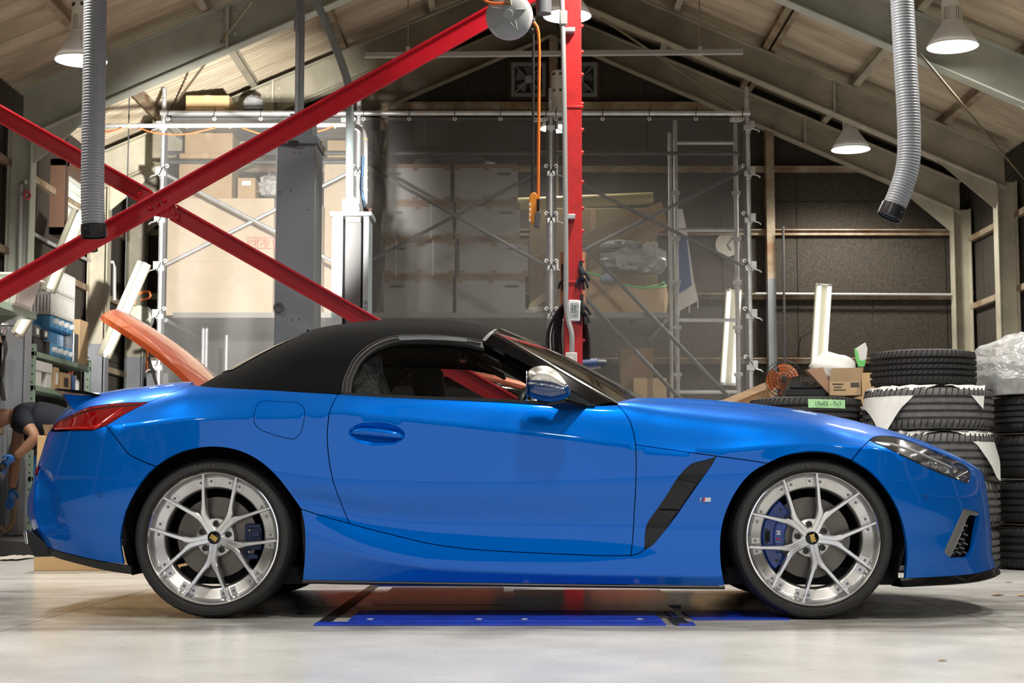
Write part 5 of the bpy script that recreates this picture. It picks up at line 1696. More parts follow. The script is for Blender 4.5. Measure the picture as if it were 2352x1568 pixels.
# ================================================================== scaffold with mesh sheets
YS = 8.4
GALV = mat('galvanised_pipe', (.62, .64, .66), rough=.38, metal=.55, noise=.15, nscale=12)
GALVD = mat('galvanised_dark', (.085, .09, .095), rough=.5, metal=.4)
ms = mpp(YS)
posts_px = (371, 822, 1266, 1719)
Zbar = at(1200, 261, YS).z
SXs = [at(px, 540, YS).x for px in posts_px]
tops = (203, 222, 203, 200)
side_txt = ['at the end by the lift post and the louvre window', 'just behind the bent pale pipe', 'behind the red post', 'at the end by the leaning tube light']
for i, x in enumerate(SXs):
    t = thing('scaffold_post', 'galvanised scaffold post ' + side_txt[i], 'scaffold post', (x, YS, 0), group='front posts of the scaffold')
    zt = at(posts_px[i], tops[i], YS).z
    MB().cyl((x, YS, 0), (x, YS, zt - .22), .0265, n=16).build('post_tube', GALV, t)
    MB().cyl((x, YS, zt - .24), (x, YS, zt), .022, n=16).build('post_spigot', GALV, t)
    MB().cyl((x, YS - .0225, zt - .10), (x, YS - .018, zt - .10), .006, n=8).build('pin_hole', DARK, t)
    MB().cyl((x, YS, 0), (x, YS, .01), .07).build('base_plate', GALV, t)
    s = -1 if i < 2 else 1
    for py in (290, 395, 502, 612, 722, 840):
        z = at(700, py, YS).z
        b = MB(); b.box((x, YS, z - .02), (.075, .075, .05)); b.box((x + .045 * s, YS - .01, z + .01), (.05, .04, .075)); b.cyl((x, YS, z - .07), (x, YS, z - .02), .032, n=12)
        b.build('wedge_clamp', GALV, t, bevel=.004)
        MB().tube([(x + .05 * s, YS - .035, z - .03), (x + .10 * s, YS - .04, z - .045), (x + .115 * s, YS - .03, z - .06)], .006, n=6).build('wedge_pin', GALV, t)
tb = MB()
o = MB().cyl((SXs[0] - .03, YS - .02, Zbar), (SXs[3] + .03, YS - .02, Zbar), .024, n=16).build('scaffold_rail', GALV, None)
tag(o, 'long galvanised rail along the top of the mesh sheets', 'rail')

# mesh sheets with hems, eyelets and ties
MESH = filmmat('grey_mesh_cloth', (.23, .23, .228), .36, rough=.5, gloss=.03)
HEM = mat('mesh_hem', (.09, .09, .095), rough=.7)
EYE = mat('eyelet_white', (.78, .78, .78), rough=.35, metal=.2)
TIE = mat('tie_black', (.02, .02, .02), rough=.6)
lab = ['pale mesh sheet with cardboard showing through, behind the tall lift post', 'dark mesh sheet in front of the stacked white boxes', 'mesh sheet in front of the big open carton and scaffold rungs']
for i in range(3):
    xa, xb = SXs[i] + .035, SXs[i + 1] - .035
    zt, zb = Zbar - .045, .03
    t = thing('mesh_sheet', lab[i], 'mesh sheet', ((xa + xb) / 2, YS - .03, zb), group='mesh sheets on the scaffold')
    rnd = random.Random(20 + i)
    ph = [rnd.uniform(0, 6.28) for _ in range(8)]
    def wav(u, v):
        top = (1 - v)
        a = .022 * math.sin(6.28 * 4.1 * u + ph[0]) * v * top * 2 + .014 * math.sin(6.28 * (2.3 * u + 1.7 * v) + ph[1])
        a += .03 * math.exp(-((u - .06) / .05) ** 2) * math.sin(9 * v + ph[2]) + .03 * math.exp(-((u - .94) / .06) ** 2) * math.sin(8 * v + ph[3])
        e = min(u, 1 - u, v * 1.5, 1 - v) * 12
        a += .018 * math.sin(40 * (u + .5 * v) + ph[4]) * math.exp(-5 * v) * math.exp(-4 * min(u, 1 - u))
        return a * min(1, e)
    rows = [[(xa + (xb - xa) * u / 48, YS - .03 - wav(u / 48, v / 48), zt + (zb - zt) * v / 48) for u in range(49)] for v in range(49)]
    MB().grid(rows).build('mesh_cloth', MESH, t, smooth=80)
    hw_ = .028
    MB().box2((xa, YS - .036, zt - hw_), (xb, YS - .030, zt)).build('sheet_hem', HEM, t)
    for x in (xa, xb):
        MB().box2((x - hw_ / 2, YS - .036, zb), (x + hw_ / 2, YS - .030, zt)).build('sheet_hem', HEM, t)
    n = 4
    for k in range(n + 1):
        x = xa + .012 + (xb - xa - .024) * k / n
        MB().lathe([(.007, .002), (.010, .005), (.018, .005), (.020, 0)], (x, YS - .037, zt - .014), (0, -1, 0), 14).build('eyelet', EYE, t)
        MB().tube([(x, YS - .04, zt - .014), (x, YS - .055, zt + .03), (x + .004, YS - .035, zt + .075), (x + .012, YS - .03, zt + .10)], .004, n=5).build('sheet_tie', TIE, t)
    for k in range(1, 8):
        z = zt - .014 - .455 * k
        if z < .1: continue
        for x, s in ((xa + .012, -1), (xb - .012, 1)):
            MB().lathe([(.007, .002), (.010, .005), (.018, .005), (.020, 0)], (x, YS - .037, z), (0, -1, 0), 14).build('eyelet', EYE, t)
            MB().tube([(x, YS - .04, z), (x + .03 * s, YS - .06, z - .02), (x + .07 * s, YS - .05, z - .09)], .004, n=5).build('sheet_tie', TIE, t)
    # small white care label on the top hem
    MB().box2((xb - .13, YS - .039, zt - .045), (xb - .02, YS - .036, zt - .005)).build('care_label', mat('label_white', (.80, .82, .80), rough=.5), t)
    for k, cc in enumerate(((.04, .35, .12), (.55, .08, .08), (.04, .35, .12))):
        MB().box2((xb - .122 + .038 * k, YS - .0405, zt - .032), (xb - .105 + .038 * k, YS - .039, zt - .016)).build('label_mark', mat('mark%d' % (k % 2), cc, rough=.5), t)

# inner scaffold: back posts, rungs, rails, braces
YI = 9.75
def pipe(name, a, c, r, m, label, cat='scaffold pipe', group=None):
    o = MB().cyl(a, c, r, n=12).build(name, m, None); tag(o, label, cat, group); return o
lad = thing('scaffold_ladder_frame', 'galvanised ladder frame with rungs standing behind the mesh sheet', 'scaffold frame', (at(1620, 700, YI).x, YI, 0))
xa, xb = at(1553, 560, YI).x, at(1692, 560, YI).x
for x, py in ((xa, 275), (xb, 283)):
    MB().cyl((x, YI, 0), (x, YI, at(1600, py, YI).z), .024, n=12).build('frame_post', GALV, lad)
for py in (328, 528, 735, 900):
    z = at(1600, py, YI).z
    MB().cyl((xa, YI, z), (xb, YI, z), .019, n=12).build('frame_rung', GALV, lad)
for x in (xa, xb):
    for py in (443, 548, 648, 752, 860):
        z = at(1600, py, YI).z
        MB().box((x, YI, z), (.085, .06, .035)).cyl((x, YI, z - .06), (x, YI, z), .03, n=10).build('wedge_clamp', GALV, lad, bevel=.003)
pipe('scaffold_pipe', Vector((at(1540, 700, YI - .1).x, YI - .1, 0)), at(1538, 305, YI - .1), .02, GALV, 'galvanised upright close beside the ladder frame behind the sheet')
for (a, c, Y, r, lb_) in (((824, 372), (1266, 618), 8.445, .0165, 'brace pipe falling across the stacked white boxes from the pale lift post'), ((824, 612), (1266, 380), 8.478, .0165, 'brace pipe rising across the stacked white boxes to the dark sheet edge'),
                          ((372, 396), (822, 630), 8.445, .0165, 'brace pipe falling across the pale cardboard behind the sheet'), ((372, 612), (822, 386), 8.478, .0165, 'brace pipe rising across the pale cardboard behind the sheet'),
                          ((1268, 390), (1718, 616), 8.445, .0165, 'brace pipe falling across the yellow tube and ladder frame'), ((1268, 612), (1718, 386), 8.478, .0165, 'brace pipe rising across the leaning flat carton to the ladder frame'),
                          ((1330, 552), (1706, 945), 8.68, .02, 'long dark stair rail falling in front of the big open carton'), ((1340, 680), (1590, 945), 8.68, .02, 'dark stair rail falling below the big open carton')):
    pipe('scaffold_brace', at(a[0], a[1], Y), at(c[0], c[1], Y), r, GALVD if a[0] > 800 else GALV, lb_, 'scaffold brace', 'scaffold braces')  # dimness behind the mesh put into a darker metal, except in the pale bay
for (px0, px1, py, Y) in ((380, 1700, 352, 9.1), (368, 826, 372, 8.45)):
    pipe('scaffold_guard_rail', at(px0, py, Y), at(px1, py, Y), .02, GALVD, 'grey guard rail running behind the mesh sheets' if px1 > 1000 else 'short pale guard rail behind the pale mesh sheet', 'rail')

# deck of planks
YD0, YD1 = 8.75, 10.75
zd = at(1000, 718, YD0).z
dk = thing('scaffold_deck', 'grey metal plank deck of the scaffold carrying the boxes', 'deck', (at(950, 720, YD0).x, YD0, zd - .06))
PLK = mat('deck_plank', (.20, .205, .205), rough=.5, metal=.3)
for k in range(8):
    y0 = YD0 + k * .25
    MB().box2((SXs[0] + .05, y0 + .004, zd - .045), (at(1535, 720, YD0).x, y0 + .246, zd)).build('deck_plank', PLK, dk, smooth=0)
for px in (380, 820, 1264, 1530):
    x = at(px, 720, YD0).x
    MB().cyl((x, YD0 + .02, zd - .07), (x, YD1, zd - .07), .02).build('deck_bearer', GALV, dk)
MB().box2((SXs[0] + .05, YD0 - .02, zd - .05), (at(1535, 720, YD0).x, YD0 - .002, zd)).build('deck_edge', PLK, dk)
zt2 = Zbar + .01
dk2 = thing('scaffold_deck', 'short plank deck at the top of the scaffold under the sunlit carton', 'deck', (at(560, 262, YS + .2).x, YS + .4, zt2 - .05))
for k in range(4):
    y0 = YS + .06 + k * .25
    MB().box2((SXs[0] + .06, y0 + .003, zt2 - .045), (SXs[1] - .06, y0 + .247, zt2)).build('deck_plank', PLK, dk2, smooth=0)
for x in (SXs[0], SXs[1]):
    MB().cyl((x, YS + .03, zt2 - .066), (x, YS + 1.1, zt2 - .066), .02).build('deck_bearer', GALV, dk2)

# ---- cartons
CARD = mat('cardboard', (.47, .33, .19), rough=.85, noise=.10, nscale=5)
CARDP = mat('cardboard_pale', (.60, .49, .36), rough=.85, noise=.08, nscale=4)
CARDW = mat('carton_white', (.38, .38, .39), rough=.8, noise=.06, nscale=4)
TAPE = mat('brown_tape', (.23, .15, .085), rough=.4)
TAPEC = mat('clear_tape', (.55, .42, .27), rough=.25)
INKB = mat('print_dark', (.06, .05, .045), rough=.7)
def carton(a, c, depth, label, m=CARD, tape=TAPEC, group=None, seam=True, rot=0., Y=None, cat='box', name='carton', base=None):
    """front face from pixel a (top left) to c (bottom right) standing at depth Y"""
    p0, p1 = at(a[0], a[1], Y), at(c[0], c[1], Y)
    x0, x1, z1, z0 = p0.x, p1.x, p0.z, p1.z
    if base is not None: z0 = base + .002
    t = thing(name, label, cat, ((x0 + x1) / 2, Y + depth / 2, z0), group=group)
    MB().box2((x0, Y, z0), (x1, Y + depth, z1)).build('carton_body', m, t, smooth=0, bevel=.004)
    w = x1 - x0
    if tape:
        MB().box2(((x0 + x1) / 2 - .028, Y - .0015, z1 - (z1 - z0) * .3), ((x0 + x1) / 2 + .028, Y + depth * .5, z1 + .0015)).build('carton_tape', tape, t, smooth=0)
    if seam:
        MB().box2((x0 + .004, Y + depth / 2 - .002, z1), (x1 - .004, Y + depth / 2 + .002, z1 + .001)).build('carton_seam', INKB, t, smooth=0)
    return t, (x0, x1, z0, z1)
YB0 = 9.25
rows_ = [(382, 463), (471, 548), (554, 633), (640, 713)]
cols_ = [[(875, 1034), (879, 1040), (884, 1044), (882, 1040)], [(1044, 1189), (1048, 1194), (1055, 1213), (1048, 1207)]]
rown = ['topmost', 'second from the top', 'third from the top', 'lowest']
side = ['beside the dark drape', 'beside the yellow tube']
for ci in range(2):
    for ri in range(4):
        xa, xb = cols_[ci][ri]; ya, yb = rows_[ri]
        yb2 = rows_[ri + 1][0] if ri < 3 else at(1000, 718, YD0) and 716
        p0, p1 = at(xa, ya - 6, YB0), at(xb, yb2 - 6 if ri < 3 else 713, YB0)
        zlo = zd if ri == 3 else at(1000, rows_[ri + 1][0] - 6, YB0).z
        zhi = at(1000, ya - 6, YB0).z - .003
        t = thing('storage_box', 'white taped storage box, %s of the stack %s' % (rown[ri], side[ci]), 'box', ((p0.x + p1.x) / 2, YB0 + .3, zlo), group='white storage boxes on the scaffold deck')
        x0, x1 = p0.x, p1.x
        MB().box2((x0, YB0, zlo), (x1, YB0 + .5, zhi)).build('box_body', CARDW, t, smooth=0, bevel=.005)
        for (z_a, z_b) in ((zlo, zlo + .032), (zhi - .04, zhi)):
            MB().box2((x0 - .001, YB0 - .002, z_a), (x1 + .001, YB0 + .5, z_b)).build('edge_tape', TAPE, t, smooth=0)
        for xc in (x0 + .03, (x0 + x1) / 2, x1 - .03):
            for (z_a, z_b) in ((zlo, zlo + .06), (zhi - .068, zhi)):
                MB().box2((xc - .03, YB0 - .003, z_a), (xc + .03, YB0, z_b)).build('corner_tape', TAPE, t, smooth=0)
        hx = x0 + .13 if ci == 0 else x1 - .14
        hz = zhi - .10
        MB().prism([(hx + .045 * math.cos(a) + (.03 if math.cos(a) > 0 else -.03), YB0 - .002, hz + .014 * math.sin(a)) for a in [2 * math.pi * k / 16 for k in range(16)]], (0, .003, 0)).build('hand_hole', mat('hole_dark', (.10, .095, .09), rough=.9), t, smooth=0)
        if ci == 1 and ri != 0:
            text_mesh('edge_print', 'MV', INKB, t, Matrix.Translation(Vector(((x0 + x1) / 2 - .05, YB0 - .003, zhi - .02)) - wloc(t)) @ Matrix.Rotation(math.pi / 2, 4, 'X') @ Matrix.Scale(1.8, 4, (1, 0, 0)), .045, depth=.0003)
        if ci == 0 and ri in (1, 2):
            for k, xq in enumerate((x0 + .115, x1 - .22)):
                MB().box2((xq - .006, YB0 - .003, zlo), (xq + .006, YB0 - .001, zhi)).build('strap', mat('strap_pale', (.6, .6, .62), rough=.4), t, smooth=0)
# dark wrapped bag on the boxes
def lump(name, label, cat, P, rad, m, seed=1, rough=.18, n=22, mm=14, freq=3.0, par=None, zmin=None):
    rnd = random.Random(seed); ph = [rnd.uniform(0, 6.28) for _ in range(12)]
    rows = []
    for i in range(mm + 1):
        f = math.pi * i / mm
        row = []
        for k in range(n):
            a = 2 * math.pi * k / n
            d = Vector((math.sin(f) * math.cos(a), math.sin(f) * math.sin(a), math.cos(f)))
            s = 1 + rough * (math.sin(freq * d.x * 2 + ph[0]) * math.sin(freq * d.y * 2 + ph[1]) + .6 * math.sin(freq * 2.3 * d.z * 2 + ph[2] + 3 * d.x) + .45 * math.sin(freq * 4 * d.x + ph[3]) * math.sin(freq * 3.7 * d.z + ph[4]) + .3 * math.sin(freq * 7 * (d.x + d.z) + ph[5]))
            zz = d.z * s * rad[2]
            row.append((P[0] + d.x * s * rad[0], P[1] + d.y * s * rad[1], max(P[2] + max(zz, -rad[2] * .72), zmin if zmin is not None else -9)))
        row.append(row[0]); rows.append(row)
    o = MB().grid(rows).build(name, m, par, smooth=50)
    if par is None: tag(o, label, cat)
    return o
p = at(1040, 372, YB0 + .2)
lump('wrapped_bag', 'flat dark bag in clear wrap lying on the white boxes', 'bag', (p.x, p.y, p.z - .012), (.34, .2, .07), mat('bag_grey', (.13, .13, .135), rough=.3), 5)
# dark drape beside the boxes
b = MB(); rows = []
for i in range(30):
    v = i / 29
    rows.append([(at(846 + 34 * u / 8, 500, 9.0).x + .02 * math.sin(3 * v * 6 + u), 9.0 + .05 * math.sin(u * 2.4 + 2 * v), at(850, 300, 9.0).z + (zd - at(850, 300, 9.0).z) * v) for u in range(9)])
o = b.grid(rows).build('dark_drape', mat('drape_dark', (.055, .053, .05), rough=.8), None); tag(o, 'dark cloth drape hanging beside the stacked white boxes', 'cloth')

# ---- left bay: big pale cartons
t, q = carton((386, 455), (626, 716), .45, 'big pale cardboard box with red print behind the pale mesh sheet', CARDP, None, Y=9.0, base=zd)
RP = mat('red_print', (.52, .16, .13), rough=.7)
for k, ch in enumerate('のワハ'):
    px = 578 + 22 * k
    p = at(px, 558, 8.998)
    b = MB()
    for (dx0, dz0, dx1, dz1) in ((-.042, .05, .042, .058), (-.042, -.058, .042, -.05), (-.042, -.05, -.034, .05), (.034, -.05, .042, .05)):
        b.box2((p.x + dx0, 8.996, p.z + dz0), (p.x + dx1, 8.9985, p.z + dz1))
    b.build('print_frame', RP, t, smooth=0)
    text_mesh('print_character', ch, RP, t, Matrix.Translation(p - wloc(t)) @ Matrix.Rotation(math.pi / 2, 4, 'X'), .085, depth=.0003)
for py in (455, 600):
    z = at(500, py, 9.0).z
    MB().box2((q[0], 8.9985, z - .003), (q[1], 9.0, z)).build('board_crease', mat('crease', (.42, .33, .23), rough=.9), t, smooth=0)
carton((640, 470), (738, 716), .4, 'tall pale carton standing behind the tall lift post', CARDP, TAPEC, Y=9.1, base=zd)
zt_ = at(500, 455, 9.0).z + .004
carton((412, 352), (532, 454), .42, 'tan carton on the big pale box, under the guard rail', CARD, TAPEC, Y=9.02, base=zt_ - .004)
carton((546, 408), (586, 454), .25, 'small tan carton with a white label on the big pale box', CARD, None, Y=9.03, base=zt_ - .004)
p = at(566, 421, 9.028); MB()
o = MB().box2((p.x - .045, 9.026, p.z - .02), (p.x + .045, 9.0285, p.z + .025)).build('shipping_label', mat('label_white'), None); tag(o, 'white shipping label stuck on the small tan carton', 'label')
carton((425, 305), (534, 350), .42, 'tan carton at the top of the pile behind the pale sheet', CARD, TAPEC, Y=9.04, base=at(470, 352, 9.02).z)
p = at(610, 430, 9.1)
lump('plastic_bag', 'crumpled clear plastic bag beside the small tan carton', 'bag', (p.x + .03, p.y, p.z), (.10, .10, .12), FILM, 8)
carton((752, 322), (800, 362), .2, 'little tan carton behind the bent pale pipe', CARD, None, Y=9.34, base=at(780, 362, 9.32).z)
carton((745, 362), (812, 470), .3, 'tan carton under the little one behind the bent pale pipe', CARDP, None, Y=9.32, base=zd)
carton((427, 219), (526, 259), .34, 'sunlit tan carton on top of the scaffold', mat('cardboard_gold', (.55, .38, .20), rough=.85, noise=.06, nscale=5), TAPEC, Y=YS + .12, base=zt2)
p = at(581, 240, YS + .3)
lump('plastic_bag', 'grey plastic bag with a green stripe on top of the scaffold', 'bag', (p.x, p.y, p.z - .01), (.105, .10, .10), mat('bag_clear_grey', (.32, .33, .34), rough=.25), 11, rough=.10)

# ---- right bay
tb_ = MB().cyl(at(1186, 468, 9.55), at(1500, 455, 9.55), .062, n=20).build('cardboard_tube', mat('tube_yellow', (.52, .44, .20), rough=.6), None); tag(tb_, 'long yellow cardboard tube lying behind the red post', 'tube')
carton((1216, 478), (1510, 716), .25, 'wide brown carton standing at the back of the deck', mat('cardboard_olive', (.36, .29, .17), rough=.9, noise=.1, nscale=3), TAPEC, Y=9.9, base=zd)
def slab(name, pts, Y, th, m, label, cat='cardboard'):
    o = MB().prism([at(x, y, Y) for x, y in pts], (0, th, 0)).build(name, m, None, smooth=0, bevel=.004); tag(o, label, cat); return o
slab('flat_carton', [(1222, 592), (1400, 510), (1520, 462), (1535, 520), (1420, 580), (1240, 645)], 9.5, .07, CARD, 'flat tan carton leaning across behind the red post')
for (x, y) in ((1366, 544), (1280, 600), (1430, 520)):
    pass
slab('foam_strip', [(1214, 700), (1270, 655), (1280, 668), (1222, 712)], 9.3, .05, mat('foam_cream', (.60, .52, .34), rough=.8), 'cream foam strip leaning beside the white boxes', 'foam')
slab('foam_strip', [(1340, 628), (1440, 590), (1446, 602), (1345, 645)], 9.42, .05, mat('foam_cream'), 'cream foam strip behind the clear bags', 'foam')
p = at(1232, 700, 9.2)
lump('cloth_bundle', 'crumpled white cloth bundle at the foot of the white boxes', 'cloth', (p.x, p.y, zd + .04), (.13, .12, .07), mat('cloth_white', (.62, .60, .54), rough=.9), 14)
bx = thing('open_carton', 'big bulging open carton with a green rim full of clear bags', 'box', (at(1440, 745, 9.0).x, 9.1, zd))
rows = []
for i in range(13):
    v = i / 12
    row = []
    for k in range(40):
        a = 2 * math.pi * k / 40
        cx, sx_ = math.cos(a), math.sin(a)
        r_ = (abs(cx) ** 6 + abs(sx_) ** 6) ** (-1 / 6)
        bul = 1 + .07 * math.sin(math.pi * v)
        x = at(1438, 700, 9.0).x + .40 * bul * r_ * cx + .015 * math.sin(7 * a + 5 * v)
        y = 9.32 + .24 * bul * r_ * sx_
        topz = at(1438, 640, 9.0).z + .06 * math.sin(a * 2 + 1) - .05 * cx
        row.append((x, y, zd + (topz - zd) * v))
    row.append(row[0]); rows.append(row)
MB().grid(rows).build('carton_body', CARD, bx, smooth=40)
MB().tube([rows[-1][k] for k in range(40)], .012, n=6, closed=True).build('green_rim', mat('green_tape', (.16, .55, .16), rough=.5), bx)
for px, py in ((1355, 735), (1410, 735), (1452, 735)):
    MB().box(at(px, py, 9.05), (.045, .004, .045)).build('carton_mark', INKB, bx)
for (px, py, rr_, sd, lb_) in ((1440, 600, (.27, .2, .15), 21, 'crumpled clear plastic bag piled in the open carton'), (1490, 600, (.17, .15, .17), 22, 'clear plastic bag bulging at the corner of the open carton'), (1425, 568, (.22, .15, .07), 23, 'flat clear plastic bag lying on the pile of bags')):
    p = at(px, py, 9.25)
    lump('plastic_bag', lb_, 'bag', (p.x, p.y, p.z), rr_, mat('bag_silver', (.42, .43, .44), rough=.18, bump=.6, bscale=18), sd, rough=.16)
p = at(1398, 640, 9.05); lump('blue_rag', 'pale blue rag hanging out of the open carton', 'cloth', (p.x, p.y, p.z), (.08, .05, .05), mat('rag_blue', (.26, .34, .45), rough=.9), 30)
# blue banner and its pole
bn = thing('banner', 'blue and white banner hanging behind the ladder frame', 'banner', (at(1575, 700, 10.2).x, 10.2, at(1575, 720, 10.2).z))
MB().prism([at(x, y, 10.2) for x, y in [(1550, 480), (1568, 480), (1580, 545), (1593, 640), (1604, 690), (1550, 720)]], (0, .006, 0)).build('banner_white', mat('banner_white', (.62, .61, .60), rough=.8), bn, smooth=0)
MB().prism([at(x, y, 10.193) for x, y in [(1551, 545), (1577, 545), (1589, 655), (1551, 680)]], (0, .006, 0)).build('banner_blue', mat('banner_blue', (.06, .11, .30), rough=.8), bn, smooth=0)
for x, y in ((1560, 715), (1583, 708), (1603, 698)):
    MB().box(at(x, y, 10.19), (.012, .006, .09)).build('banner_loop', mat('banner_white'), bn)
MB().cyl((at(1556, 700, 10.2).x, 10.212, 0), (at(1556, 700, 10.2).x, 10.212, at(1556, 475, 10.2).z), .012, n=8).build('banner_pole', GALVD, bn)
# round clock on the wall
ck = thing('wall_clock', 'round pale clock on the back wall behind the mesh sheet', 'clock', tuple(at(1671, 562, YB - .04)))
MB().lathe([(0, .03), (.12, .03), (.135, .035), (.14, .0)], at(1671, 562, YB - .03), (0, -1, 0), 36).build('clock_case', mat('clock_cream', (.42, .40, .35), rough=.6), ck)
for a, L in ((.6, .10), (2.6, .07)):
    c = at(1671, 562, YB - .065); MB().bar(c, c + Vector((math.sin(a) * L, 0, math.cos(a) * L)), .004, .008).build('clock_hand', DARK, ck)
# things under the deck
carton((1455, 868), (1532, 990), .4, 'tan carton on the floor under the deck', CARD, TAPE, Y=9.2, base=0.)
carton((1425, 800), (1500, 815), .3, 'tall tan carton standing under the deck behind the stair rail', CARD, None, Y=9.65, base=0.)
carton((1355, 868), (1402, 1000), .3, 'grey case on the floor under the deck', mat('case_grey', (.16, .16, .165), rough=.6), None, seam=False, Y=8.9, base=0., name='equipment_case', cat='case')
bk_ = MB().box2((SXs[0] + .1, 10.2, 0), (at(1350, 800, 10.2).x, 10.24, zd - .1)).build('dark_sheeting', mat('sheeting_grey', (.05, .05, .048), rough=.7, bump=.5, bscale=3), None); tag(bk_, 'grey tarp hanging behind the space under the deck', 'tarp')  # dark sheet across the back of the space under the deck
for px in (466, 474, 520):
    x = at(px, 800, 9.4).x
    o = MB().cyl((x, 9.4, 0), (x, 9.4, at(px, 748 if px < 500 else 770, 9.4).z), .018).build('stored_pipe', GALV, None); tag(o, {466: 'pale stored pipe leaning under the deck, taller of a pair', 474: 'pale stored pipe beside the taller one under the deck', 520: 'single short stored pipe under the deck'}[px], 'pipe')

# ================================================================== tube lights
TUBE = mat('tube_glow', (1, 1, 1), emit=(1.0, .98, .88), estr=3.2)
BATTEN = mat('batten_cream', (.40, .385, .31), rough=.45)
def tube_light(pa, pb, label, w, tubes=1, side=0., brk=None):
    pa, pb = Vector(pa), Vector(pb)
    t = thing('tube_light', label, 'tube light', tuple(min((pa, pb), key=lambda v: v.z)))
    d = (pb - pa).normalized(); n = Vector((0, -1, 0)); s = d.cross(n).normalized()
    b = MB()
    b.bar(pa + Vector((0, .03, 0)), pb + Vector((0, .03, 0)), w, .05, up=(0, 1, 0))
    b.build('batten', BATTEN, t, bevel=.006)
    for k in range(tubes):
        o = s * ((k - (tubes - 1) / 2) * w * .62 + side * w * .32)
        MB().cyl(pa + o + d * .03 + n * .03, pb + o - d * .03 + n * .03, .018 if tubes > 1 else .022, n=12).build('tube_lamp', TUBE, t)
        for q in (pa + d * .015, pb - d * .015):
            MB().cyl(q + o + n * .03 - d * .015, q + o + n * .03 + d * .015, .021, n=10).build('tube_end_cap', mat('white_plastic'), t)
    mid = (pa + pb) / 2 + Vector((0, .05, 0))
    if brk: MB().cyl(mid, brk(mid), .006, n=6).build('light_hanger', GALVD, t)
    return t
YT = 7.6
tube_light(at(106, 668, 6.95), at(182, 482, 6.95), 'slanted tube light in front of the louvre window', 36 * mpp(6.95), 1, .6, lambda m: Vector((m.x, m.y, roofz(m.x) - .0)))
tube_light(at(236, 818, YT), at(330, 602, YT), 'slanted tube light behind the raised orange hood', 32 * mpp(YT), 1, .6, lambda m: Vector((m.x, m.y, roofz(m.x) - .1)))
tube_light(at(35, 770, 5.6), at(62, 722, 5.6), 'short tube light under the high green shelf', 30 * mpp(5.6), 1, .5, lambda m: Vector((WL + .02, m.y, m.z)))
tube_light(at(1881, 850, 9.8), at(1893, 652, 9.8), 'twin tube light leaning on the back wall above the orange fan', 38 * mpp(9.8), 2, 0., lambda m: Vector((m.x, YB - .02, m.z)))
tube_light(at(1672, 885, 10.3), at(1686, 665, 10.3), 'twin tube light glowing through the mesh sheet', 38 * mpp(10.3), 2, 0., lambda m: Vector((m.x, YB - .02, m.z)))

# ================================================================== gable fans
for px, lb_ in ((1214, 'square extractor fan in the gable beside the hanging orange hose'), (1332, 'square extractor fan in the gable behind the red post')):
    YFN = YB - .10
    t = thing('extractor_fan', lb_, 'fan', tuple(at(px, 228, YFN)))
    c = at(px, 182, YFN); w = 36 * mpp(YFN)
    MB().box2((c.x - w * 1.3, YFN + .05, c.z - w * 1.3), (c.x + w * 1.3, YFN + .09, c.z + w * 1.3)).build('wood_surround', mat('wood_dark', (.085, .045, .025), rough=.7), t)
    b = MB()
    for (x0, z0, x1, z1) in ((-1.12, -1.12, 1.12, -.9), (-1.12, .9, 1.12, 1.12), (-1.12, -.9, -.9, .9), (.9, -.9, 1.12, .9)):
        b.box2((c.x + x0 * w, YFN, c.z + z0 * w), (c.x + x1 * w, YFN + .05, c.z + z1 * w))
    b.build('fan_frame', mat('fan_grey', (.22, .23, .23), rough=.5), t, smooth=0)
    MB().box2((c.x - w * .9, YFN + .046, c.z - w * .9), (c.x + w * .9, YFN + .05, c.z + w * .9)).build('fan_back', mat('fan_dark', (.03, .032, .033), rough=.7), t)
    MB().lathe([(0, .05), (.03, .05), (.04, .045), (.042, .01)], c + Vector((0, .03, 0)), (0, -1, 0), 20).build('fan_hub', mat('hub_pale', (.40, .40, .38), rough=.5), t)
    for k in range(5):
        a = 2 * math.pi * k / 5 + .3
        d1 = Vector((math.cos(a), 0, math.sin(a))); d2 = Vector((-math.sin(a), 0, math.cos(a)))
        q = [c + d1 * .04 + d2 * .015 + Vector((0, .02, 0)), c + d1 * w * .82 + d2 * .05 + Vector((0, .035, 0)), c + d1 * w * .85 - d2 * .07 + Vector((0, .01, 0)), c + d1 * .04 - d2 * .02]
        MB().add(q, [(0, 1, 2, 3)]).build('fan_blade', mat('fan_grey2', (.13, .14, .145), rough=.4), t, smooth=0)
    for s in (-1, 1):
        MB().cyl(c + Vector((-w * .85, .0, -s * w * .85)), c + Vector((w * .85, .0, s * w * .85)), .005, n=6).build('fan_stay', mat('hub_pale'), t)
# ================================================================== orange car behind, its hood up
ORP_ = mat('orange_paint', (.46, .070, .010), rough=.3, metal=.15, coat=1.)
OC = thing('orange_car', 'orange car with its hood raised, standing between the grey lift posts', 'car', (-1.0, 4.72, 0))
CY, HW = 4.72, .82
def sec_loft(name, stations, m, par, n=20, pw=3.2):
    """stations: (x, zlow, zhigh, halfwidth)"""
    rows = []
    for (x, z0, z1, w) in stations:
        row = []
        for k in range(n):
            a = 2 * math.pi * k / n
            c, s = math.cos(a), math.sin(a)
            r = (abs(c) ** pw + abs(s) ** pw) ** (-1 / pw)
            row.append((x, CY + w * r * c, (z0 + z1) / 2 + (z1 - z0) / 2 * r * s))
        row.append(row[0]); rows.append(row)
    b = MB(); b.grid(rows); b.add(rows[0][:-1], [tuple(range(n))]); b.add(rows[-1][:-1], [tuple(range(n))])
    return b.build(name, m, par, smooth=50)
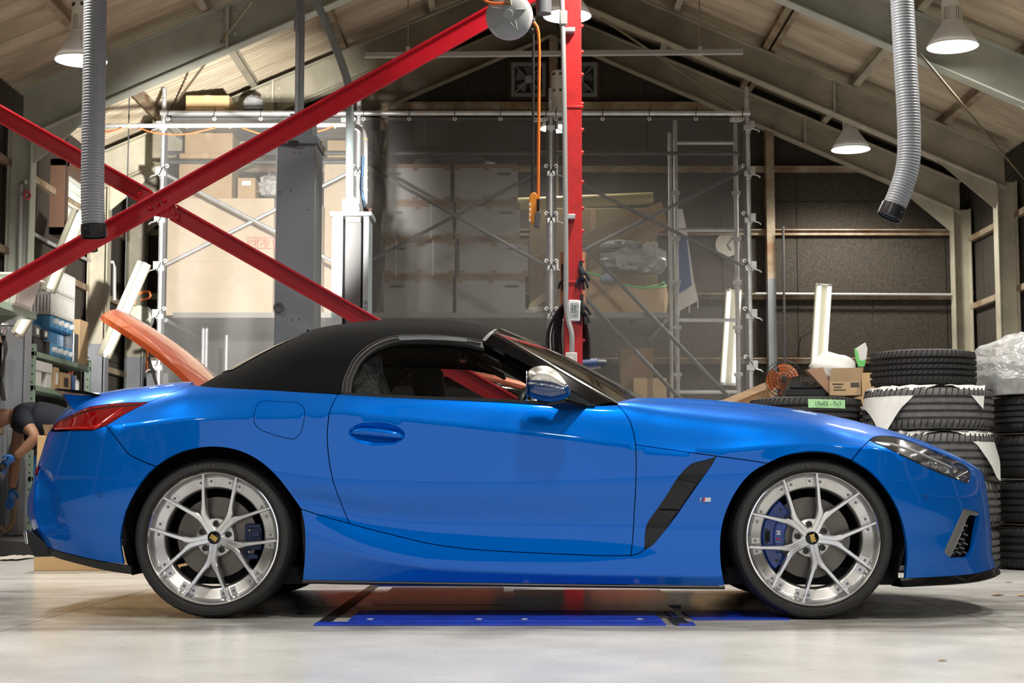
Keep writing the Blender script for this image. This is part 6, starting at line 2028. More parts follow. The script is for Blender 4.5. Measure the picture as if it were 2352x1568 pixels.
sec_loft('car_body', [(-3.12, .30, .62, .60), (-3.0, .22, .74, .76), (-2.6, .18, .84, HW), (-2.1, .18, .92, HW), (-1.6, .18, .95, HW), (-.6, .18, .96, HW), (.3, .18, .97, HW), (.85, .22, .95, .78), (1.02, .35, .85, .62)], ORP_, OC)
sec_loft('greenhouse', [(-1.84, .90, .98, .66), (-1.55, .9, 1.20, .62), (-1.1, .9, 1.30, .60), (-.5, .9, 1.31, .60), (0., .9, 1.24, .60), (.45, .9, 1.08, .62), (.7, .9, .97, .6)], mat('tinted_glass', (.012, .013, .014), rough=.06), OC, pw=4)
rows = []
for i in range(13):
    f = i / 12; x = -1.2 + 1.35 * f
    z = 1.315 - .5 * (f - .35) ** 2 * .9
    rows.append([(x, CY - .60 + 1.2 * k / 10, z + .03 * (1 - (2 * k / 10 - 1) ** 4) - .012) for k in range(11)])
MB().grid(rows).build('roof_panel', ORP_, OC, smooth=60)
for s in (-1, 1):
    MB().tube(spline([(x, CY + s * .615, z) for x, z in ((-1.86, .97), (-1.55, 1.18), (-1.15, 1.285), (-.6, 1.30), (-.1, 1.25), (.4, 1.10), (.72, .97))], .06), .026, n=8).build('roof_rail', ORP_, OC)
    for x in (-2.45, .2):
        MB().lathe([(0, .02), (.19, .02), (.21, .0), (.30, .01), (.32, -.03), (.32, -.18), (0, -.18)], (x, CY + s * (HW + .01), .32), (0, s, 0), 32).build('car_wheel', TIRE, OC)
hd_ = MB(); rows = []
nT = unp
H0, H1 = Vector((-1.92, 0, .985)), Vector((-2.80, 0, 1.70))
for i in range(15):
    f = i / 14
    p = H0 + (H1 - H0) * f + Vector((.10, 0, .08)) * math.sin(math.pi * f) * .5
    wd = .66 * (1 - max(0, (f - .72) / .28) ** 2.4 * .30)
    rows.append([(p.x + .03 * (1 - (k / 6 - 1) ** 2), CY + wd * (k / 6 - 1), p.z + .05 * (1 - abs(k / 6 - 1) ** 2.5) + .03 * (1 - (k / 6 - 1) ** 2)) for k in range(13)])
hd_.grid(rows)
hd_.grid([[(x - .02, y, z - .03) for (x, y, z) in r] for r in rows])
hd_.grid([rows[-1], [(x - .02, y, z - .03) for (x, y, z) in rows[-1]]])
hd_.grid([[r[0] for r in rows], [(r[0][0] - .02, r[0][1], r[0][2] - .03) for r in rows]])
hd_.build('raised_hood', ORP_, OC, smooth=50)
MB().cyl((-2.3, CY - .6, .95), (-2.45, CY - .58, 1.40), .01).build('hood_strut', GALVD, OC)
MB().tube(spline([(-.75, CY - .66, 1.02), (-.80, CY - .80, 1.04)], .05), .05, n=10).build('car_mirror', ORP_, OC)

# tan carton standing behind the rear wheel
tbx = thing('tall_carton', 'large plain tan carton standing on the floor behind the rear wheel', 'box', (at(350, 1308, 3.69).x, 3.75, 0))
xa, xb, zt = at(80, 1200, 3.69).x, at(640, 1200, 3.69).x, at(100, 1000, 3.69).z
MB().box2((xa, 3.69, 0), (xb, 3.82, zt)).build('carton_body', mat('cardboard_tan', (.62, .42, .21), rough=.8, noise=.05, nscale=4), tbx, smooth=0, bevel=.006)
MB().prism([(xa + .05, 3.70, zt), (xa + .30, 3.70, zt), (xa + .28, 3.66, zt + .06), (xa + .04, 3.66, zt + .07)], (0, .004, 0)).build('carton_flap', CARD, tbx, smooth=0)

# ================================================================== side wall: louvre window, pipes
lw = MB()
y0w, y1w = 8.0, 9.15
zl, zh = 2.86, 3.56
win = MB()
for (ya, yb, za, zb) in ((y0w, y1w, zh - .06, zh), (y0w, y1w, zl, zl + .06), (y0w, y0w + .07, zl, zh), (y1w - .07, y1w, zl, zh)):
    win.box2((WL + .015, ya, za), (WL + .17, yb, zb))
wo = win.build('window_1', mat('wood_brown', (.10, .05, .028), rough=.65)); wo['kind'] = 'structure'
LOUV = mat('louvre_glass', (.72, .72, .62), rough=.25, emit=(.95, .97, .86), estr=.35)  # daylight through the slats put in as a weak glow of the glass
for k in range(7):
    z = zl + .10 + k * .083
    MB().box((WL + .09, (y0w + y1w) / 2, z), (.085, y1w - y0w - .16, .006), Matrix.Rotation(math.radians(48), 3, 'Y')).build('louvre_slat', LOUV, wo, smooth=0)
MB().box2((WL + .02, y0w + .06, zl + .05), (WL + .025, y1w - .06, zh - .05)).build('window_pane', mat('frosted_glass', (.5, .5, .45), rough=.4, emit=(.9, .95, .9), estr=.5), wo)  # pane glows in place of the daylight outside
PIPEG = mat('pipe_grey', (.40, .41, .41), rough=.45)
YP = 6.9
pg = thing('air_pipe', 'long grey air pipe crossing in front of the scaffold and bending down', 'pipe', tuple(at(845, 480, YP)))
MB().tube(spline([tuple(at(*p, YP)) for p in [(24, 460), (24, 330), (30, 303), (45, 292), (64, 289)]], .04) + [tuple(at(*p, YP)) for p in [(300, 289), (600, 288), (780, 287)]] + spline([tuple(at(*p, YP)) for p in [(800, 287), (822, 291), (835, 303), (839, 325), (839, 400), (839, 470)]], .04), 5.2 * mpp(YP), n=10).build('pipe_run', PIPEG, pg)
for px in (80, 167, 296, 430, 528, 770):
    MB().cyl(at(px - 2, 289, YP), at(px + 2, 289, YP), 6.2 * mpp(YP)).build('cable_tie', mat('tie_cream', (.55, .50, .30), rough=.6), pg)
for py in (320, 392, 408, 436):
    MB().cyl(at(839, py - 2, YP), at(839, py + 2, YP), 6.4 * mpp(YP)).build('cable_tie', mat('tie_cream'), pg)
MB().tube(spline([tuple(at(*p, YP - .05)) for p in [(833, 360), (831, 400), (829, 430), (836, 470), (838, 488)]], .05), .012, n=8).build('blue_hose', mat('blue_hose', (.12, .25, .48), rough=.5), pg)
MB().cyl(at(838, 478, YP - .05), at(852, 486, YP - .05), .028, n=12).build('pipe_valve', mat('valve_dark', (.14, .10, .08), rough=.5, metal=.5), pg)
for i, pts in enumerate(([(110, 291), (130, 296), (155, 292)], [(240, 303), (262, 300), (280, 293)], [(320, 294), (350, 304), (400, 309), (440, 306), (495, 293)], [(555, 293), (580, 302), (620, 312), (660, 308)], [(730, 302), (745, 298), (765, 290)])):
    o = MB().tube(spline([tuple(at(x, y, YP - .03)) for x, y in pts], .04), .0065, n=6).build('orange_cable', mat('cable_orange', (.55, .13, .04), rough=.5), pg)
# valve on the side wall, conduit
vv = thing('wall_valve', 'upright pipe with a round red valve wheel on the side wall column', 'valve', tuple(at(48, 640, 6.6)))
MB().cyl(at(45, 655, 6.6), at(48, 420, 6.6), .018).build('pipe_run', PIPEG, vv)
MB().lathe([(.02, -.005), (.035, -.008), (.042, 0), (.035, .008), (.02, .005)], at(62, 448, 6.55), (.8, -.6, 0), 16).build('valve_wheel', mat('valve_red', (.40, .06, .05), rough=.5), vv)
MB().cyl(at(50, 445, 6.58), at(62, 448, 6.55), .01).build('valve_stem', GALV, vv)
MB().cyl(at(50, 420, 6.58), at(60, 418, 6.55), .018).build('pressure_gauge', GALV, vv)
cp = thing('wall_conduit', 'thin pipe running along the side wall under the louvre window', 'pipe', tuple(at(215, 600, 9.3)))
MB().tube([at(30, 510, 6.75), at(118, 560, 7.9), at(210, 600, 9.3), at(260, 602, 9.4), at(263, 615, 9.4), at(263, 690, 9.4)], .018, n=8).build('pipe_run', PIPEG, cp)
ar = thing('air_hose_reel', 'round pale green air hose reel on the wall behind the raised hood', 'hose reel', tuple(at(322, 760, 9.3)))
MB().lathe([(0, .05), (.10, .055), (.125, .045), (.13, .02), (.13, -.06), (0, -.06)], at(320, 731, 9.3), (.1, -1, 0), 36).build('reel_drum', mat('reel_pale', (.45, .48, .40), rough=.4), ar)
MB().lathe([(.13, -.03), (.145, -.03), (.145, .0), (.13, .0)], at(320, 731, 9.3), (.1, -1, 0), 36).build('reel_rim', mat('reel_dark', (.12, .13, .12), rough=.5), ar)
MB().tube(spline([tuple(at(*p, 9.25)) for p in [(310, 700), (311, 685), (318, 676), (330, 670), (343, 670), (346, 679), (338, 686), (324, 688)]], .03), .011, n=8).build('reel_hose', mat('orange_hose2'), ar)
MB().tube(spline([tuple(at(*p, 9.25)) for p in [(338, 790), (338, 820), (337, 856)]], .03), .011, n=8).build('reel_hose', mat('orange_hose2'), ar)
MB().cyl(at(337, 856, 9.25), at(338, 866, 9.25), .013).build('hose_coupling', CHROME, ar)
MB().bar(at(320, 731, 9.36), at(320, 731, 10.9), .05, .05).build('reel_bracket', GALVD, ar)
sw = MB().box2((WL + .35, 10.6, 0), (at(365, 860, 10.6).x + .1, 10.66, 1.75)).build('grey_door_panel', GREYP, None); tag(sw, 'plain grey steel panel standing in the back corner', 'panel')

# ================================================================== green shelf unit with its goods
GRN = mat('shelf_green', (.23, .31, .24), rough=.5)
YA, YE = 6.98, 8.75
xs1 = at(82, 812, YA).x; xs0 = max(WL + .02, xs1 - .34)
zl1, zl2 = at(82, 806, YA).z, at(82, 884, YA).z
levels = [zl1, zl2, zl2 - .32, .62, .12]
sh = thing('green_shelf', 'green steel shelf unit packed with crates, jugs and boxes', 'shelf', ((xs0 + xs1) / 2, (YA + YE) / 2, 0))
for yy in (YA, YE):
    for x in (xs0 + .02, xs1 - .02):
        up = MB().box2((x - .02, yy - .02, 0), (x + .02, yy + .02, zl1 + .06)).build('shelf_upright', GRN, sh, smooth=0)
        if x > xs0 + .1:
            for k in range(24):
                MB().box2((x - .006, yy - .0215, .15 + k * .07), (x + .006, yy - .019, .165 + k * .07)).build('upright_hole', DARK, up)
for z in levels:
    MB().box2((xs0, YA - .02, z - .045), (xs1, YE + .02, z)).build('shelf_board', GRN, sh, smooth=0, bevel=.004)
ux = at(84, 722, 5.5).x
us_ = thing('wall_shelf', 'high green steel shelf carrying the white ribbed bin', 'shelf', ((WL + ux) / 2, 4.6, at(84, 735, 5.5).z))
zsh = at(84, 719, 5.5).z
MB().box2((WL + .03, 3.3, zsh - .05), (ux, 5.5, zsh)).build('shelf_board', GRN, us_, smooth=0)
for yy in (3.6, 5.2):
    MB().prism([(WL + .02, yy, zsh - .05), (ux - .05, yy, zsh - .05), (WL + .02, yy, zsh - .35)], (0, .02, 0)).build('shelf_bracket', GRN, us_, smooth=0)
WPL = mat('white_crate', (.72, .72, .70), rough=.45)
bn_ = thing('ribbed_bin', 'white ribbed plastic bin on the high green shelf', 'bin', (ux - .25, 5.1, zsh))
rows = []
for (z, k) in ((0, .80), (.02, .84), (.20, .98), (.215, 1.06), (.23, 1.06)):
    rows.append([(ux - .26 + .33 * k * a, 5.12 + .24 * k * c, zsh + z) for a, c in ((-1, -1), (1, -1), (1, 1), (-1, 1), (-1, -1))])
b = MB().grid(rows); b.add(rows[0][:-1], [(0, 1, 2, 3)]); b.build('bin_body', WPL, bn_, smooth=0)
for k in range(14):
    f = -.85 + 1.7 * k / 13
    MB().bar((ux - .26 + .33 * .82 * f, 5.12 - .24 * .84, zsh + .02), (ux - .26 + .33 * f, 5.12 - .24 * .985, zsh + .2), .008, .012).build('bin_rib', WPL, bn_)
    MB().bar((ux - .26 + .33 * .845, 5.12 + .24 * .82 * f, zsh + .02), (ux - .26 + .33 * .985, 5.12 + .24 * f, zsh + .2), .008, .012).build('bin_rib', WPL, bn_)
def crate(c, d, label):
    t = thing('folding_crate', label, 'crate', c, group='white folding crates')
    x, y, z = c; hx, hy, h = d[0] / 2, d[1] / 2, d[2]
    b = MB()
    for zz in (.0, h * .86):
        b.box2((x - hx, y - hy, z + zz), (x + hx, y - hy + .012, z + zz + h * .14)); b.box2((x + hx - .012, y - hy, z + zz), (x + hx, y + hy, z + zz + h * .14)); b.box2((x - hx, y - hy, z + zz), (x - hx + .012, y + hy, z + zz + h * .14)); b.box2((x - hx, y + hy - .012, z + zz), (x + hx, y + hy, z + zz + h * .14))
    b.box2((x - hx, y - hy, z), (x + hx, y + hy, z + .01)); b.build('crate_frame', WPL, t, smooth=0)
    n = 12
    for k in range(n + 1):
        MB().box2((x - hx + 2 * hx * k / n - .010, y - hy, z), (x - hx + 2 * hx * k / n + .010, y - hy + .008, z + h)).build('crate_slat', WPL, t, smooth=0)
        MB().box2((x + hx - .008, y - hy + 2 * hy * k / n - .019, z), (x + hx, y - hy + 2 * hy * k / n + .019, z + h)).build('crate_slat', WPL, t, smooth=0)
    MB().box2((x - hx, y - hy + .012, z + h * .1), (x - hx * .1, y - hy + .016, z + h * .9)).build('crate_panel', WPL, t, smooth=0)
BLJ = mat('jug_blue', (.08, .30, .56), rough=.4)
def jug(c, d, label, grp=None):
    t = thing('fluid_jug', label, 'jug', c, group=grp)
    x, y, z = c; hx, hy, h = d[0] / 2, d[1] / 2, d[2]
    b = MB(); b.box2((x - hx, y - hy, z), (x + hx, y + hy, z + h * .32)); b.box2((x - hx, y - hy, z + h * .32), (x + hx * .35, y + hy, z + h * .7)); b.box2((x - hx, y - hy, z + h * .7), (x + hx, y + hy, z + h)); b.build('jug_body', BLJ, t, smooth=0, bevel=.014)
    for zz in (.16, .86):
        MB().cyl((x + hx, y, z + h * zz), (x + hx + .035, y, z + h * zz), .026, n=14).build('jug_cap', mat('white_plastic'), t)
for k, yy in enumerate((7.52, 7.70, 7.88, 8.06)):
    jug((xs1 - .14, yy, zl1), (.26, .17, .36), ['blue fluid jug at the front of the row beside the black cases', 'second blue fluid jug of the row under the white crates', 'third blue fluid jug of the row under the white crates', 'last blue fluid jug of the row beside the silver tin'][k], 'blue jugs on the shelf')
crate((xs1 - .19, 7.80, zl1 + .362), (.36, .72, .21), 'lower white folding crate standing on the blue jugs')
crate((xs1 - .19, 7.80, zl1 + .574), (.36, .72, .21), 'upper white folding crate on top of the other crate')
def sbox(c, d, label, m, lab=None, name='small_box', cat='box', grp=None):
    t = thing(name, label, cat, c, group=grp)
    MB().box2((c[0] - d[0] / 2, c[1] - d[1] / 2, c[2]), (c[0] + d[0] / 2, c[1] + d[1] / 2, c[2] + d[2])).build('box_body', m, t, smooth=0, bevel=.004)
    if lab:
        MB().box2((c[0] + d[0] / 2, c[1] - d[1] * .25, c[2] + d[2] * .25), (c[0] + d[0] / 2 + .001, c[1] + d[1] * .25, c[2] + d[2] * .75)).build('box_label', lab, t)
    return t
BLK = mat('case_black', (.02, .02, .021), rough=.5); LBL = mat('label_white')
sbox((xs1 - .17, 7.20, zl1), (.26, .30, .13), 'black lidded case with white lettering on the green shelf', BLK, None, 'lidded_case', 'case')
text_mesh('case_lettering', 'Aire', LBL, bpy.data.objects['lidded_case'], Matrix.Translation((-.02, -.151, .06)) @ Matrix.Rotation(math.pi / 2, 4, 'X'), .07, depth=.0004)
sbox((xs1 - .17, 7.12, zl1 + .132), (.28, .14, .10), 'grey box with a white label on the lidded case', mat('box_dark_grey', (.10, .10, .10), rough=.6), LBL)
sbox((xs1 - .13, 7.30, zl1 + .132), (.24, .14, .085), 'flat black box with a white label on the lidded case', BLK, LBL)
sbox((xs1 - .06, 7.39, zl1), (.10, .08, .12), 'small black box between the lidded case and the jugs', BLK, None)
sbox((xs1 - .10, 8.26, zl1), (.18, .16, .27), 'silver square tin beside the row of blue jugs', mat('tin_silver', (.40, .40, .41), rough=.3, metal=.8), None, 'square_tin', 'tin')
sbox((xs1 - .14, 8.52, zl1), (.26, .30, .42), 'brown carton at the end of the green shelf', CARD, None)
sbox((xs1 - .15, 7.10, zl2), (.28, .20, .13), 'white box lying under another on the second shelf', mat('box_white', (.62, .62, .60), rough=.7), None)
sbox((xs1 - .13, 7.24, zl2 + .132), (.26, .48, .085), 'long flat white box lying on the second shelf', mat('box_white'), None)
sbox((xs1 - .08, 7.42, zl2), (.14, .16, .13), 'white printed box under the flat box', mat('box_white'), None)
sbox((xs1 - .10, 7.66, zl2), (.18, .14, .20), 'brown box with a blue edged label on the second shelf', CARD, LBL)
sbox((xs1 - .12, 7.96, zl2), (.22, .30, .17), 'yellowish carton with dark print on the second shelf', mat('cardboard_gold'), INKB)
def bottle(c, r, h, label, m, cm, cat='bottle', name='spray_bottle'):
    t = thing(name, label, cat, c)
    MB().lathe([(0, 0), (r, 0), (r, h * .68), (r * .8, h * .78), (r * .35, h * .84), (r * .35, h * .9), (0, h * .9)], c, (0, 0, 1), 16).build('bottle_body', m, t)
    MB().lathe([(0, h * .88), (r * .45, h * .88), (r * .4, h), (0, h)], c, (0, 0, 1), 12).build('bottle_cap', cm, t)
bottle((xs1 - .06, 8.22, zl2), .035, .20, 'dark bottle with a red cap on the second shelf', mat('bottle_dark', (.03, .04, .07), rough=.3), mat('cap_red', (.4, .03, .03), rough=.4))
bottle((xs1 - .06, 8.32, zl2), .034, .21, 'blue bottle with a red nozzle on the second shelf', mat('bottle_blue', (.05, .12, .28), rough=.3), mat('cap_red'))
bottle((xs1 - .07, 8.45, zl2), .045, .18, 'white plastic bottle at the end of the second shelf', mat('white_plastic'), mat('white_plastic'))
z3 = levels[2]
bottle((xs1 - .08, 7.50, z3), .034, .15, 'spray can with a red band on the third shelf', mat('can_red', (.55, .06, .05), rough=.35), mat('white_plastic'), 'spray can', 'spray_can')
bottle((xs1 - .08, 7.72, z3), .045, .20, 'spray can with a tall clear cap on the third shelf', mat('can_grey', (.45, .42, .40), rough=.35, metal=.4), mat('cap_clear', (.12, .13, .14), rough=.2), 'spray can', 'spray_can')
sbox((xs1 - .15, 8.1, z3), (.26, .4, .16), 'blue parts tray on the third shelf', mat('tray_blue', (.03, .12, .33), rough=.5), None, 'parts_tray', 'tray')
sbox((xs1 - .15, 7.6, .62), (.26, .4, .18), 'blue parts bin on the lower shelf', mat('tray_blue'), None, 'parts_bin', 'bin')
# cables hanging by the wall column
cb = thing('cable_bundle', 'black cables with a chrome caged lamp hanging by the wall column', 'cable', tuple(at(8, 900, 6.2)))
for k in range(4):
    MB().tube(spline([tuple(at(x + 2 * k, y, 6.25)) for x, y in [(4, 770), (10, 800), (8 - 4 * k, 850), (2, 890), (6, 920)]], .04), .008, n=6).build('cable_strand', mat('cable_black'), cb)
MB().ball(at(5, 752, 6.2), (.05, .05, .07)).build('lamp_cage', mat('cage_chrome', (.5, .52, .55), rough=.2, metal=.8), cb)
tc_ = thing('tool_cart', 'low black floor machine with a bent hose beside the worker', 'machine', (at(30, 1260, 6.3).x, 6.3, 0))
MB().box2((at(-20, 1260, 6.0).x, 5.75, 0), (at(115, 1260, 6.0).x, 6.5, .14)).build('machine_base', mat('case_black'), tc_, bevel=.03)
MB().box2((at(-20, 1260, 6.0).x, 6.3, .14), (at(12, 1260, 6.0).x, 6.48, 1.0)).build('machine_mast', GREYP, tc_, bevel=.01)
MB().tube(spline([tuple(at(*p, 6.3)) for p in [(36, 1125), (33, 1170), (28, 1205), (14, 1222), (2, 1210)]], .04), .022, n=10).build('machine_hose', mat('hose_tan', (.32, .24, .14), rough=.6), tc_)
rg = MB(); rows = []
for i in range(9):
    rows.append([(at(2 + 58 * k / 10, 1272, 5.2).x, 5.0 + .5 * i / 8 + .02 * math.sin(k), .012 + .014 * abs(math.sin(1.7 * i + 2.1 * k)) * (1 if 0 < i < 8 and 0 < k < 10 else .2)) for k in range(11)])
o = MB().grid(rows).build('floor_rag', mat('rag_white', (.5, .48, .43), rough=.95), None, smooth=20); tag(o, 'crumpled pale rag lying on the floor beside the tan carton', 'cloth')

# ================================================================== the worker
YW = 6.0
SKIN = mat('skin', (.30, .155, .095), rough=.55)
NAVY = mat('navy_shirt', (.006, .010, .019), rough=.85, noise=.2, nscale=9)
SHORT = mat('black_shorts', (.006, .006, .008), rough=.9)
GLOVE = mat('blue_glove', (.02, .13, .45), rough=.45)
HAIR = mat('black_hair', (.008, .007, .006), rough=.6)
def skin_obj(name, chains, m, parent, root=0, sub=2):
    """chains: list of [(point, radius)...]; chain i>0 starts from a vertex (chain index, vertex index)"""
    vs = []; es = []; rs = []; idx = []
    off = wloc(parent) if parent is not None else Vector((0, 0, 0))
    for ch in chains:
        start, pts = ch
        ids = []
        prev = None
        if start is not None: prev = idx[start[0]][start[1]]
        for p, r in pts:
            vs.append(Vector(p) - off); rs.append(r); k = len(vs) - 1
            if prev is not None: es.append((prev, k))
            prev = k; ids.append(k)
        idx.append(ids)
    me = bpy.data.meshes.new(name); me.from_pydata(vs, es, [])
    o = bpy.data.objects.new(name, me); COL.objects.link(o); o.parent = parent
    sm = o.modifiers.new('skin', 'SKIN'); sm.use_smooth_shade = True
    sv = me.skin_vertices[0].data
    for i, r in enumerate(rs):
        rr = r if hasattr(r, '__len__') else (r, r)
        sv[i].radius = rr; sv[i].use_root = (i == root)
    if sub:
        s2 = o.modifiers.new('sub', 'SUBSURF'); s2.levels = sub; s2.render_levels = sub
    me.materials.append(m)
    return o
W = thing('person', 'person in a navy T-shirt and blue gloves bending over to work', 'person', (at(120, 1250, YW).x, YW, 0))
P_ = lambda x, y, d=0.: at(x, y, YW + d)
pel = P_(150, 985)
body = skin_obj('body', [
    (None, [(pel, .125), (P_(110, 968), .12), (P_(72, 962), .13), (P_(45, 955), .10), (P_(26, 955), .06), (P_(8, 958), .075), (P_(-12, 962), .095), (P_(-32, 975), .08)]),
    ((0, 3), [(P_(58, 972, -.19), .058), (P_(82, 1003, -.22), .048), (P_(58, 1030, -.22), .042), (P_(34, 1050, -.22), .031)]),
    ((0, 3), [(P_(46, 978, .17), .058), (P_(38, 1030, .16), .05), (P_(33, 1080, .14), .042), (P_(27, 1122, .12), .031)]),
    ((0, 0), [(P_(160, 1040, -.11), .09), (P_(150, 1120, -.12), .062), (P_(158, 1180, -.12), .055), (P_(160, 1236, -.12), .04), (P_(138, 1248, -.12), .035)]),
    ((0, 0), [(P_(160, 1040, .11), .09), (P_(152, 1120, .12), .062), (P_(160, 1180, .12), .055), (P_(162, 1236, .12), .04), (P_(140, 1248, .12), .035)]),
], SKIN, W)
skin_obj('shirt', [
    (None, [(P_(172, 992), .150), (P_(140, 976), .156), (P_(110, 966), .152), (P_(75, 960), .156), (P_(47, 956), .122), (P_(34, 955), .075)]),
    ((0, 4), [(P_(58, 972, -.19), .070), (P_(70, 987, -.205), .064)]),
    ((0, 4), [(P_(47, 975, .17), .070), (P_(44, 1000, .165), .064)]),
], NAVY, W)
skin_obj('shorts', [
    (None, [(P_(138, 985), .15), (P_(158, 1000), .15)]),
    ((0, 1), [(P_(160, 1045, -.11), .105), (P_(153, 1095, -.115), .088)]),
    ((0, 1), [(P_(160, 1045, .11), .105), (P_(154, 1095, .115), .088)]),
], SHORT, W)
skin_obj('apron', [(None, [(P_(118, 985), .10), (P_(95, 1000), .12), (P_(75, 1010), .10), (P_(60, 1020), .07)])], SHORT, W)
skin_obj('hair', [(None, [(P_(2, 944), .07), (P_(-14, 946), .088), (P_(-28, 954), .07)])], HAIR, W)
# face
for dy in (-.05, .05):
    MB().ball(P_(-40, 968, dy) + Vector((0, 0, 0)), .012).build('eye', HAIR, W)
MB().ball(P_(-46, 984, 0), (.02, .014, .025)).build('nose', SKIN, W)
MB().ball(P_(-6, 966, -.085), (.018, .01, .03)).build('ear', SKIN, W)
def hand(wrist, d, side, nrm, name, curl):
    """five separate fingers on a palm; d: direction of the fingers, side: towards the thumb"""
    d = Vector(d).normalized(); side = Vector(side).normalized(); nrm = Vector(nrm).normalized()
    ch = [(None, [(wrist, .034), (wrist + d * .045, (.040, .024)), (wrist + d * .085, (.042, .022))])]
    for k, (L, o) in enumerate(((.075, .030), (.085, .010), (.080, -.010), (.062, -.029))):
        b0 = wrist + d * .088 + side * o
        p1 = b0 + (d * math.cos(curl * .5) + nrm * math.sin(curl * .5)) * L * .5
        p2 = p1 + (d * math.cos(curl * 1.3) + nrm * math.sin(curl * 1.3)) * L * .3
        p3 = p2 + (d * math.cos(curl * 2.0) + nrm * math.sin(curl * 2.0)) * L * .25
        ch.append(((0, 2), [(b0, .0125), (p1, .0110), (p2, .0100), (p3, .0085)]))
    t0 = wrist + d * .03 + side * .036
    ch.append(((0, 1), [(t0, .016), (t0 + side * .03 + d * .025 + nrm * .01, .0125), (t0 + side * .04 + d * .055 + nrm * .02, .010)]))
    return skin_obj(name, ch, GLOVE, W, sub=1)
hand(P_(35, 1049, -.22), (-.80, 0, -.55), (-.3, -.6, .6), (.2, .5, -.8), 'glove', .9)
hand(P_(27, 1121, .12), (-.05, 0, -1), (.9, -.3, 0), (-.3, -.9, 0), 'glove', .35)
tl_ = MB().cyl(P_(8, 1072, -.25), P_(-8, 1078, -.18), .028, n=12).build('hand_tool', mat('case_black'), None); tag(tl_, "black hand tool held in the worker's blue glove", 'tool')
# ================================================================== tyre stacks
OLDT = mat('tread_grey', (.11, .11, .112), rough=.75, noise=.25, nscale=20)
OLDD = mat('tread_dark', (.022, .022, .024), rough=.75, noise=.2, nscale=20)
def tyre(x, y, z, R, w, label, grp, m=OLDT, style=0):
    t = thing('tire', label, 'tire', (x, y, z), group=grp)
    g = w * .035
    pr = [(R * .60, w * .08), (R * .62, .01), (R * .78, 0.), (R * .93, w * .04), (R * .985, w * .11), (R, w * .17)]
    cut = (.26, .42, .58, .74)
    for c in cut:
        pr += [(R, w * c - g), (R - .012, w * c - g * .8), (R - .012, w * c + g * .8), (R, w * c + g)]
    pr += [(R, w * .83), (R * .985, w * .89), (R * .93, w * .96), (R * .78, w), (R * .62, w - .01), (R * .60, w * .92)]
    MB().lathe(pr, (x, y, z), (0, 0, 1), 72).build('tire_carcass', m, t, smooth=40)
    b = MB(); n = 64
    for k in range(n):
        a = 2 * math.pi * k / n
        if math.sin(a) > .35: continue
        e = Vector((math.cos(a), math.sin(a), 0)); tg = Vector((-math.sin(a), math.cos(a), 0))
        o = Vector((x, y, z))
        for (f0, f1) in ((.06, .22), (.78, .94)):
            r0 = R * .975 if f0 < .5 else R * 1.0; r1 = R * 1.0 if f0 < .5 else R * .975
            b.bar(o + e * (r0 - .001) + Vector((0, 0, w * f0)), o + e * (r1 - .001) + tg * .012 + Vector((0, 0, w * f1)), .006, .008, up=e)
        if style == 1:
            for (f0, f1) in ((.30, .39), (.46, .55), (.62, .71)):
                b.bar(o + e * (R - .001) + Vector((0, 0, w * f0)), o + e * (R - .001) + tg * .02 + Vector((0, 0, w * f1)), .006, .006, up=e)
    b.build('tread_grooves', mat('sipe_black'), t, smooth=0)['kind'] = 'stuff'
    return t
YT1 = 3.75
sA = at(2134, 1000, YT1)
DA = YT1
mA = mpp(YT1 - .35)
Rb = 145 * mpp(YT1 - .05)
zs = [0]
edges = [1318, 1212, 1100, 989, 884, 797]        # lower edges of the tyres of the stack, bottom to top
zz = [at(2134, e, YT1 - Rb * .9).z for e in edges]
zz = [max(0, v - zz[0]) for v in zz]
nm = ['lowest grey ribbed tire of the stack nearest the front bumper', 'second lowest grey ribbed tire of the stack nearest the front bumper', 'grey ribbed tire under the white foam sheet with the long hanging corner', 'grey ribbed tire between the two white foam sheets', 'black block tread tire on top of the stack with the foam sheets']
for k in range(5):
    r = Rb * (1 if k < 4 else .82) * (1.03 if k < 2 else 1)
    tyre(sA.x + (.012 * k if k < 2 else 0) + (.0 if k < 4 else -.03), YT1, zz[k] + .002, r, zz[k + 1] - zz[k] - .006, nm[k], 'stacked tires', OLDT if k < 4 else OLDD, 0 if k < 4 else 1)
FOAM = mat('foam_sheet', (.66, .67, .66), rough=.7, noise=.06, nscale=8)
def foam_sheet(zc, cx, cy, half, label, flaps):
    t = thing('foam_sheet', label, 'foam sheet', (cx, cy, zc), group='foam sheets between the tires')
    R = Rb * 1.0
    rows = []
    for i in range(17):
        u = -1 + 2 * i / 16
        rows.append([])
        for k in range(17):
            v = -1 + 2 * k / 16
            ang = flaps[0]
            X = half * u; Yq = half * v
            c, s = math.cos(ang), math.sin(ang)
            x, y = X * c - Yq * s, X * s + Yq * c
            rr = math.hypot(x + flaps[1], y)
            over = max(0, rr - R * .96)
            drop = min(over * 1.5, .32) if over > 0 else 0
            k2 = 1 if rr <= R * .96 else (R * .96 + over * .35) / rr
            x += flaps[1]; rows[-1].append((cx + x * k2, cy + y * k2, zc - drop + .004 * math.sin(20 * u)))
    MB().grid(rows).build('foam_skin', FOAM, t, smooth=50)
foam_sheet(zz[4] - .001, sA.x, YT1, Rb * .96, 'white foam sheet just under the topmost tire', (math.radians(-1), -.09))
foam_sheet(zz[3] - .001, sA.x, YT1, Rb * .96, 'white foam sheet lower in the stack with a long hanging corner', (math.radians(-1), .09))
sBx = at(2418, 1000, 3.95).x
zB = [0, .295, .585, .88, 1.13]
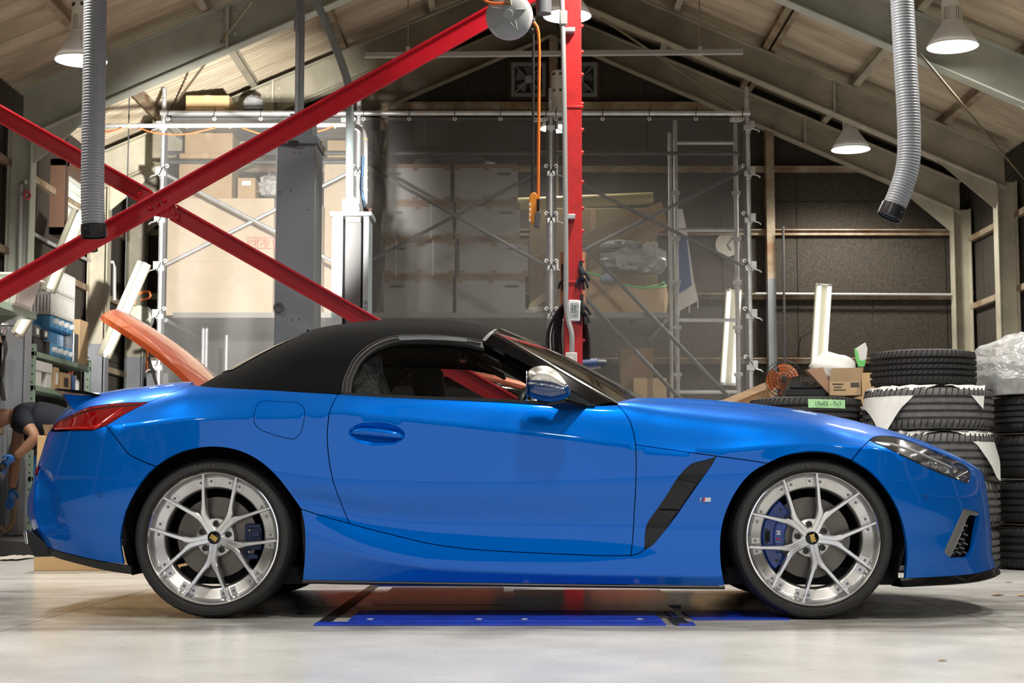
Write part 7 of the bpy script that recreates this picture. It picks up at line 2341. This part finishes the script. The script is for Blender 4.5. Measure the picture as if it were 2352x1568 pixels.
for k in range(4):
    tyre(sBx, 3.98, zB[k] + .002, .40, zB[k + 1] - zB[k] - .012, ['lowest black tire of the darker stack under the wrapped carton', 'second black tire up in the darker stack under the wrapped carton', 'third black tire up in the darker stack under the wrapped carton', 'topmost black tire of the darker stack under the wrapped carton'][k], 'stacked tires', OLDD)
    if k:
        o = MB().lathe([(0, 0), (.36, 0), (.37, .006), (0, .006)], (sBx, 3.98, zB[k] - .008), (0, 0, 1), 32).build('card_disc', CARDP, None); tag(o, ['', 'pale card between the lowest tires of the darker stack', 'pale card between the middle tires of the darker stack', 'pale card under the topmost tire of the darker stack'][k], 'card')
sCx = at(1850, 950, 4.0).x
Rc = 128 * mpp(3.95)
ztc = at(1850, 906, 4.0 - Rc * .9).z
wC = .255
lbC = ['lowest tire of the stack under the open foam carton', 'second tire up of the stack under the open foam carton', 'third tire up of the stack under the open foam carton', 'black tire with green masking tape written on']
for k in range(4):
    tyre(sCx, 4.0, ztc - wC * (4 - k) if k else 0.002, Rc, (wC - .006) if k else ztc - 3 * wC - .008, lbC[k], 'stacked tires', OLDD)
# green tape with handwriting on the top tire
tp_ = thing('masking_tape', 'strip of green masking tape with writing stuck on the tire', 'tape', tuple(at(1885, 925, 4.0 - Rc)))
rows = []
for i in range(13):
    a = math.radians(-90 + (-8 + 42 * i / 12) * .95)
    rows.append([(sCx + (Rc + .003) * math.cos(a), 4.0 + (Rc + .003) * math.sin(a), ztc - .03 - .004 * i / 12), (sCx + (Rc + .003) * math.cos(a), 4.0 + (Rc + .003) * math.sin(a), ztc - .085 - .004 * i / 12)])
MB().grid(rows).build('tape_strip', mat('tape_green', (.36, .66, .34), rough=.6), tp_)
tm = Vector((sCx + (Rc + .006) * math.cos(math.radians(-78)), 4.0 + (Rc + .006) * math.sin(math.radians(-78)), ztc - .06))
text_mesh('tape_writing', '19x02 - 7x3', mat('pen_dark', (.06, .12, .08), rough=.6), tp_, Matrix.Translation(tm - wloc(tp_)) @ Matrix.Rotation(math.radians(12), 4, 'Z') @ Matrix.Rotation(math.pi / 2, 4, 'X'), .038, depth=.0003)
# things on the middle stack
ztop = ztc + .001
bbx = thing('black_case', 'small black plastic case with gold print on the tire stack', 'case', (at(1850, 905, 3.95).x, 3.95, ztop))
x0, x1 = at(1808, 900, 3.85).x, at(1898, 900, 3.85).x
h_ = 30 * mpp(3.85)
MB().box2((x0, 3.85, ztop), (x1, 4.05, ztop + h_ * .62)).build('case_body', mat('case_gloss', (.015, .015, .017), rough=.25), bbx, bevel=.006)
MB().prism([(x0 + .01, 3.84, ztop + h_ * .64), (x1 - .0, 3.84, ztop + h_ * .64), (x1, 3.90, ztop + h_ * 1.15), (x0 + .03, 3.90, ztop + h_ * 1.2)], (0, .12, 0)).build('case_lid', mat('case_gloss'), bbx, smooth=0, bevel=.004)
for k in range(5):
    MB().box((x1 - .07 + .012 * k, 3.839 + .02, ztop + h_ * .80), (.007, .002, .007)).build('gold_print', GOLD, bbx)
ob = thing('foam_carton', 'open brown carton with white foam bulging out, on the tire stack', 'box', (at(1945, 905, 3.95).x, 3.95, ztop))
x0, x1 = at(1905, 880, 3.82).x, at(1979, 880, 3.82).x
hb = at(1940, 876, 3.82).z - ztop
b = MB(); b.box2((x0, 3.82, ztop), (x1, 3.825, ztop + hb)); b.box2((x0, 4.1, ztop), (x1, 4.105, ztop + hb)); b.box2((x0, 3.82, ztop), (x0 + .005, 4.105, ztop + hb)); b.box2((x1 - .005, 3.82, ztop), (x1, 4.105, ztop + hb)); b.box2((x0, 3.82, ztop), (x1, 4.1, ztop + .005)); b.build('carton_body', CARD, ob, smooth=0)
MB().prism([(x0, 3.82, ztop + hb), (x1, 3.82, ztop + hb), (x1 + .01, 3.80, ztop + hb + 32 * mpp(3.82)), (x0 + .012, 3.80, ztop + hb + 30 * mpp(3.82))], (0, .005, 0)).build('carton_flap', CARD, ob, smooth=0)
q = [at(x, y, 3.83) for x, y in [(1906, 876), (1903, 903), (1871, 868), (1853, 848), (1890, 843)]]
MB().prism(q, (-.01, .05, 0)).build('carton_flap', mat('card_inside', (.33, .20, .13), rough=.8), ob, smooth=0)
for (dx, dz, w_, h2) in ((-.05, .05, .07, .008), (-.05, .03, .05, .006), (-.04, .012, .08, .006), (.06, .045, .055, .03)):
    MB().box(((x0 + x1) / 2 + dx, 3.8185, ztop + hb * .5 + dz - .02), (w_, .001, h2)).build('carton_print', INKB, ob)
p = at(1912, 838, 3.98)
lump('foam_bag', 'white foam wrap bulging out of the open brown carton', 'foam', (p.x, p.y, p.z - .03), (.16, .12, .11), mat('foam_white', (.70, .71, .70), rough=.6), 41, rough=.09, freq=2)
fp = thing('foam_corner_piece', 'white foam flap with a green edge sticking up from the carton', 'foam', tuple(at(1978, 842, 3.95)))
MB().prism([at(x, y, 3.95) for x, y in [(1966, 800), (1988, 786), (1993, 800), (1990, 826), (1975, 830)]], (0, .02, 0)).build('foam_flap', FOAM, fp, smooth=0, bevel=.004)
MB().prism([at(x, y, 3.945) for x, y in [(1963, 798), (1970, 806), (1975, 826), (1989, 828), (1986, 842), (1972, 842), (1966, 820)]], (0, .02, 0)).build('green_edge', mat('green_tape'), fp, smooth=0, bevel=.003)
carton((1979, 856), (2010, 910), .25, 'plain tan carton between the tire stacks', mat('cardboard_gold'), None, Y=4.45, base=0.)
# wrapped white carton on the dark stack
wt = zB[4]
wc = thing('wrapped_carton', 'white carton under a crumpled plastic wrap on the darker tire stack', 'box', (sBx, 3.98, wt))
xw0 = at(2290, 880, 3.75).x
MB().box2((xw0, 3.76, wt), (xw0 + .62, 4.3, wt + .30)).build('carton_body', mat('box_white'), wc, smooth=0, bevel=.004)
MB().box2((xw0 + .16, 3.757, wt + .0), (xw0 + .166, 3.76, wt + .30)).build('carton_edge', CARD, wc)
p = at(2345, 855, 3.9)
lump('plastic_wrap', '', '', (p.x, 3.99, p.z - .02), (.30, .40, .27), filmmat('milky_wrap', (.62, .64, .66), .72, rough=.2, gloss=.2, nscale=14, bump=.8), 33, rough=.07, n=40, mm=24, freq=3.4, par=wc, zmin=wt + .003)

# ================================================================== orange fan and planks
YO = 5.2
fn = thing('floor_fan', 'orange bladed round fan in a black cage behind the tire stack', 'fan', (at(1797, 1000, YO).x, YO, 0))
c = at(1797, 872, YO); r = 43 * mpp(YO)
for k, rr in enumerate((1., .82, .64, .46, .28)):
    MB().lathe([(r * rr - .003, 0), (r * rr, .003), (r * rr + .003, 0), (r * rr, -.003)], c + Vector((0, -.07 - .02 * (1 - rr), 0)), (0, -1, 0), 40).build('cage_ring', mat('cage_black', (.02, .02, .02), rough=.5), fn)
for k in range(28):
    a = 2 * math.pi * k / 28
    d = Vector((math.cos(a), 0, math.sin(a)))
    MB().cyl(c + d * r * .2 + Vector((0, -.09, 0)), c + d * r + Vector((0, -.07, 0)), .0018, n=5).build('cage_wire', mat('cage_black'), fn)
for k in range(3):
    rows = []
    for i in range(9):
        a = 2 * math.pi * k / 3 + .25 + i * .20
        rows.append([c + Vector((math.cos(a) * r * q, -.02 + .06 * (i / 8 - .5), math.sin(a) * r * q)) for q in (.18, .5, .75, .9 - .12 * abs(i / 8 - .5))])
    MB().grid(rows).build('fan_blade', mat('blade_orange', (.62, .16, .03), rough=.4), fn, smooth=60)
MB().lathe([(0, .05), (.03, .05), (.06, .03), (.065, -.05), (0, -.08)], c, (0, -1, 0), 20).build('fan_hub', mat('blade_orange'), fn)
MB().lathe([(0, .012), (.022, .01), (.026, 0)], c + Vector((0, -.09, 0)), (0, -1, 0), 16).build('cage_badge', mat('cage_black'), fn)
MB().cyl((c.x, YO + .08, 0), (c.x, YO + .08, c.z), .02).build('fan_stand', mat('cage_black'), fn)
MB().cyl((c.x, YO + .05, 0), (c.x, YO + .05, .03), .22, n=28).build('fan_base', mat('cage_black'), fn)
WOOD = mat('raw_wood', (.62, .46, .30), rough=.8, noise=.25, nscale=6, stretch=(1, 6, 6))
for k, (a, e) in enumerate((((1660, 925), (1772, 880)), ((1668, 935), (1780, 886)), ((1650, 938), (1765, 893)), ((1690, 940), (1782, 900)), ((1640, 945), (1750, 905)))):
    o = MB().bar(at(a[0] - 40, a[1] + 18, 5.6 + .05 * k), at(e[0], e[1], 5.6 + .05 * k), .03, .05).build('wood_plank', WOOD, None, smooth=0); tag(o, 'raw wooden plank in the leaning bundle beside the orange fan', 'plank', 'raw wooden planks')
wp_ = MB().box2((at(1600, 950, 5.5).x, 5.5, 0), (at(1770, 950, 5.5).x, 5.95, at(1700, 955, 5.5).z)).build('plank_crate', CARD, None, smooth=0); tag(wp_, 'low crate carrying the bundle of raw planks', 'crate')
rod = MB().cyl((at(1802, 900, 10.7).x, 10.72, 0), at(1799, 520, 10.72), .014, n=8).build('wall_rod', GALVD, None); tag(rod, 'thin upright rod beside the wall post behind the orange fan', 'rod')
wcn = thing('wall_conduit', 'thin conduit running level along the back wall girt', 'pipe', tuple(at(2000, 675, YB - .14)))
MB().tube([at(1735, 674, YB - .14), at(2236, 677, YB - .14), at(2238, 668, YB - .14), at(2262, 665, YB - .14)], .013, n=8).build('pipe_run', PIPEG, wcn)
dl = thing('wall_dish', 'small white dish lamp on the side wall by the corner column', 'lamp', tuple(at(2296, 668, 10.3)))
MB().lathe([(0, 0), (.04, .004), (.07, .025), (.075, .03), (.06, .035), (0, .035)], at(2296, 670, 10.3), (0, 0, 1), 20).build('dish_body', mat('white_plastic'), dl)
MB().bar(at(2296, 660, 10.3), Vector((WR - .03, 10.3, at(2296, 655, 10.3).z)), .02, .02).build('dish_arm', GALVD, dl)

# ================================================================== on the red post: board, gloves, cables, tool
YQ = YR + .1005
wbd = MB().box2((at(1286, 640, YQ).x, YQ, at(1300, 705, YQ).z), (at(1345, 640, YQ).x, YQ + .02, at(1300, 578, YQ).z)).build('hanging_board', mat('wood_board', (.42, .25, .13), rough=.7, noise=.2, nscale=5, stretch=(6, 6, 1)), None, smooth=0); tag(wbd, 'brown wooden board fixed behind the red post', 'board')
GLB = mat('glove_black', (.012, .012, .014), rough=.8)
def hang_glove(px, py, Y, label, sc=1., m=GLB, flipx=1):
    t = thing('work_glove', label, 'glove', tuple(at(px, py + 60, Y)))
    o = at(px, py, Y)
    ch = [(None, [(o, .024 * sc), (o + Vector((.004, 0, -.05)) * sc, (.036 * sc, .016 * sc)), (o + Vector((.006, 0, -.095)) * sc, (.036 * sc, .016 * sc))])]
    for k, (dx, L) in enumerate(((-.026, .06), (-.009, .075), (.010, .078), (.027, .065))):
        b0 = o + Vector((dx * flipx + .006, 0, -.10)) * sc
        ch.append(((0, 2), [(b0, .011 * sc), (b0 + Vector((dx * .5 * flipx, -.006, -L * .5)) * sc, .0105 * sc), (b0 + Vector((dx * .7 * flipx, -.002, -L)) * sc, .009 * sc)]))
    t0 = o + Vector((.034 * flipx, 0, -.05)) * sc
    ch.append(((0, 1), [(t0, .013 * sc), (t0 + Vector((.02 * flipx, -.005, -.03)) * sc, .012 * sc), (t0 + Vector((.028 * flipx, -.005, -.06)) * sc, .010 * sc)]))
    skin_obj('glove_body', ch, m, t, sub=1)
    MB().bar(at(px, py + 2, Y), at(px, py - 14, Y), .008, .02).build('glove_strap', m, t)
hang_glove(1334, 612, YR - .02, 'dark blue work glove hanging high on the red post', .78, mat('glove_navy', (.012, .016, .028), rough=.8))
hang_glove(1336, 690, YR - .02, 'black work glove hanging beside the thermometer', .8)
hang_glove(1293, 620, YR + .06, 'black work glove half hidden behind the conduit pipe', .7)
cc = thing('cable_coil', 'coil of black cable hanging on the red post behind the thermometer', 'cable', tuple(at(1300, 860, YR + .06)))
rnd = random.Random(4)
for k in range(7):
    w_ = 44 - 5 * k
    pts = [(1312, 690), (1300 - .25 * w_, 705), (1302 - w_, 760), (1300 - w_ + 4, 820), (1302 - .6 * w_, 872), (1312, 885 + 3 * k), (1330 + .3 * w_, 875), (1334 + .42 * w_, 820), (1332 + .4 * w_, 760), (1328 + .15 * w_, 705)]
    MB().tube(spline([tuple(at(x + rnd.uniform(-2, 2), y, YR + .05 + .008 * k)) for x, y in pts], .03, closed=True), .0075, n=6, closed=True).build('cable_loop', mat('cable_black'), cc)
bt = thing('polisher', 'blue power tool hung on the red post', 'power tool', tuple(at(1360, 850, YR + .05)))
MB().cyl(at(1331, 836, YR + .03), at(1372, 833, YR + .03), 10 * mpp(YR), n=16).build('tool_body', mat('tool_blue', (.03, .06, .16), rough=.45), bt)
MB().cyl(at(1372, 833, YR + .03), at(1392, 834, YR + .03), 8.5 * mpp(YR), n=16).build('tool_head', mat('tool_dark', (.05, .055, .065), rough=.45), bt)
MB().cyl(at(1338, 846, YR + .03), at(1385, 842, YR + .03), 3 * mpp(YR), n=8).build('tool_lever', mat('lever_grey', (.3, .3, .3), rough=.4), bt)
MB().ball(at(1384, 840, YR + .03), 6 * mpp(YR)).build('tool_knob', mat('tool_dark'), bt)

# ================================================================== flush floor lift, leaves
LB = mat('lift_blue', (.012, .05, .50), rough=.32, noise=.3, nscale=9)
LP = mat('lift_plate', (.05, .045, .042), rough=.22, noise=.3, nscale=7)
fx0, fx1 = flr(722, 1436).x, flr(1600, 1439).x
fy0, fy1 = flr(1160, 1437).y, flr(1180, 1343).y
ft = thing('floor_lift', 'blue framed scissor lift set flush in the floor under the car', 'car lift', ((fx0 + fx1) / 2, (fy0 + fy1) / 2, 0))
h = .006
def plate(name, x0, y0, x1, y1, m, z=h):
    return MB().box2((x0, y0, .0005), (x1, y1, z)).build(name, m, ft, smooth=0, bevel=.0015)
yb_ = flr(1160, 1408).y
xq0 = fx0 + .12; xq1 = flr(1500, 1410).x
for k, (xa, xb) in enumerate(((fx0 + .0, -.02), (-.018, xq1), (xq1 + .05, fx1))):
    plate('frame_plate', xa, fy0, xb, fy0 + .10, LB, .008)
plate('platform_plate', xq0, fy0 + .105, xq1, yb_ + .02, LB, .011)
plate('platform_plate', xq1 + .06, fy0 + .105, fx1 - .03, yb_ + .02, LB, .009)
ym = flr(1160, 1393).y
plate('cover_plate', xq0 + .02, ym, flr(1155, 1380).x, flr(1160, 1352).y, LP, .010)
plate('cover_plate', flr(1180, 1380).x, ym, fx1 + .05, flr(1160, 1357).y, LP, .008)
plate('cover_plate', xq0 + .02, yb_ + .03, xq1 + .1, ym - .02, LP, .009)
plate('frame_plate', fx0 + .02, fy1 - .13, fx1 - .1, fy1 - .02, LB, .008)
plate('frame_plate', fx0, fy0 + .1, fx0 + .05, fy1, mat('lift_black', (.015, .015, .017), rough=.4), .006)
plate('frame_plate', fx1 + .02, flr(1620, 1424).y, flr(1815, 1424).x, flr(1620, 1404).y, LB, .006)
plate('frame_plate', fx1 - .08, fy0 + .01, fx1 - .02, fy0 + .3, mat('lift_black'), .010)
for px in (850, 1100, 1205, 1470):
    MB().lathe([(0, .006), (.014, .005), (.016, 0)], flr(px, 1423, .008), (0, 0, 1), 14).build('frame_bolt', GALV, ft)
LEAF = mat('dry_leaf', (.34, .22, .10), rough=.8)
for i, (px, py, s, a) in enumerate(((2292, 1368, .05, .3), (2345, 1368, .045, 1.2), (2318, 1338, .03, .2), (2165, 1518, .022, .4))):
    p = flr(px, py)
    rows = []
    for v in range(5):
        rows.append([])
        for u in range(9):
            l = (u / 8 - .5) * s * 1.6; q = (v / 4 - .5) * s * .9 * math.sin(math.pi * (u + .3) / 8.6)
            rows[-1].append((p.x + l * math.cos(a) - q * math.sin(a), p.y + l * math.sin(a) + q * math.cos(a), .002 + .30 * abs(q) + .25 * s * (u / 8 - .4) ** 2))
    o = MB().grid(rows).build('dry_leaf', LEAF, None, smooth=40); tag(o, ['dry curled leaf on the floor in front of the tire stacks', 'dry leaf lying near the darker tire stack', 'small dry leaf just past the front splitter', 'tiny dry leaf on the pale floor in the foreground'][i], 'leaf', 'fallen leaves')
gc = MB(); p = flr(440, 1318)
rows = [[(p.x + .10 * (u / 8 - .5), p.y + .06 * (v / 5 - .5), .01 + .02 * abs(math.sin(u * 1.1 + v))) for u in range(9)] for v in range(6)]
o = MB().grid(rows).build('green_cloth', mat('cloth_green', (.30, .48, .42), rough=.9), None, smooth=30); tag(o, 'small pale green cloth on the floor behind the rear wheel', 'cloth')
